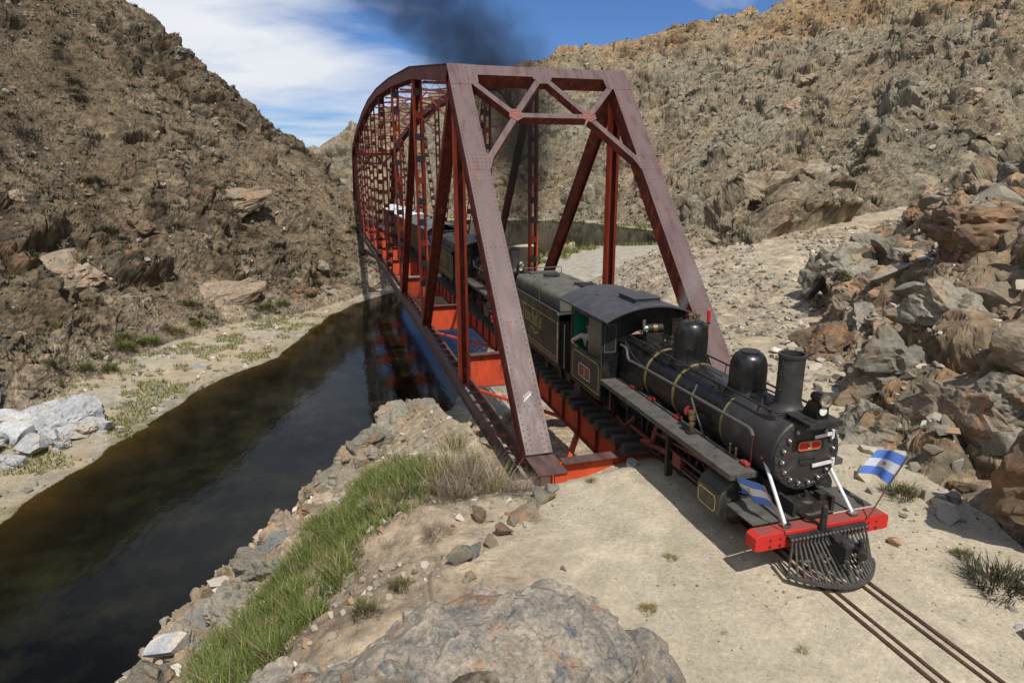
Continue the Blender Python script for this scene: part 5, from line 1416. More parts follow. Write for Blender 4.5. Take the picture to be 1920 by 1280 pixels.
def make_tender():
    R_ = empty('tender', (0, 6.6, 0))
    y0, y1, X_ = 4.10, 9.15, 1.06
    m = MB()
    # side sheets with a rounded upper front corner
    for sd_ in (-1, 1):
        poly = [(y0, .70), (y0, 2.06)] + [(y0 + .18 - .18 * math.cos(PI / 2 * k / 5), 2.06 + .20 * math.sin(PI / 2 * k / 5)) for k in range(1, 6)] + [(y1, 2.26), (y1, .70)]
        m.prism(poly if sd_ > 0 else poly[::-1], 'x', sd_ * (X_ - .02), sd_ * X_)
    m.span(-X_ + .021, X_ - .021, y1 - .02, y1, .70, 2.26); m.span(-X_ + .021, X_ - .021, y0 + .05, y0 + .07, .70, 2.0); m.span(-X_ + .021, X_ - .021, y0 + .071, y1 - .021, 2.18, 2.2)
    body = m.build('tank_body', M_CABSIDE, R_, smooth=False)
    for sd_ in (-1, 1):
        m = MB(); pts = [(sd_ * (X_ + .005), y0, 1.2), (sd_ * (X_ + .005), y0, 2.06)] + [(sd_ * (X_ + .005), y0 + .18 - .18 * math.cos(PI / 2 * k / 5), 2.06 + .21 * math.sin(PI / 2 * k / 5)) for k in range(1, 6)] + [(sd_ * (X_ + .005), y1, 2.27)]
        m.tube(pts, .022, 8); m.build('beading', M_PIPE, body)
        m = MB(); x = sd_ * (X_ + .0035)
        lining(m, [(y0 + .22, .90), (y0 + .14, 1.0), (y0 + .14, 1.84), (y0 + .24, 1.95), (y1 - .24, 1.95), (y1 - .14, 1.84), (y1 - .14, 1.0), (y1 - .22, .90)], .018, x)
        lining(m, [(y0 + .05, .80), (y1 - .05, .80)], .014, x, closed=False)
        m.build('gold_lining', M_GOLD, body, smooth=False)
    m = MB(); lettering(m, 'La Trochita', 8.52, 1.43, .50, -(X_ + .0036)); m.build('lettering', M_GOLD, body, smooth=False)
    m = MB(); Pf = lambda u, v: (-(X_ + .0036), 6.75 - u, v)
    ribbon(m, [(0, 1.27), (.1, 1.31), (.22, 1.29), (.3, 1.22), (.26, 1.20)], .03, Pf); ribbon(m, [(.34, 1.20), (.46, 1.17), (.6, 1.21), (.72, 1.26), (.78, 1.22)], .03, Pf); ribbon(m, [(.3, 1.25), (.42, 1.27)], .02, Pf)
    m.build('flourish', M_GOLD, body, smooth=False)
    # upper bunker with rounded shoulders
    prof = [(-.90, 2.2005), (-.90, 2.50)] + [(-.90 + .16 - .16 * math.cos(PI / 2 * k / 5), 2.50 + .18 * math.sin(PI / 2 * k / 5)) for k in range(1, 6)] + [(-.3, 2.715), (.3, 2.715)]
    prof += [(.90 - .16 + .16 * math.cos(PI / 2 * (5 - k) / 5), 2.50 + .18 * math.sin(PI / 2 * (5 - k) / 5)) for k in range(0, 5)] + [(.90, 2.50), (.90, 2.2005)]
    m = MB(); m.prism(prof, 'y', 4.48, 8.95); up = m.build('bunker', M_TOP, R_, bevel=.03)
    m = MB()
    for yy in (6.95, 6.25): m.tube([(-.93, yy, 2.22), (-.93, yy, 2.62), (-.90, yy, 2.74), (-.78, yy, 2.78), (-.70, yy, 2.73)], .016, 6)
    for z in (2.3, 2.45, 2.58): m.tube([(-.93, 6.25, z), (-.93, 6.95, z)], .012, 6)
    m.build('ladder', M_PIPE, R_)
    m = MB(); m.cyl((.05, 7.9, 2.70), (.05, 7.9, 2.78), .28, .28, 24); m.build('filler_lid', M_CHASSIS, up)
    m = MB(); random.seed(11)
    for k in range(26):
        m.tube([(.15 + .6 * random.random(), 5.2 + .9 * random.random(), 2.74 + .03 * random.random()) for _ in range(3)], .025, 5)
    tag(m.build('coiled_chain', M_CHASSIS, up), kind='stuff')
    m = MB(); m.span(-.5, .5, 8.5, 8.9, 2.7, 2.76); m.tube([(-.8, 8.93, 2.6), (-.8, 8.95, 2.86), (.8, 8.95, 2.86), (.8, 8.93, 2.6)], .02, 6); m.build('rear_rail', M_PIPE, up)
    m = MB(); m.cyl((-1.13, 4.0, .85), (-1.13, 4.0, 2.05), .02, n=8); m.cyl((1.13, 4.0, .85), (1.13, 4.0, 2.05), .02, n=8); m.build('grab_rail', M_STEEL, R_)
    m = MB(); m.span(-1.0, 1.0, y0, y1 + .05, .55, .695); m.span(-.12, .12, y1, y1 + .75, .5, .64); m.span(-1.1, 1.1, y1 + .02, y1 + .12, .45, .7); fr = m.build('underframe', M_CHASSIS, R_)
    for yc in (5.2, 8.1):
        m = MB()
        for sd_ in (-1, 1): m.span(sd_ * .66, sd_ * .74, yc - .95, yc + .95, .30, .48); [m.span(sd_ * .62, sd_ * .82, yc + q - .12, yc + q + .12, .16, .44) for q in (-.6, .6)]
        m.span(-.7, .7, yc - .12, yc + .12, .34, .55); bg = m.build('bogie', M_CHASSIS, R_)
        for q in (-.6, .6):
            for sd_ in (-1, 1):
                w = MB(); wheel(w, sd_ * .45, yc + q, .30, spokes=6); w.build('wheel', M_CHASSIS, bg)
    return R_

def make_coach(y0, L_, roofm, sidem):
    R_ = empty('passenger_coach', (0, y0, 0))
    X_ = 1.06; b0, b1 = y0 + 1.0, y0 + L_ - 1.0
    for sd_ in (-1, 1):
        m = MB(); nw = 8; pitch = (b1 - b0 - .4) / nw
        m.span(sd_ * (X_ - .03), sd_ * X_, b0, b1, .85, 1.60); m.span(sd_ * (X_ - .03), sd_ * X_, b0, b1, 2.25, 2.62)
        for k in range(nw + 1):
            yy = b0 + .2 + k * pitch; m.span(sd_ * (X_ - .03), sd_ * X_, yy - .2 if k else b0, yy + .2 if k < nw else b1, 1.6, 2.25)
        s_ = m.build('side_wall', sidem, R_, smooth=False)
        for k in range(nw):
            yy = b0 + .2 + k * pitch
            m = MB(); m.span(sd_ * (X_ - .02), sd_ * (X_ - .012), yy + .2, yy + pitch - .2, 1.6, 2.25); m.build('window', M_GLASS, s_, smooth=False)
    for yy in (b0, b1 - .03):
        m = MB(); m.span(-X_ + .031, -.35, yy, yy + .03, .85, 2.62); m.span(.35, X_ - .031, yy, yy + .03, .85, 2.62); m.span(-.35, .35, yy, yy + .03, 2.3, 2.62); m.build('end_wall', sidem, R_, smooth=False)
    m = MB(); arc = [(-1.16 + 2.32 * k / 18) for k in range(19)]
    zf = lambda x, t: 2.62 + .42 * (1 - (abs(x) / 1.16) ** 2.3) + t
    m.prism([(x, zf(x, 0)) for x in arc] + [(x, zf(x, .03)) for x in reversed(arc)], 'y', y0 + .1, y0 + L_ - .1); rf = m.build('roof', roofm, R_, angle=25)
    m = MB(); [m.cyl((0, y0 + 1.8 + 1.9 * k, 3.05), (0, y0 + 1.8 + 1.9 * k, 3.22), .09, .12) for k in range(int((L_ - 2) / 1.9))]; tag(m.build('roof_vents', M_CHASSIS, rf), kind='stuff')
    m = MB(); m.span(-X_, X_, y0 + .1, y0 + L_ - .1, .72, .85); [m.span(sd_ * .5, sd_ * .6, y0 + .3, y0 + L_ - .3, .5, .72) for sd_ in (-1, 1)]; m.span(-.1, .1, y0 - .35, y0 + .1, .5, .64); m.span(-.1, .1, y0 + L_ - .1, y0 + L_ + .3, .5, .64); m.build('underframe', M_CHASSIS, R_)
    for e in (y0 + .14, y0 + L_ - .14):
        m = MB()
        for sd_ in (-1, 1):
            m.tube([(sd_ * 1.0, e, .85), (sd_ * 1.0, e, 2.66)], .02, 6); m.tube([(sd_ * 1.0, e, 1.75), (sd_ * .35, e, 1.75), (sd_ * .35, e, .85)], .016, 6)
            for q in (.5, .7, .85): m.tube([(sd_ * q, e, .85), (sd_ * q, e, 1.75)], .008, 4)
        m.build('platform_rail', M_CHASSIS, R_)
    for yc in (y0 + 2.0, y0 + L_ - 2.0):
        m = MB(); [m.span(sd_ * .62, sd_ * .7, yc - .9, yc + .9, .28, .46) for sd_ in (-1, 1)]; m.span(-.6, .6, yc - .1, yc + .1, .3, .5); bg = m.build('bogie', M_CHASSIS, R_)
        for q in (-.6, .6):
            for sd_ in (-1, 1):
                w = MB(); wheel(w, sd_ * .45, yc + q, .30, spokes=6); w.build('wheel', M_CHASSIS, bg)
    return R_

loco = make_locomotive()
tag(loco, 'leading black steam locomotive with red number 3 plate and cowcatcher, leaving the bridge', 'steam locomotive', 'two double-headed steam engines')
tender = make_tender()
tag(tender, 'first tender with gold lettering on its dusty side, coupled behind the leading cab', 'tender', 'tenders of the two engines')
SHIFT = 16.3
loco2 = copy_tree(loco); loco2.location.y += SHIFT
loco2['label'] = 'second black steam locomotive following on the bridge, half hidden behind the left end post'
tender2 = copy_tree(tender); tender2.location.y += SHIFT
tender2['label'] = 'second tender, seen through the left truss ahead of the coaches'
M_COACHROOF = mat('grey_canvas_roof', (.10, .105, .115), (.14, .145, .15), 3, 0.7, 0.8)
M_WHITEROOF = mat('white_painted_roof', (.72, .74, .77), (.60, .62, .66), 2, 0.5, 0.7)
M_COACHSIDE = mat('dark_varnished_coach_side', (.030, .024, .020), (.045, .036, .030), 3, 0.4, 0.6, stretch=(1, 6, 1))
coach = make_coach(28.0, 11.0, M_COACHROOF, M_COACHSIDE)
tag(coach, 'dark coach with a grey arched roof, first behind the tenders inside the truss', 'coach', 'coaches of the train')
coach2 = make_coach(39.6, 11.0, M_WHITEROOF, M_COACHSIDE)
tag(coach2, 'white roofed coach in the middle of the bridge, right behind the grey roofed one', 'coach', 'coaches of the train')
coach3 = copy_tree(coach2); coach3.location.y += 11.6
coach3['label'] = 'last white roofed coach, deepest inside the far end of the bridge'

# ------------------------------------------------------------------ flags
M_FBLUE = mat('flag_sky_blue', (.13, .27, .74), (.11, .24, .68), 4, 0.8)
M_FWHITE = mat('flag_white', (.78, .79, .82), (.70, .71, .76), 4, 0.8)
M_FSUN = mat('flag_sun_gold', (.55, .26, .05), None, 4, 0.8)
M_STICK = mat('brown_flag_stick', (.16, .085, .050), (.12, .06, .035), 9, 0.6)
def flag(base, top, drop, fly, label, ph):
    """base, top: the stick; cloth hangs from near the top, streaming along fly"""
    base, top = Vector(base), Vector(top)
    R_ = empty('flag', base)
    tag(R_, label, 'flag', 'national flags on the leading engine')
    m = MB(); m.tube([base, base.lerp(top, .5) + Vector((.004, .01, .01)), top], .011, 8); m.build('stick', M_STICK, R_)
    up = (top - base).normalized(); fly = Vector(fly); L_ = fly.length; f_ = fly.normalized()
    nrm = f_.cross(up).normalized()
    NU, NV = 28, 18
    V_, F_, MI = [], [], []
    for i in range(NU + 1):
        u = i / NU
        for j in range(NV + 1):
            v = j / NV
            amp = .06 * u ** .8
            p = top - up * (.015 + v * drop * (1 + .05 * math.sin(3 * u + ph))) + f_ * (u * L_)
            p += nrm * (amp * math.sin(7.5 * u + 1.2 * v + ph) + .025 * u * math.sin(15 * u - 3 * v + 2 * ph)) - Vector((0, 0, 1)) * (.10 * u * u + .025 * u * math.sin(5 * u + ph))
            V_.append(p)
    for i in range(NU):
        for j in range(NV):
            a = i * (NV + 1) + j
            F_.append((a, a + 1, a + NV + 2, a + NV + 1)); MI.append(1 if NV / 3 <= j < 2 * NV / 3 else 0)
            cu, cv = (i + .5) / NU - .5, (j + .5) / NV - .5
            if (cu * L_) ** 2 + (cv * drop) ** 2 < (.042) ** 2: MI[-1] = 2
    link_mesh('cloth', V_, F_, [M_FBLUE, M_FWHITE, M_FSUN], R_, angle=180, mat_idx=MI)
    return R_
flag((-.74, -5.25, .70), (-1.00, -4.93, 1.40), .38, (.02, .95, -.14), 'blue and white flag with a sun streaming back beside the left white brace', .4)
flag((.78, -5.26, .70), (1.13, -5.50, 1.86), .50, (.02, .58, -.02), 'blue and white flag with a sun flying from the right end of the red beam', 2.1)
# ------------------------------------------------------------------ rocks
def rock_mat(name, ca, cb, cc, cd, scale=1.0, sparkle=0.0, clo=.53, contrast=1.0):
    m, nt, b = new_mat(name)
    N, L = nt.nodes, nt.links
    ge = N.new('ShaderNodeTexCoord'); oi = N.new('ShaderNodeObjectInfo')
    add = N.new('ShaderNodeVectorMath'); add.operation = 'ADD'
    sc = N.new('ShaderNodeVectorMath'); sc.operation = 'SCALE'; sc.inputs['Scale'].default_value = 37.0
    cx_ = N.new('ShaderNodeCombineXYZ'); [L.new(oi.outputs['Random'], cx_.inputs[i]) for i in range(3)]
    L.new(cx_.outputs[0], sc.inputs[0]); L.new(ge.outputs['Object'], add.inputs[0]); L.new(sc.outputs[0], add.inputs[1])
    def noise(s, d=9, r=0.62, dist=0.4):
        n = N.new('ShaderNodeTexNoise'); n.inputs['Scale'].default_value = s * scale; n.inputs['Detail'].default_value = d; n.inputs['Roughness'].default_value = r; n.inputs['Distortion'].default_value = dist
        L.new(add.outputs[0], n.inputs['Vector']); return n.outputs['Fac']
    def rng(src, a, c, lo=0, hi=1):
        r = N.new('ShaderNodeMapRange'); r.inputs['From Min'].default_value = a; r.inputs['From Max'].default_value = c; r.inputs['To Min'].default_value = lo; r.inputs['To Max'].default_value = hi
        L.new(src, r.inputs['Value']); return r.outputs[0]
    def mix(f, a, c):
        k = N.new('ShaderNodeMixRGB')
        L.new(f, k.inputs['Fac'])
        for i, q in ((1, a), (2, c)):
            if isinstance(q, tuple): k.inputs[i].default_value = c4(q)
            else: L.new(q, k.inputs[i])
        return k.outputs[0]
    c = mix(rng(noise(1.1), .38, .62), ca, cb)
    c = mix(rng(noise(.75), clo, clo + .10), c, cc)
    c = mix(rng(noise(1.9), .57, .66), c, cd)
    v = N.new('ShaderNodeMixRGB'); v.blend_type = 'MULTIPLY'; v.inputs['Fac'].default_value = 1
    g = rng(noise(11, 6, .7, 0), .3, .7, 1 - .32 * contrast, 1 + .30 * contrast)
    L.new(c, v.inputs[1]); L.new(g, v.inputs[2])
    v2 = N.new('ShaderNodeMixRGB'); v2.blend_type = 'MULTIPLY'; v2.inputs['Fac'].default_value = 1
    L.new(v.outputs[0], v2.inputs[1]); L.new(rng(oi.outputs['Random'], 0, 1, .78, 1.18), v2.inputs[2])
    L.new(v2.outputs[0], b.inputs['Base Color'])
    b.inputs['Roughness'].default_value = .82; b.inputs['Specular IOR Level'].default_value = .25
    if sparkle:
        vo = N.new('ShaderNodeTexVoronoi'); vo.inputs['Scale'].default_value = 70; L.new(add.outputs[0], vo.inputs['Vector'])
        s_ = N.new('ShaderNodeSeparateColor'); L.new(vo.outputs['Color'], s_.inputs[0])
        L.new(rng(s_.outputs[0], .75, .95, .85, .35), b.inputs['Roughness'])
    bp = N.new('ShaderNodeBump'); bp.inputs['Strength'].default_value = .9; bp.inputs['Distance'].default_value = .05
    L.new(noise(7.5, 12, .74), bp.inputs['Height']); L.new(bp.outputs[0], b.inputs['Normal'])
    return m
M_RTAN = rock_mat('tan_rock', (.30, .235, .165), (.21, .165, .12), (.36, .22, .13), (.16, .145, .12))
M_RGREY = rock_mat('grey_green_rock', (.265, .242, .185), (.190, .172, .135), (.32, .21, .125), (.12, .112, .095))
M_RBROWN = rock_mat('brown_rock', (.20, .135, .085), (.14, .100, .07), (.31, .17, .085), (.10, .085, .07))
M_RWHITE = rock_mat('white_grey_rock', (.50, .49, .47), (.34, .35, .36), (.52, .45, .37), (.22, .24, .27), scale=.8)
M_RBOULDER = rock_mat('lichen_boulder', (.37, .315, .245), (.215, .200, .175), (.36, .20, .11), (.150, .156, .160), scale=1.7, sparkle=1, clo=.55, contrast=1.6)
M_RBLUE = rock_mat('slate_rock', (.26, .255, .235), (.19, .195, .19), (.33, .26, .17), (.13, .14, .145))

def noise3(p, seed):
    """cheap smooth 3-D noise from three perlin slices"""
    return (perlin(p[:, 0] + .7 * p[:, 2], p[:, 1] - .4 * p[:, 2], seed) + perlin(p[:, 1] + .3 * p[:, 0], p[:, 2] + .5, seed + 3) + perlin(p[:, 2] - .6 * p[:, 1], p[:, 0] + .2, seed + 7)) / 2.0

import bmesh
def ico(sub):
    bm = bmesh.new(); bmesh.ops.create_icosphere(bm, subdivisions=sub, radius=1.0)
    v = np.array([q.co[:] for q in bm.verts]); f = [tuple(x.index for x in q.verts) for q in bm.faces]
    bm.free(); return v, f
def rock_shape(seed, sub=3, planes=10, rough=.035, flat=.8, lo=.34, hi=.64):
    r = np.random.default_rng(seed)
    v, f = ico(sub)
    v = v * np.array([1, r.uniform(.75, 1.0), flat])
    v = v * 1.3
    for k in range(planes):
        n = r.normal(size=3); n /= np.linalg.norm(n)
        d = r.uniform(lo, hi)
        s = v @ n - d * np.linalg.norm(n * np.array([1, .85, flat]))
        v = v - np.outer(np.maximum(s, 0) * .96, n)
    if rough:
        nn = v / (np.linalg.norm(v, axis=1)[:, None] + 1e-6)
        v = v + nn * (rough * noise3(v * 2.3 + seed, seed) + rough * .55 * noise3(v * 5.5, seed + 9))[:, None]
    return v, f
def rock_proto(name, seed, matl, sub=3, **k):
    v, f = rock_shape(seed, sub, **k)
    me = bpy.data.meshes.new(name); me.from_pydata([tuple(p) for p in v], [], f); me.materials.append(matl)
    me.polygons.foreach_set('use_smooth', [True] * len(f)); me.set_sharp_from_angle(angle=math.radians(24)); me.update()
    return me
def place(name, me, loc, scale, rot, label, cat, group=None):
    o = bpy.data.objects.new(name, me); COL.objects.link(o)
    o.location = loc; o.scale = scale if hasattr(scale, '__len__') else (scale,) * 3; o.rotation_euler = rot
    return tag(o, label, cat, group)

# foreground outcrop the viewer stands on
def big_boulder(name, seed, c, s, rot, label, sub=7, planes=7, bed=(.2, -.3, .9)):
    v, f = rock_shape(seed, sub, planes, rough=.0, flat=.95, lo=.60, hi=.84)
    v = v * np.array(s) / 1.12
    nn = v / (np.linalg.norm(v, axis=1)[:, None] + 1e-6)
    off = np.array([seed * 1.7, seed * .3, 0])
    d = .20 * cells3(v + off, .95, seed, bed=bed, crack=.15, soft=.14, thick=.75)[0] + .075 * cells3(v + off, .36, seed + 1, bed=bed, crack=.35, soft=.12, thick=.75)[0] + .007 * cells3(v + off, .12, seed + 6, bed=bed, crack=.3, soft=.2, thick=.75)[0]
    d += .05 * fbm3(v * 1.6 + off, seed + 2, 3) + .010 * fbm3(v * 7 + off, seed + 3, 4, .6) + .005 * fbm3(v * 38 + off, seed + 5, 2)
    v = v + nn * d[:, None]
    R_ = np.array(Matrix.Rotation(rot[2], 3, 'Z') @ Matrix.Rotation(rot[1], 3, 'Y') @ Matrix.Rotation(rot[0], 3, 'X'))
    v = v @ R_.T
    me = bpy.data.meshes.new(name); me.from_pydata([tuple(p) for p in v], [], f); me.materials.append(M_RBOULDER)
    me.polygons.foreach_set('use_smooth', [True] * len(f)); me.set_sharp_from_angle(angle=math.radians(32)); me.update()
    o = bpy.data.objects.new(name, me); COL.objects.link(o); o.location = c
    return tag(o, label, 'boulder', 'boulders of the near outcrop')
big_boulder('boulder', 5, (-6.25, -7.5, .36), (1.95, 1.5, 1.30), (.12, -.12, .30), 'large rust-stained grey boulder at the bottom centre, nearest the viewer')
big_boulder('boulder', 17, (-4.75, -7.75, .22), (1.25, 1.0, 1.05), (.1, .3, .9), 'grey-green cracked boulder just right of the big rust-stained one')
big_boulder('boulder', 29, (-7.75, -6.5, .0), (1.35, .85, .62), (.1, .3, .7), 'low tan slab sloping down from the left of the big rust-stained boulder', sub=6)
big_boulder('boulder', 31, (-8.35, -5.2, -.30), (.50, .35, .34), (.1, .1, .2), 'small pinkish stone at the bottom edge between the grass strip and slab', sub=5)

R7 = np.random.default_rng(99)
def scatter_rocks(name, spots, protos, label, group, cat='rock', sink=.25, tilt=.5, flat=1.0):
    """spots: (x, y, size). label: a text or a function of the index"""
    zs = ground_zs([p[0] for p in spots], [p[1] for p in spots])
    for i, ((x, y, s), z) in enumerate(zip(spots, zs)):
        me = protos[int(R7.integers(len(protos)))]
        sc = (s * R7.uniform(.85, 1.2), s * R7.uniform(.75, 1.1), s * R7.uniform(.7, 1.05) * flat)
        place(name, me, (x, y, z + s * (.45 - sink)), sc, (R7.uniform(-tilt, tilt), R7.uniform(-tilt, tilt), R7.uniform(0, 6.28)), label(i) if callable(label) else label, cat, group)

def big_proto(seed, matl, bed=(.3, -.2, .85), thick=.8):
    v, f = rock_shape(seed, 5, 8, rough=.0, flat=.8, lo=.5, hi=.75)
    nn = v / (np.linalg.norm(v, axis=1)[:, None] + 1e-6)
    off = np.array([seed * 1.3, seed * .7, 0])
    d = .24 * cells3(v + off, .85, seed, bed=bed, crack=.2, thick=thick, tilt=.6, soft=.1)[0] + .09 * cells3(v + off, .36, seed + 1, bed=bed, crack=.3, thick=thick, tilt=.5)[0] + .04 * fbm3(v * 5 + off, seed, 3)
    v = v + nn * d[:, None]
    me = bpy.data.meshes.new('crag_boulder'); me.from_pydata([tuple(p) for p in v], [], f); me.materials.append(matl); me.shade_flat(); me.update()
    return me
P_BIG = [big_proto(600 + k, (M_RGREY, M_RBROWN, M_RTAN)[k % 3]) for k in range(9)]
P_BIGW = [big_proto(620 + k, M_RWHITE, (.3, .3, .8)) for k in range(3)]
P_TAN = [rock_proto('rock', 100 + k, M_RTAN) for k in range(4)]
P_GREY = [rock_proto('rock', 120 + k, M_RGREY) for k in range(5)]
P_BROWN = [rock_proto('rock', 140 + k, M_RBROWN) for k in range(4)]
P_WHITE = [rock_proto('rock', 160 + k, M_RWHITE) for k in range(4)]
P_BLUE = [rock_proto('rock', 180 + k, M_RBLUE, rough=.035) for k in range(5)]

# white blocks on the far bank, bottom left
wr = [(-25.8, 29.2, 1.1), (-24.6, 26.6, 1.25), (-23.4, 25.2, 1.3), (-25.5, 25.6, 1.3), (-23.0, 28.3, 1.75), (-24.6, 30.6, .85), (-21.9, 27.0, 1.2), (-20.9, 27.6, .95), (-26.8, 27.4, 1.2), (-25.2, 23.2, 1.1), (-23.9, 31.2, .65), (-26.8, 24.8, 1.2), (-22.4, 25.6, .9), (-27.5, 30.5, 1.1), (-24.0, 23.4, .8)]
ORD = 'nearest second third fourth fifth sixth seventh eighth ninth tenth eleventh twelfth thirteenth fourteenth fifteenth sixteenth seventeenth eighteenth nineteenth twentieth'.split() + ['twenty-' + k for k in 'first second third fourth fifth sixth seventh eighth'.split()]
wr.sort(key=lambda q: -(q[0] * .85 - q[1] * .5))
wr = [(x, y, s * 1.05) for x, y, s in wr]
def wlab(i):
    if i == 0: return 'pale slab tip of the white boulder group, nearest the dark water'
    return f'white grey block on the left bank, {ORD[i]} of its group counting away from the water'
scatter_rocks('white_boulder', wr, P_BIGW + P_WHITE[:1], wlab, 'white boulders on the left bank', 'boulder', sink=.30, tilt=.45, flat=.95)

# blocks along the near bank edge above the water
be = []
crest = [(-11.2, -1.2), (-10.9, .2), (-10.5, 1.3), (-9.7, 2.2), (-9.1, 3.6), (-8.4, 4.9), (-7.8, 6.2), (-7.2, 7.4), (-6.7, 8.7), (-6.2, 9.6), (-5.5, 10.5), (-4.6, 11.2), (-3.6, 11.9)]
for i, (x, y) in enumerate(crest):
    for k in range(2): be.append((x + R7.uniform(-.2, .7), y + R7.uniform(-.5, .5), R7.uniform(.40, .75) * (1.25 if i > 6 else 1.0)))
be.sort(key=lambda q: -q[1])
def bl(i):
    return 'grey block on the near bank edge, nearest the bridge' if i == 0 else f'grey block on the near bank edge, {ORD[i]} counting from the bridge towards the viewer'
    return ('angular grey block on the near bank edge beside the green grass strip' if i < 12 else 'weathered grey block in the rocky bank corner left of the bridge foot')
scatter_rocks('bank_rock', be, [P_BIG[0], P_BIG[3], P_BIG[2], P_BIG[6]] + P_BLUE[:1], bl, 'rocks along the near bank edge', 'rock', sink=.34, tilt=.4)
place('bank_rock', P_WHITE[1], (-10.75, -.30, -3.0), (.48, .40, .42), (.2, .1, .4), 'single whitish block on the near bank edge at lower left', 'rock', 'rocks along the near bank edge')
# stones lining the sand, left of the end post
es = [(-3.40, -1.45, .30, P_GREY, 'grey angular stone nearest the bridge shoe in the row edging the sand'), (-3.75, -1.70, .27, P_GREY, 'second grey stone from the bridge shoe in the row edging the sand'),
      (-3.95, -2.10, .32, P_TAN, 'broad yellowish stone in the row edging the sand'), (-4.30, -2.20, .20, P_GREY, 'thin dark stone standing in the row edging the sand'),
      (-4.55, -2.55, .26, P_BROWN, 'orange topped stone in the row edging the sand'), (-4.85, -2.85, .22, P_TAN, 'small tan stone low in the row edging the sand'),
      (-5.20, -3.05, .30, P_BLUE, 'blue-grey flat stone low in the row edging the sand'), (-5.55, -3.35, .26, P_GREY, 'last grey stone of the row edging the sand, towards the boulder'),
      (-3.15, -1.10, .22, P_BLUE, 'small slate stone tucked against the orange floor beam'), (-1.02, -.55, .22, P_WHITE, 'pale rounded stone at the sand tip beside the engine and floor beam'), (-4.75, -1.6, .3, P_BROWN, 'reddish stone among dry twigs below the bridge shoe')]
for (x, y, s, pr, lb) in es:
    place('stone', pr[int(R7.integers(len(pr)))], (x, y, ground_z(x, y) + s * .3), (s, s * .8, s * .75), (R7.uniform(-.4, .4), R7.uniform(-.4, .4), R7.uniform(0, 6)), lb, 'stone', 'stones edging the sand')
for (x, y, s, lb) in ((1.85, -7.05, .22, 'flat pinkish white stone half buried right of the rails, nearer the engine'), (1.75, -7.9, .34, 'flat white stone half buried by the right rail near the lower corner')):
    place('stone', P_WHITE[2], (x, y, ground_z(x, y) - .02), (s, s * .6, s * .18), (0, 0, .5), lb, 'stone', 'flat stones beside the rails')

# crag of big blocks right of the line
cr = []
tries = R7.uniform(0, 1, (4000, 3))
xs_, ys_ = 2.5 + 26 * tries[:, 0], -9 + 28 * tries[:, 1]
_, _, inf_ = terrain(xs_, ys_)
okk = (inf_['d_n'] > .15) & (inf_['d_n'] < 9)
for x, y, t, d in zip(xs_[okk], ys_[okk], tries[okk, 2], inf_['d_n'][okk]):
    s = .28 + 1.15 * t ** 2.0
    if all((x - a) ** 2 + (y - b) ** 2 > (.55 * (s + q)) ** 2 for a, b, q in cr) and len(cr) < 120: cr.append((x, y, s))
def crl(i):
    x, y, s = cr[i]
    z_ = 'low at the foot of' if y < 0 else ('midway along' if y < 7 else 'at the far end of')
    k_ = 'big angular' if s > .85 else ('mid sized' if s > .5 else 'small broken')
    return f'{k_} rock {z_} the crag right of the engine'
scatter_rocks('crag_rock', cr, P_BIG + P_GREY[:2] + P_TAN[:1], crl, 'rocks of the crag right of the line', 'rock', sink=.42, tilt=.6)
bigs = [(4.9, -6.35, 1.7, P_BIG[1], 1.0, 'big brown boulder at the right edge above the dark bush'), (5.1, -1.0, 1.15, P_BIG[0], .9, 'tall grey-green block at the crag foot right of the smokebox'),
        (6.4, -2.2, 1.35, P_BIG[2], .85, 'broad tan faced block in the crag, right of the flag'), (7.4, .6, 1.5, P_BIG[3], .9, 'large grey block high in the crag above the headlight'),
        (9.6, 1.2, 1.4, P_BIG[0], .8, 'massive slabby block upper right in the crag'), (9.3, 5.2, 1.2, P_BIG[4], .9, 'dark reddish block at the crag foot beside the sandy path'),
        (13.4, 7.9, 1.5, P_BIG[5], .8, 'large pinkish block with a shaded side near the top of the crag'), (15.6, 11.2, 1.5, P_BIG[3], .8, 'grey block ending the crag where the sandy gully begins'),
        (14.5, 4.6, 1.7, P_BIG[4], .8, 'dark brown crag top at the right edge, in shadow'), (7.9, -3.8, 1.7, P_BIG[2], .9, 'tan block at the right edge beneath the slabby one')]
for (x, y, s, me, fl, lb) in bigs:
    place('crag_boulder', me, (x, y, ground_z(x, y) + s * .15), (s, s * .85, s * fl), (R7.uniform(-.3, .3), R7.uniform(-.3, .3), R7.uniform(0, 6)), lb, 'boulder', 'largest blocks of the crag')

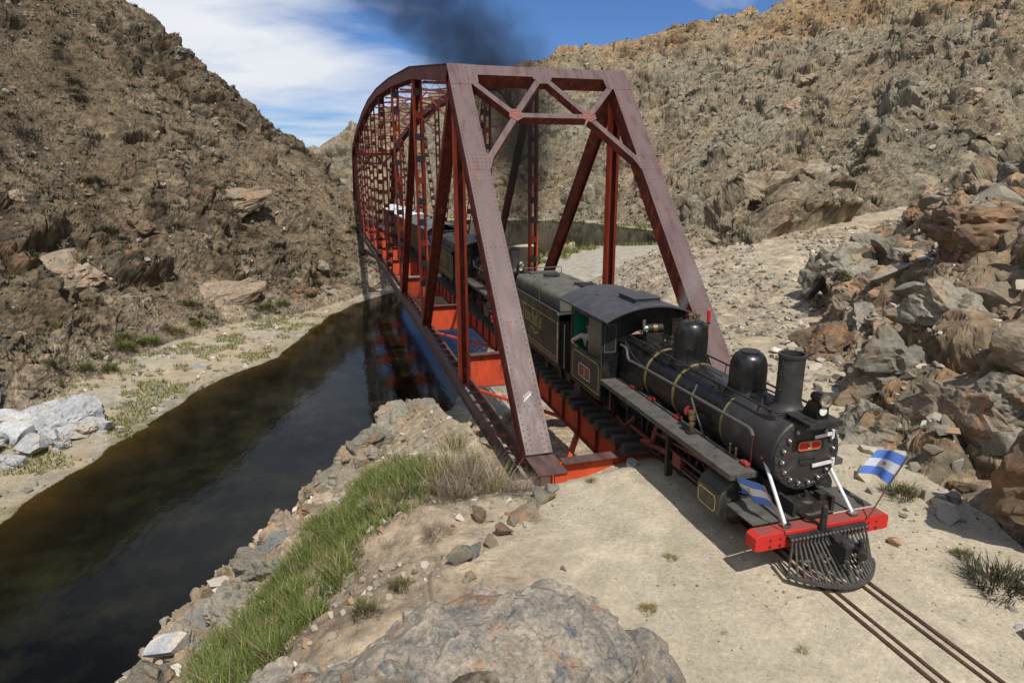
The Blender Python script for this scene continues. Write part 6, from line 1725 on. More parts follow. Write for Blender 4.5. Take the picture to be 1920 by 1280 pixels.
# outcrops on the hillsides
def outcrops(n, box, key, lo, hi, smin, smax, protos, lab, grp, sink, flat):
    t = R7.uniform(0, 1, (6000, 3)); X_ = box[0] + (box[1] - box[0]) * t[:, 0]; Y_ = box[2] + (box[3] - box[2]) * t[:, 1]
    _, _, q = terrain(X_, Y_)
    d = q[key]; ok = (d > lo) & (d < hi) & (q['rocky'] > .45)
    out = []
    for x, y, u in zip(X_[ok], Y_[ok], t[ok, 2]):
        s = smin + (smax - smin) * u ** 2
        if all((x - a) ** 2 + (y - b) ** 2 > (1.1 * (s + c)) ** 2 for a, b, c in out): out.append((x, y, s))
        if len(out) >= n: break
    zo = ground_zs([o[0] for o in out], [o[1] for o in out])
    scatter_rocks('outcrop', out, protos, lambda i: lab(i, out[i] + (zo[i],)), grp, 'rock outcrop', sink=sink, tilt=.5, flat=flat)
outcrops(40, (-62, 6, 18, 92), 'd_l', 1.5, 48, .7, 2.2, P_BIG, lambda i, o: ('big' if o[2] > 1.5 else 'small') + ' weathered outcrop ' + ('high on' if o[3] > 16 else 'halfway up' if o[3] > 5 else 'low on') + ' the left hillside ' + ('towards the bridge' if o[0] > -18 else 'at its middle' if o[0] > -36 else 'towards the upper left'), 'outcrops on the left hill', .55, .7)
outcrops(40, (26, 150, 36, 220), 'd_r', 2, 70, 1.2, 3.6, P_BIG, lambda i, o: ('big' if o[2] > 2.2 else 'small') + ' craggy outcrop ' + ('high on' if o[3] > 35 else 'halfway up' if o[3] > 14 else 'low on') + ' the right hillside ' + ('behind the bridge' if o[0] < o[1] * .55 else 'above the sandy gully'), 'outcrops on the right hill', .55, .8)
for (x, y, s, pr, lb) in ((-18.2, 55.6, 3.6, P_BIG[2], 'large tan slab with an undercut foot at the left bank'), (-28.5, 47.5, 3.0, P_BIG[5], 'tan block with a dark cleft low on the left hillside'), (-17.5, 68.5, 3.4, P_BIG[2], 'smooth tan slab halfway up the left hill near the bridge'), (-7.0, 65.5, 1.5, P_BIG[0], 'grey rock at the water edge below the far bridge end'), (-38, 52, 3.2, P_BIG[4], 'dark cleft outcrop in the left hill at the left edge')):
    place('outcrop', pr, (x, y, ground_z(x, y) - .1 * s), (s, s * .8, s * .55), (.25, -.3, .6), lb, 'rock outcrop', 'outcrops on the left hill')
place('stone', P_BLUE[0], (-17.6, 39.6, ground_z(-17.6, 39.6) + .12), (1.0, .55, .35), (0, .1, .6), 'lone flat grey stone lying on the sandy left bank', 'stone')

# ------------------------------------------------------------------ loose stones too many to count
def attr_mat(name, rough=.9, transl=0.0):
    m, nt, b = new_mat(name)
    N, L = nt.nodes, nt.links
    at = N.new('ShaderNodeAttribute'); at.attribute_name = 'albedo'
    L.new(at.outputs['Color'], b.inputs['Base Color'])
    b.inputs['Roughness'].default_value = rough; b.inputs['Specular IOR Level'].default_value = .2
    if transl:
        out = [n for n in N if n.type == 'OUTPUT_MATERIAL'][0]
        t = N.new('ShaderNodeBsdfTranslucent'); L.new(at.outputs['Color'], t.inputs['Color'])
        mx_ = N.new('ShaderNodeMixShader'); mx_.inputs['Fac'].default_value = transl
        L.new(b.outputs[0], mx_.inputs[1]); L.new(t.outputs[0], mx_.inputs[2]); L.new(mx_.outputs[0], out.inputs['Surface'])
    return m
M_STONES = attr_mat('loose_stone', .9)
M_LEAF = attr_mat('leaf_and_stem', .75, .22)

def raw_mesh(name, v, tri, col, matl, flat=True):
    me = bpy.data.meshes.new(name)
    me.vertices.add(len(v)); me.vertices.foreach_set('co', v.astype(np.float32).ravel())
    me.loops.add(tri.size); me.loops.foreach_set('vertex_index', tri.astype(np.int32).ravel())
    me.polygons.add(len(tri)); me.polygons.foreach_set('loop_start', np.arange(0, tri.size, 3, dtype=np.int32))
    me.update(calc_edges=True)
    at = me.color_attributes.new('albedo', 'FLOAT_COLOR', 'POINT')
    at.data.foreach_set('color', np.concatenate([col, np.ones((len(col), 1))], 1).astype(np.float32).ravel())
    me.materials.append(matl); me.validate()
    if flat: me.shade_flat()
    return me
def hull(seed, n=13, flat=.7):
    r = np.random.default_rng(seed); p = r.normal(size=(n, 3)); p /= np.linalg.norm(p, axis=1)[:, None]
    p *= r.uniform(.75, 1.0, (n, 1)) * np.array([1, .8, flat])
    bm = bmesh.new(); [bm.verts.new(q) for q in p]
    bmesh.ops.convex_hull(bm, input=bm.verts); bmesh.ops.triangulate(bm, faces=bm.faces)
    loose = [q for q in bm.verts if not q.link_faces]; bmesh.ops.delete(bm, geom=loose, context='VERTS')
    bm.verts.index_update()
    v = np.array([q.co[:] for q in bm.verts]); f = np.array([[x.index for x in q.verts] for q in bm.faces]); bm.free()
    return v, f
HULLS = [hull(500 + k, 12, .55 + .06 * k) for k in range(6)]
PAL = np.array([(.36, .31, .235), (.28, .235, .175), (.42, .37, .30), (.235, .212, .17), (.33, .215, .135), (.17, .145, .115), (.48, .44, .37), (.27, .25, .20)])
def stones(name, X_, Y_, S_, dark=1.0, pal=PAL):
    n = len(X_); zs = ground_zs(X_, Y_)
    V_, T_, C_, base = [], [], [], 0
    which = RNG.integers(0, len(HULLS), n)
    for h in range(len(HULLS)):
        idx = np.where(which == h)[0]
        if not len(idx): continue
        v, f = HULLS[h]; k = len(idx)
        a = RNG.uniform(0, 6.28, k); t = RNG.uniform(-.6, .6, k)
        ca, sa, ct, st = np.cos(a), np.sin(a), np.cos(t), np.sin(t)
        P = v[None] * (S_[idx][:, None, None] * RNG.uniform(.7, 1.2, (k, 1, 3)))
        x1 = P[..., 0] * ct[:, None] + P[..., 2] * st[:, None]; z1 = -P[..., 0] * st[:, None] + P[..., 2] * ct[:, None]; y1 = P[..., 1]
        W = np.stack([x1 * ca[:, None] - y1 * sa[:, None] + X_[idx][:, None], x1 * sa[:, None] + y1 * ca[:, None] + Y_[idx][:, None], z1 + (zs[idx] + S_[idx] * .18)[:, None]], -1)
        V_.append(W.reshape(-1, 3)); T_.append((f[None] + (np.arange(k) * len(v))[:, None, None] + base).reshape(-1, 3))
        c = pal[RNG.integers(0, len(pal), k)] * RNG.uniform(.7, 1.25, (k, 1)) * dark
        C_.append(np.repeat(c, len(v), 0)); base += k * len(v)
    me = raw_mesh(name, np.concatenate(V_), np.concatenate(T_), np.concatenate(C_), M_STONES)
    o = bpy.data.objects.new(name, me); COL.objects.link(o); tag(o, kind='stuff'); return o
def sample(n, box, test, m=6):
    X_ = RNG.uniform(box[0], box[1], n * m); Y_ = RNG.uniform(box[2], box[3], n * m)
    z, c, q = terrain(X_, Y_)
    k = np.where(test(X_, Y_, z, q))[0][:n]
    return X_[k], Y_[k]
def sizes(n, a, b, p=3.0): return a + (b - a) * RNG.uniform(0, 1, n) ** p
clump = lambda x, y, s=1.3, k=0: fbm(x / s, y / s, 900 + k, 3)
X_, Y_ = sample(1700, (-10.5, -2.8, -6.5, 9), lambda x, y, z, q: (q['sandm'] < .75) & (clump(x, y) > -.18) & q['onup'] & (z > -3.6) & ((x < -3.4) | (y > 1)))
stones('loose_rubble', X_, Y_, sizes(len(X_), .015, .15, 3.5))
X_, Y_ = sample(1500, (-6, 7, -10, 0), lambda x, y, z, q: (np.abs(x) > .8) & (clump(x, y, 2.2, 1) + .10 * x > -.15) & (q['which'] == 0))
stones('sand_pebbles', X_, Y_, sizes(len(X_), .008, .045, 2.5), 1.05)
X_, Y_ = sample(2600, (1.5, 30, -10, 26), lambda x, y, z, q: (q['d_n'] > -2.6) & (q['d_n'] < 6) & (clump(x, y, 1.6, 2) > -.1) & (RNG.uniform(0, 1, len(x)) < np.exp(-np.maximum(-q['d_n'], 0) * .8)))
stones('crag_rubble', X_, Y_, sizes(len(X_), .03, .34))
X_, Y_ = sample(7000, (3.2, 34, 2, 48), lambda x, y, z, q: (q['which'] == 0) & (clump(x, y, 3.0, 3) > -.22) & (z < 2) & ((x > 5) | (y > 6)) & (np.abs(x - 15.5 - .55 * (y - 12)) > 1.3))
stones('talus_stones', X_, Y_, sizes(len(X_), .03, .28, 2.8), .92, PAL[[0, 1, 2, 0, 3, 7, 7, 3]])
X_, Y_ = sample(420, (-12.5, 6, -2, 16), lambda x, y, z, q: (q['d_up'] < 1.3) & (q['d_up'] > -3.2))
stones('bank_rubble', X_, Y_, sizes(len(X_), .05, .28))
X_, Y_ = sample(5200, (-70, 8, 14, 96), lambda x, y, z, q: (q['which'] == 1) & (clump(x, y, 4, 4) > -.1))
stones('hillside_stones', X_, Y_, sizes(len(X_), .08, .50, 4), .62)
X_, Y_ = sample(1500, (-32, -2, 10, 66), lambda x, y, z, q: (q['which'] == 0) & (q['d_riv'] < -.2) & (clump(x, y, 2.5, 5) > .02) & ~q['onup'])
stones('shore_stones', X_, Y_, sizes(len(X_), .05, .40, 4), 1.0)
X_, Y_ = sample(5200, (26, 190, 34, 300), lambda x, y, z, q: (q['which'] == 3) & (clump(x, y, 9, 6) > -.1))
stones('hillside_stones', X_, Y_, sizes(len(X_), .2, 1.0, 4) * np.clip(np.hypot(X_, Y_) / 130, .4, 1.3), .68)

# ------------------------------------------------------------------ plants
def blades(px, py, pz, h, w, lean, az, col, seg=2, curl=.35):
    """tapered bent blades as triangles; arrays of equal length"""
    n = len(px); dxy = np.stack([np.cos(az), np.sin(az)], 1); sd = np.stack([-np.sin(az), np.cos(az)], 1)
    rows = []
    for k in range(seg + 1):
        t = k / seg; bend = lean * t + curl * lean * t * t
        c = np.stack([px + dxy[:, 0] * bend * h, py + dxy[:, 1] * bend * h, pz + h * t * np.sqrt(np.maximum(1 - (lean * .6 * t) ** 2, .15))], 1)
        if k < seg:
            ww = (w * (1 - .55 * t))[:, None] / 2
            off = np.concatenate([sd, np.zeros((n, 1))], 1) * ww
            rows += [c - off, c + off]
        else: rows.append(c)
    V_ = np.stack(rows, 1); m = V_.shape[1]
    t_ = []
    for k in range(seg - 1): a = 2 * k; t_ += [(a, a + 1, a + 3), (a, a + 3, a + 2)]
    a = 2 * (seg - 1); t_.append((a, a + 1, a + 2))
    T_ = np.array(t_)[None] + (np.arange(n) * m)[:, None, None]
    g = np.linspace(.75, 1.15, m)[None, :, None]
    C_ = np.clip(col[:, None, :] * np.ones((1, m, 1)) * 1.0, 0, 1)
    return V_.reshape(-1, 3), T_.reshape(-1, 3), C_.reshape(-1, 3)
def blade_object(name, args, kind='stuff', label=None, cat=None, group=None, origin=(0, 0, 0)):
    V_, T_, C_ = blades(*args[:8], **(args[8] if len(args) > 8 else {}))
    me = raw_mesh(name, V_, T_, C_, M_LEAF)
    o = bpy.data.objects.new(name, me); COL.objects.link(o); o.location = origin
    return tag(o, label, cat, group, kind)
def mixcol(n, cols, p=None, v=.25):
    c = np.array(cols)[RNG.choice(len(cols), n, p=p)]
    return c * RNG.uniform(1 - v, 1 + v, (n, 1))
GREEN = [(.120, .155, .032), (.085, .125, .028), (.160, .180, .048), (.24, .205, .095), (.060, .080, .026)]
STRAW = [(.42, .34, .175), (.34, .27, .14), (.26, .205, .12), (.48, .40, .23)]
# the strip of green grass along the near bank
STRIP = [(-10.6, -2.6), (-10.3, -.9), (-9.7, .9), (-8.9, 2.3), (-7.9, 4.1), (-7.0, 5.4), (-6.2, 5.2), (-5.5, 3.6), (-4.9, 2.2), (-4.6, 1.2), (-5.2, .1), (-6.0, -.7), (-6.9, -1.7), (-7.5, -3.0), (-8.2, -4.4), (-9.2, -4.4), (-10.2, -3.6)]
n_ = 80000
gx_, gy_ = RNG.uniform(-11.2, -4, n_), RNG.uniform(-5, 6.5, n_)
sdv = poly_sd(gx_ + .5 * fbm(gx_ / .8, gy_ / .8, 931, 3), gy_ + .5 * fbm(gx_ / .8, gy_ / .8, 932, 3), STRIP)
den = np.clip(sdv / .55, 0, 1) * sstep((fbm(gx_ / .55, gy_ / .55, 933, 3) + .24) / .35)
k_ = RNG.uniform(0, 1, n_) < den
gx_, gy_, sdv = gx_[k_], gy_[k_], sdv[k_]
tuft = fbm(gx_ / .45, gy_ / .45, 934, 2)
dry = sstep((fbm(gx_ / 1.4, gy_ / 1.4, 935, 3) + .12 - .25 * np.clip(sdv, 0, 1)) / .3)
gc = mixcol(len(gx_), GREEN, [.30, .26, .20, .10, .14]); gs = mixcol(len(gx_), STRAW)
gc = np.where((RNG.uniform(0, 1, len(gx_)) < .07 + .32 * dry)[:, None], gs * .8, gc)
gh = (.20 + .22 * RNG.uniform(0, 1, len(gx_)) + .26 * tuft) * np.clip(.45 + sdv, .45, 1.05)
gc = gc * (1 + .55 * fbm(gx_ / .6, gy_ / .6, 936, 3))[:, None]
blade_object('bank_grass', (gx_, gy_, ground_zs(gx_, gy_) - .03, gh, RNG.uniform(.010, .022, len(gx_)), RNG.uniform(.05, .95, len(gx_)), RNG.normal(2.2, 1.5, len(gx_)), gc))
# sparse grass on the far bank and by the upstream water
X_, Y_ = sample(9000, (-26, -8, 22, 58), lambda x, y, z, q: (q['which'] == 0) & ~q['onup'] & (q['d_riv'] < .3) & (clump(x, y, 3, 11) + .2 * (np.abs(q['d_riv'] + 4) < 3) > .22))
n = len(X_); blade_object('shore_grass', (X_, Y_, ground_zs(X_, Y_) - .02, RNG.uniform(.12, .38, n), RNG.uniform(.03, .07, n), RNG.uniform(.2, .9, n), RNG.uniform(0, 6.28, n), mixcol(n, [(.20, .21, .06), (.12, .15, .04), (.32, .28, .13)])))
X_, Y_ = sample(9000, (20, 90, 88, 215), lambda x, y, z, q: (np.abs(q['d_riv']) < 5) & (z > -8.7) & (z < -6.6) & (clump(x, y, 7, 12) > -.08))
n = len(X_); blade_object('shore_grass', (X_, Y_, ground_zs(X_, Y_) - .02, RNG.uniform(.3, .9, n), RNG.uniform(.15, .3, n), RNG.uniform(.2, .9, n), RNG.uniform(0, 6.28, n), mixcol(n, [(.13, .15, .035), (.085, .11, .03), (.20, .19, .05)])))

def bush_mesh(name, seed, n, cols, p=None, spread=1.0, tall=.75, w=(.03, .07), h=(.25, .55), lean=(.2, 1.0), twig=0):
    """a rounded clump of leafy stems, unit size"""
    global RNG
    keep = RNG; RNG = np.random.default_rng(seed)
    r = np.sqrt(RNG.uniform(0, 1, n)) * .62 * spread; a = RNG.uniform(0, 6.28, n)
    lump = 1 + .3 * np.sin(a * 3 + seed) + .2 * np.sin(a * 5 + 2 * seed)
    x, y = r * np.cos(a) * lump, r * np.sin(a) * lump
    z = tall * np.maximum(1 - (r / .75) ** 2, .02) * RNG.uniform(.0, .75, n)
    V_, T_, C_ = blades(x, y, z - .05, RNG.uniform(*h, n), RNG.uniform(*w, n), RNG.uniform(*lean, n), a + RNG.uniform(-1.1, 1.1, n), mixcol(n, cols, p, .35))
    RNG = keep
    return raw_mesh(name, V_, T_, C_, M_LEAF)
DARKG = [(.060, .062, .030), (.085, .080, .042), (.045, .050, .026), (.11, .095, .055)]
OLIVE = [(.13, .125, .045), (.095, .10, .035), (.17, .145, .06), (.07, .075, .03)]
PURP = [(.125, .100, .085), (.095, .078, .068), (.16, .13, .10), (.075, .066, .055)]
YELL = [(.30, .22, .055), (.24, .185, .06), (.18, .15, .05)]
B_DARK = [bush_mesh('bush', 700 + k, 480, DARKG, w=(.016, .04), h=(.2, .5)) for k in range(3)]
B_OLIVE = [bush_mesh('bush', 720 + k, 480, OLIVE, w=(.016, .04), h=(.2, .5)) for k in range(2)]
B_PURP = [bush_mesh('bush', 740 + k, 480, PURP, w=(.010, .024), h=(.3, .65)) for k in range(3)]
B_GREEN = [bush_mesh('bush', 760 + k, 480, GREEN, w=(.016, .036)) for k in range(2)]
B_YELL = [bush_mesh('bush', 780 + k, 380, YELL, tall=.5, w=(.014, .035)) for k in range(2)]
B_TUFT = [bush_mesh('grass_tuft', 790 + k, 150, STRAW + GREEN[:2], tall=.1, spread=.5, w=(.012, .026), h=(.5, 1.0), lean=(.1, .9)) for k in range(2)]
B_DRY = [bush_mesh('dry_bush', 800 + k, 620, [(.24, .185, .135), (.17, .13, .105), (.32, .255, .17), (.13, .10, .085)], tall=.55, w=(.006, .014), h=(.35, .75), lean=(.2, 1.1)) for k in range(2)]

def plant(name, me, x, y, s, label, group=None, cat='bush', hs=1.0):
    return place(name, me, (x, y, ground_z(x, y) - .02), (s, s * R7.uniform(.85, 1.15), s * hs), (0, 0, R7.uniform(0, 6.28)), label, cat, group)
def scatter_bushes(n, box, key, lo, hi, smin, smax, picks, label, group, dens, cuts, zones):
    t = R7.uniform(0, 1, (n * 14, 3)); X_ = box[0] + (box[1] - box[0]) * t[:, 0]; Y_ = box[2] + (box[3] - box[2]) * t[:, 1]
    z, _, q = terrain(X_, Y_)
    ok = np.where((q[key] > lo) & (q[key] < hi) & (dens(X_, Y_, z) > R7.uniform(-.3, .4, len(X_))))[0][:n]
    gz = dict(zip(ok, ground_zs(X_[ok], Y_[ok])))
    for i in ok:
        s = smin + (smax - smin) * t[i, 2] ** 2
        me = picks[int(R7.integers(len(picks)))]
        kind_ = 'dark green' if me in B_DARK else 'greyish purple' if me in B_PURP else 'olive' if me in B_OLIVE else 'straw yellow'
        size_ = 'large' if s > smin + .5 * (smax - smin) else 'mid sized' if s > smin + .2 * (smax - smin) else 'small'
        zone_ = zones[sum(gz[i] > k for k in cuts)]
        place('bush', me, (X_[i], Y_[i], gz[i] - .04 * s), (s, s * R7.uniform(.8, 1.2), s * R7.uniform(.7, 1.0)), (0, 0, R7.uniform(0, 6.28)), f'{size_} {kind_} bush {zone_} {label}', 'bush', group)
scatter_bushes(135, (-62, 6, 16, 92), 'd_l', .3, 52, .5, 1.75, B_DARK + B_PURP[:2] + B_OLIVE[:1], 'the rocky left hillside', 'bushes on the left hill', lambda x, y, z: fbm(x / 9, y / 9, 941, 3), (0, 10, 20), ('at the foot of', 'low on', 'halfway up', 'high on'))
scatter_bushes(95, (22, 110, 30, 150), 'd_r', -1, 45, .6, 2.0, B_PURP + B_DARK + B_YELL[:1], 'the slope behind the right end post', 'bushes on the right hill', lambda x, y, z: fbm(x / 12, y / 12, 951, 3) + .25 * (z < 12), (3, 10, 22), ('at the foot of', 'low on', 'halfway up', 'high on'))
scatter_bushes(26, (6, 30, 1, 24), 'd_n', -.4, 9, .35, .9, B_OLIVE + B_YELL + B_PURP, 'the crag right of the line', 'bushes of the crag', lambda x, y, z: fbm(x / 4, y / 4, 961, 3), (.8, 2.5), ('at the foot of', 'midway up', 'on top of'))
# far scrub beyond counting
def far_scrub(name, n, box, key, which, size, cols, seed):
    X_, Y_ = sample(n, box, lambda x, y, z, q: (q['which'] == which) & (clump(x, y, 6, seed) > -.02) & (q[key] > .3), 5)
    k = 16; n = len(X_); s = size[0] + (size[1] - size[0]) * RNG.uniform(0, 1, n) ** 2.5
    z = ground_zs(X_, Y_)
    rep = lambda a: np.repeat(a, k)
    r, a = np.sqrt(RNG.uniform(0, 1, n * k)) * .55, RNG.uniform(0, 6.28, n * k)
    c = np.repeat(mixcol(n, cols, None, .3), k, 0) * RNG.uniform(.7, 1.3, (n * k, 1))
    blade_object(name, (rep(X_) + r * np.cos(a) * rep(s), rep(Y_) + r * np.sin(a) * rep(s), rep(z) - .03, RNG.uniform(.35, .85, n * k) * rep(s), RNG.uniform(.12, .24, n * k) * rep(s), RNG.uniform(.1, .9, n * k), a, c))
far_scrub('hillside_scrub', 8000, (-75, 8, 14, 100), 'd_l', 1, (.12, .80), DARKG + PURP[:2] + DARKG + OLIVE[:1], 21)
far_scrub('hillside_scrub', 5200, (24, 200, 30, 310), 'd_r', 3, (.25, 1.5), PURP + DARKG + OLIVE[:2], 22)

# named plants
for (x, y, s, me, lb) in ((-24.6, 37.4, .95, B_GREEN[0], 'round green bush on the left bank above the white boulders'), (-23.4, 38.4, 1.0, B_GREEN[1], 'second round green bush on the left bank, a step nearer the water'),
        (-23.4, 42.4, 1.15, B_GREEN[0], 'green bush at the hill foot left of the bank bend'), (-22.2, 44.6, 1.3, B_GREEN[1], 'larger green bush at the hill foot, right of its neighbour'), (-23.7, 43.9, 1.3, B_OLIVE[1], 'olive brown bush just above the larger green bush'),
        (-25.8, 35.2, .75, B_OLIVE[0], 'small olive bush left of the round green ones'), (-20.6, 47.4, 1.0, B_YELL[0], 'straw coloured bush at the hill foot near the tan slab'), (-19.3, 49.5, 1.1, B_GREEN[0], 'green bush beside the large tan slab'),
        (-13.9, 56.0, 1.3, B_GREEN[1], 'green bush on the bank below the smooth slab'), (-12.4, 57.4, 1.1, B_GREEN[0], 'green bush closest to the far bridge end')):
    plant('bush', me, x, y, s, lb, 'bushes on the left bank')
plant('dry_bush', B_DRY[0], -4.55, .15, .95, 'big dry purplish brush between the grass strip and bridge chord', 'dry brush by the bridge foot', hs=1.1)
plant('dry_bush', B_DRY[1], -5.05, -.55, .62, 'dry tan brush in front of the purplish one', 'dry brush by the bridge foot', hs=1.0)
plant('dry_bush', B_DRY[1], -3.70, -.95, .55, 'pale leafless twigs against the bridge shoe', 'dry brush by the bridge foot', hs=.8)
plant('dry_bush', B_DRY[0], -5.7, -2.1, .38, 'small purplish dry brush on the stony slope', 'dry brush by the bridge foot', hs=.7)
plant('dry_bush', B_DRY[1], -2.2, .9, .5, 'leafless twigs growing up inside the bridge behind the floor beam', 'dry brush by the bridge foot', hs=1.6)
for k, (x, y) in enumerate(((-4.9, .9), (-4.3, 1.1), (-5.2, .35), (-4.1, -.35), (-5.0, 1.6), (-4.5, 2.3))):
    plant('grass_tuft', B_TUFT[k % 2], x, y, R7.uniform(.55, .8), 'tall straw coloured grass tuft round the dry brush beside the bridge', 'straw tufts beside the bridge', 'grass tuft', hs=1.2)
for (x, y, s, me, lb) in ((-2.23, -1.2, .16, B_YELL[0], 'tiny olive plant in the sand before the orange floor beam'), (-2.1, -4.23, .15, B_YELL[1], 'tiny yellow-green plant in the open sand left of the engine'),
        (-3.08, -5.29, .17, B_YELL[0], 'small tan cushion plant in the sand nearer the boulders'), (-1.5, -6.64, .15, B_TUFT[0], 'small green grass tuft in the sand left of the rails'), (-2.28, -6.03, .07, B_YELL[1], 'very small yellow sprig in the sand between cushion plant and rails'),
        (3.37, -3.63, .42, B_OLIVE[0], 'yellow-green bush behind the right flag stick'), (2.6, -5.55, .22, B_OLIVE[1], 'small olive tuft at the foot of the right hand boulder'), (2.35, -6.35, .62, B_DARK[0], 'dark spiky bush at the right edge on the sand'),
        (-7.1, -4.1, .3, B_OLIVE[0], 'small olive plant on the slope above the grey slab'), (-6.5, -3.5, .28, B_OLIVE[1], 'pale green sprigs at the left shoulder of the big boulder')):
    plant('small_plant', me, x, y, s, lb, None, 'plant')
# ------------------------------------------------------------------ people
M_SKIN = mat('skin', (.42, .24, .16), (.38, .21, .14), 8, .55)
M_HAIR = mat('dark_hair', (.02, .015, .012), None, 8, .6)
M_VEST = mat('dark_vest', (.030, .030, .026), (.045, .043, .036), 9, .8)
M_SHIRT = mat('pale_pink_shirt', (.52, .40, .34), (.44, .34, .29), 9, .8)
M_BLUEJ = mat('blue_jacket', (.055, .10, .34), (.045, .08, .28), 9, .75)
M_TROUS = mat('dark_trousers', (.030, .032, .040), (.045, .046, .055), 9, .85)
M_GLOVE = mat('green_glove', (.03, .12, .09), None, 9, .8)
M_SHOE = mat('black_boot', (.02, .018, .016), None, 9, .5)

def skin_mesh(name, joints, edges, root, matl, parent, sub=2):
    """joints: name -> (position, radius); grown with a Skin modifier"""
    names = list(joints); ix = {n: i for i, n in enumerate(names)}
    off = origin_of(parent)
    me = bpy.data.meshes.new(name)
    me.from_pydata([tuple(Vector(joints[n][0]) - off) for n in names], [(ix[a], ix[b]) for a, b in edges], [])
    o = bpy.data.objects.new(name, me); COL.objects.link(o)
    sk = o.modifiers.new('skin', 'SKIN'); sk.use_smooth_shade = True
    for i, n in enumerate(names):
        r = joints[n][1]; r = r if hasattr(r, '__len__') else (r, r)
        me.skin_vertices[0].data[i].radius = r
        me.skin_vertices[0].data[i].use_root = (n == root)
    ss = o.modifiers.new('subd', 'SUBSURF'); ss.levels = sub; ss.render_levels = sub
    dg = bpy.context.evaluated_depsgraph_get()
    nm = bpy.data.meshes.new_from_object(o.evaluated_get(dg))
    bpy.data.objects.remove(o); nm.name = name
    nm.materials.clear(); nm.materials.append(matl)
    nm.polygons.foreach_set('use_smooth', [True] * len(nm.polygons))
    r_ = bpy.data.objects.new(name, nm); COL.objects.link(r_); r_.parent = parent
    return r_

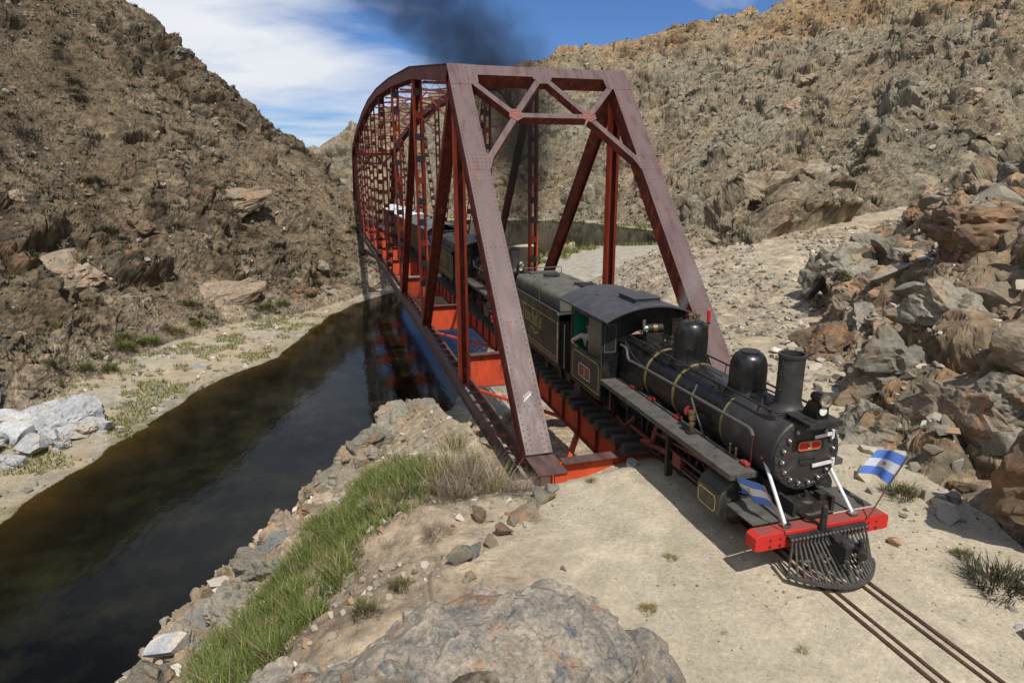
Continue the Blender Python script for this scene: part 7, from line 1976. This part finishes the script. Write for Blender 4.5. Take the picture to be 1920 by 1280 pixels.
def person(base, face, P, label, top, sleeve_to_wrist, glove=None, vest=None):
    """P: joint positions; face: unit direction of the face"""
    R_ = empty('person', base); tag(R_, label, 'person')
    J = {k: Vector(v) for k, v in P.items()}
    f = Vector(face).normalized(); up = Vector((0, 0, 1)); sd = f.cross(up).normalized()
    hd = J['head']
    jt = {'pelvis': (J['pelvis'], .13), 'waist': (J['pelvis'].lerp(J['chest'], .5), .115), 'chest': (J['chest'], .135), 'neckb': (J['chest'].lerp(J['neck'], .7), .075), 'neck': (J['neck'], .052),
          'skull': (hd - up * .03, (.078, .085)), 'crown': (hd + up * .075, (.080, .088))}
    ed = [('pelvis', 'waist'), ('waist', 'chest'), ('chest', 'neckb'), ('neckb', 'neck'), ('neck', 'skull'), ('skull', 'crown')]
    for s in 'LR':
        jt['sh' + s] = (J['shoulder' + s], .062); jt['el' + s] = (J['elbow' + s], .043); jt['wr' + s] = (J['wrist' + s], .028)
        jt['hip' + s] = (J['hip' + s], .088); jt['kn' + s] = (J['knee' + s], .058); jt['an' + s] = (J['ankle' + s], .040); jt['toe' + s] = (J['ankle' + s] + f * .16 - up * .04, .032)
        ed += [('chest', 'sh' + s), ('sh' + s, 'el' + s), ('el' + s, 'wr' + s), ('pelvis', 'hip' + s), ('hip' + s, 'kn' + s), ('kn' + s, 'an' + s), ('an' + s, 'toe' + s)]
        d = (J['wrist' + s] - J['elbow' + s]).normalized(); pl = d.cross(up).normalized(); pn = pl.cross(d).normalized()
        pm = J['wrist' + s] + d * .075; jt['palm' + s] = (pm, (.036, .018)); ed.append(('wr' + s, 'palm' + s))
        for k, (o_, L_) in enumerate(((-.028, .075), (-.009, .085), (.010, .08), (.028, .062))):
            a = pm + pl * o_ + d * .02; b = a + d * L_ * .55 - pn * .008; c = b + d * L_ * .35 - pn * .03
            jt[f'f{k}a{s}'] = (a, .0095); jt[f'f{k}b{s}'] = (b, .0085); jt[f'f{k}c{s}'] = (c, .0075)
            ed += [('palm' + s, f'f{k}a{s}'), (f'f{k}a{s}', f'f{k}b{s}'), (f'f{k}b{s}', f'f{k}c{s}')]
        a = J['wrist' + s] + d * .03 - pl * .035; b = a + d * .04 - pl * .02; jt['t1' + s] = (a, .011); jt['t2' + s] = (b, .009)
        ed += [('palm' + s, 't1' + s), ('t1' + s, 't2' + s)]
    skin_mesh('body', jt, ed, 'pelvis', M_SKIN, R_)
    m = MB()
    m.prism([(0, 0), (.03, -.035), (0, -.045)], 'x', -.012, .012)
    nose = [(f * (.098 + a) + up * b + sd * c) for a, b, c in ((0, .02, 0), (.028, -.025, 0), (0, -.035, .016), (0, -.035, -.016))]
    m = MB(); m.add([hd + q for q in nose], [(0, 2, 1), (0, 1, 3), (1, 2, 3), (0, 3, 2)])
    for e in (-1, 1): m.sphere(hd + sd * (e * .088) - up * .005, .026, 8, 6, (.6, .6, 1.2))
    m.build('face', M_SKIN, R_)
    m = MB()
    for e in (-1, 1): m.sphere(hd + f * .088 + sd * (e * .032) + up * .02, .011, 8, 6)
    m.box(hd + f * .092 - up * .058, (.03, .03, .006)); m.build('eyes', M_HAIR, R_)
    m = MB(); m.sphere(hd + up * .055 - f * .018, .108, 16, 10, (.92, 1, .78)); m.build('hair', M_HAIR, R_)
    c = {k: (v[0], (v[1] if not hasattr(v[1], '__len__') else v[1][0]) + .016) for k, v in jt.items()}
    up_j = {k: c[k] for k in ('pelvis', 'waist', 'chest', 'neckb', 'shL', 'shR', 'elL', 'elR')}; ee = [e for e in ed if e[0] in up_j and e[1] in up_j]
    if sleeve_to_wrist:
        for s in 'LR': up_j['wr' + s] = (J['elbow' + s].lerp(J['wrist' + s], .9), .042); ee.append(('el' + s, 'wr' + s))
    skin_mesh('jacket' if sleeve_to_wrist else 'shirt', up_j, ee, 'pelvis', top, R_)
    if vest:
        v_ = {k: (c[k][0], c[k][1] + .016) for k in ('pelvis', 'waist', 'chest')}; v_['neckb'] = (c['neckb'][0] - up * .03, .085)
        skin_mesh('vest', v_, [('pelvis', 'waist'), ('waist', 'chest'), ('chest', 'neckb')], 'pelvis', vest, R_)
    lo = {k: c[k] for k in ('pelvis', 'hipL', 'hipR', 'knL', 'knR')}
    for s in 'LR': lo['an' + s] = (J['ankle' + s] + up * .02, .06)
    skin_mesh('trousers', lo, [e for e in ed if e[0] in lo and e[1] in lo], 'pelvis', M_TROUS, R_)
    for s in 'LR':
        skin_mesh('boot', {'a': (J['ankle' + s], .052), 'b': (J['ankle' + s] + f * .08 - up * .03, .05), 'c': (J['ankle' + s] + f * .19 - up * .045, .04)}, [('a', 'b'), ('b', 'c')], 'a', M_SHOE, R_, 1)
    if glove:
        w = J['wrist' + glove]; d = (w - J['elbow' + glove]).normalized()
        skin_mesh('glove', {'a': (w - d * .02, .036), 'b': (w + d * .075, .040), 'c': (w + d * .13, .03)}, [('a', 'b'), ('b', 'c')], 'a', M_GLOVE, R_, 1)
    return R_
# driver on his seat, left arm out over the sill
person((-.66, 2.70, .80), (-.35, -.94, -.1),
       {'pelvis': (-.66, 2.80, 1.36), 'chest': (-.70, 2.71, 1.80), 'neck': (-.72, 2.66, 2.05), 'head': (-.75, 2.61, 2.20), 'shoulderL': (-.56, 2.69, 1.94), 'shoulderR': (-.90, 2.77, 1.94),
        'elbowR': (-1.14, 2.91, 1.76), 'wristR': (-1.15, 2.65, 1.745), 'elbowL': (-.44, 2.53, 1.72), 'wristL': (-.48, 2.29, 1.66), 'hipL': (-.58, 2.79, 1.32), 'hipR': (-.78, 2.81, 1.32),
        'kneeL': (-.56, 2.37, 1.32), 'kneeR': (-.78, 2.37, 1.32), 'ankleL': (-.56, 2.33, .90), 'ankleR': (-.78, 2.35, .90)},
       'driver in a pale shirt and dark vest leaning his arm on the leading cab sill', M_SHIRT, False, glove='R', vest=M_VEST)
m = MB(); m.span(-.92, -.42, 2.55, 2.95, 1.16, 1.24); m.span(-.70, -.62, 2.7, 2.8, .80, 1.16); so = m.build('driver_seat', M_CHASSIS, loco, bevel=.01)
m = MB(); m.span(-1.05, -.42, 2.965, 2.985, .80, 2.66); m.build('rear_curtain', M_GREEN, loco, smooth=False)
# passenger standing on the front platform of the grey roofed coach
by = 28.55
person((-.78, by, .85), (-.5, -.86, 0),
       {'pelvis': (-.78, by, 1.80), 'chest': (-.78, by - .02, 2.18), 'neck': (-.78, by - .03, 2.36), 'head': (-.79, by - .05, 2.50), 'shoulderL': (-.60, by - .10, 2.29), 'shoulderR': (-.96, by + .06, 2.29),
        'elbowR': (-1.04, by + .04, 2.02), 'wristR': (-1.02, by - .18, 1.84), 'elbowL': (-.56, by - .16, 2.02), 'wristL': (-.66, by - .34, 1.86), 'hipL': (-.69, by - .03, 1.76), 'hipR': (-.87, by + .03, 1.76),
        'kneeL': (-.68, by - .06, 1.34), 'kneeR': (-.89, by, 1.34), 'ankleL': (-.68, by - .02, .93), 'ankleR': (-.90, by + .04, .93)},
       'passenger in a blue jacket standing on the front platform of the grey roofed coach', M_BLUEJ, True)

# ------------------------------------------------------------------ smoke and steam
def plume(name, origin, box, H, cx, cy, r0, r1, dens, color, nscale, thr, aniso=.2, thinning=1.6):
    m = bpy.data.materials.new(name + '_volume'); m.use_nodes = True
    nt = m.node_tree; nt.nodes.clear(); N, L = nt.nodes, nt.links
    out = N.new('ShaderNodeOutputMaterial'); pv = N.new('ShaderNodeVolumePrincipled')
    pv.inputs['Color'].default_value = c4(color); pv.inputs['Anisotropy'].default_value = aniso
    tcn = N.new('ShaderNodeTexCoord'); sp = N.new('ShaderNodeSeparateXYZ'); L.new(tcn.outputs['Object'], sp.inputs[0])
    def M(op, a, b=None, c=None):
        k = N.new('ShaderNodeMath'); k.operation = op
        for i, q in enumerate((a, b, c)):
            if q is None: continue
            if isinstance(q, (int, float)): k.inputs[i].default_value = q
            else: L.new(q, k.inputs[i])
        return k.outputs[0]
    t = M('DIVIDE', sp.outputs['Z'], H)
    def poly(c): return M('MULTIPLY', t, M('ADD', c[0], M('MULTIPLY', t, M('ADD', c[1], M('MULTIPLY', t, c[2])))))
    nz = N.new('ShaderNodeTexNoise'); nz.inputs['Scale'].default_value = nscale; nz.inputs['Detail'].default_value = 5; nz.inputs['Roughness'].default_value = .6; nz.inputs['Distortion'].default_value = .6
    L.new(tcn.outputs['Object'], nz.inputs['Vector'])
    ax = M('SUBTRACT', sp.outputs['X'], poly(cx)); ay = M('SUBTRACT', sp.outputs['Y'], poly(cy))
    d = M('DIVIDE', M('SQRT', M('ADD', M('MULTIPLY', ax, ax), M('MULTIPLY', ay, ay))), M('ADD', r0, M('MULTIPLY', t, r1)))
    core = M('SUBTRACT', 1.0, d); core = M('MAXIMUM', core, 0.0)
    v = M('ADD', M('MULTIPLY', core, 1.15), M('MULTIPLY', M('SUBTRACT', nz.outputs['Fac'], thr), 2.2))
    v = M('MULTIPLY', M('MAXIMUM', v, 0.0), M('MINIMUM', M('MULTIPLY', core, 3.0), 1.0))
    fade = M('MULTIPLY', M('MAXIMUM', M('SUBTRACT', 1.0, M('MULTIPLY', t, t)), 0.0), M('MINIMUM', M('MULTIPLY', M('MAXIMUM', t, 0.0), 30), 1.0))
    thin = M('DIVIDE', 1.0, M('ADD', 1.0, M('MULTIPLY', t, thinning)))
    L.new(M('MULTIPLY', M('MULTIPLY', M('MULTIPLY', v, fade), thin), dens), pv.inputs['Density'])
    L.new(pv.outputs[0], out.inputs['Volume'])
    mb = MB(); mb.span(*box)
    mb.v = [(x + origin[0], y + origin[1], z + origin[2]) for x, y, z in mb.v]
    o = mb.build(name, m, None, origin, smooth=False)
    return tag(o, kind='stuff')
plume('coal_smoke', (0, -4.09 + SHIFT, 3.2), (-9.0, 5.5, -2.0, 15, .0, 13.0), 13.0, (4.6, -6.8, -3.2), (5.0, 3.0, .0), .80, 5.0, 3.6, (.055, .05, .048), .80, .55, thinning=5.5)
plume('steam_wisp', (1.05, 1.2, 2.6), (-.6, 1.4, -.7, 1.2, .0, 1.6), 1.6, (.5, .2, 0), (.1, .1, 0), .10, .42, 1.6, (.95, .95, .95), 2.6, .52, .0)
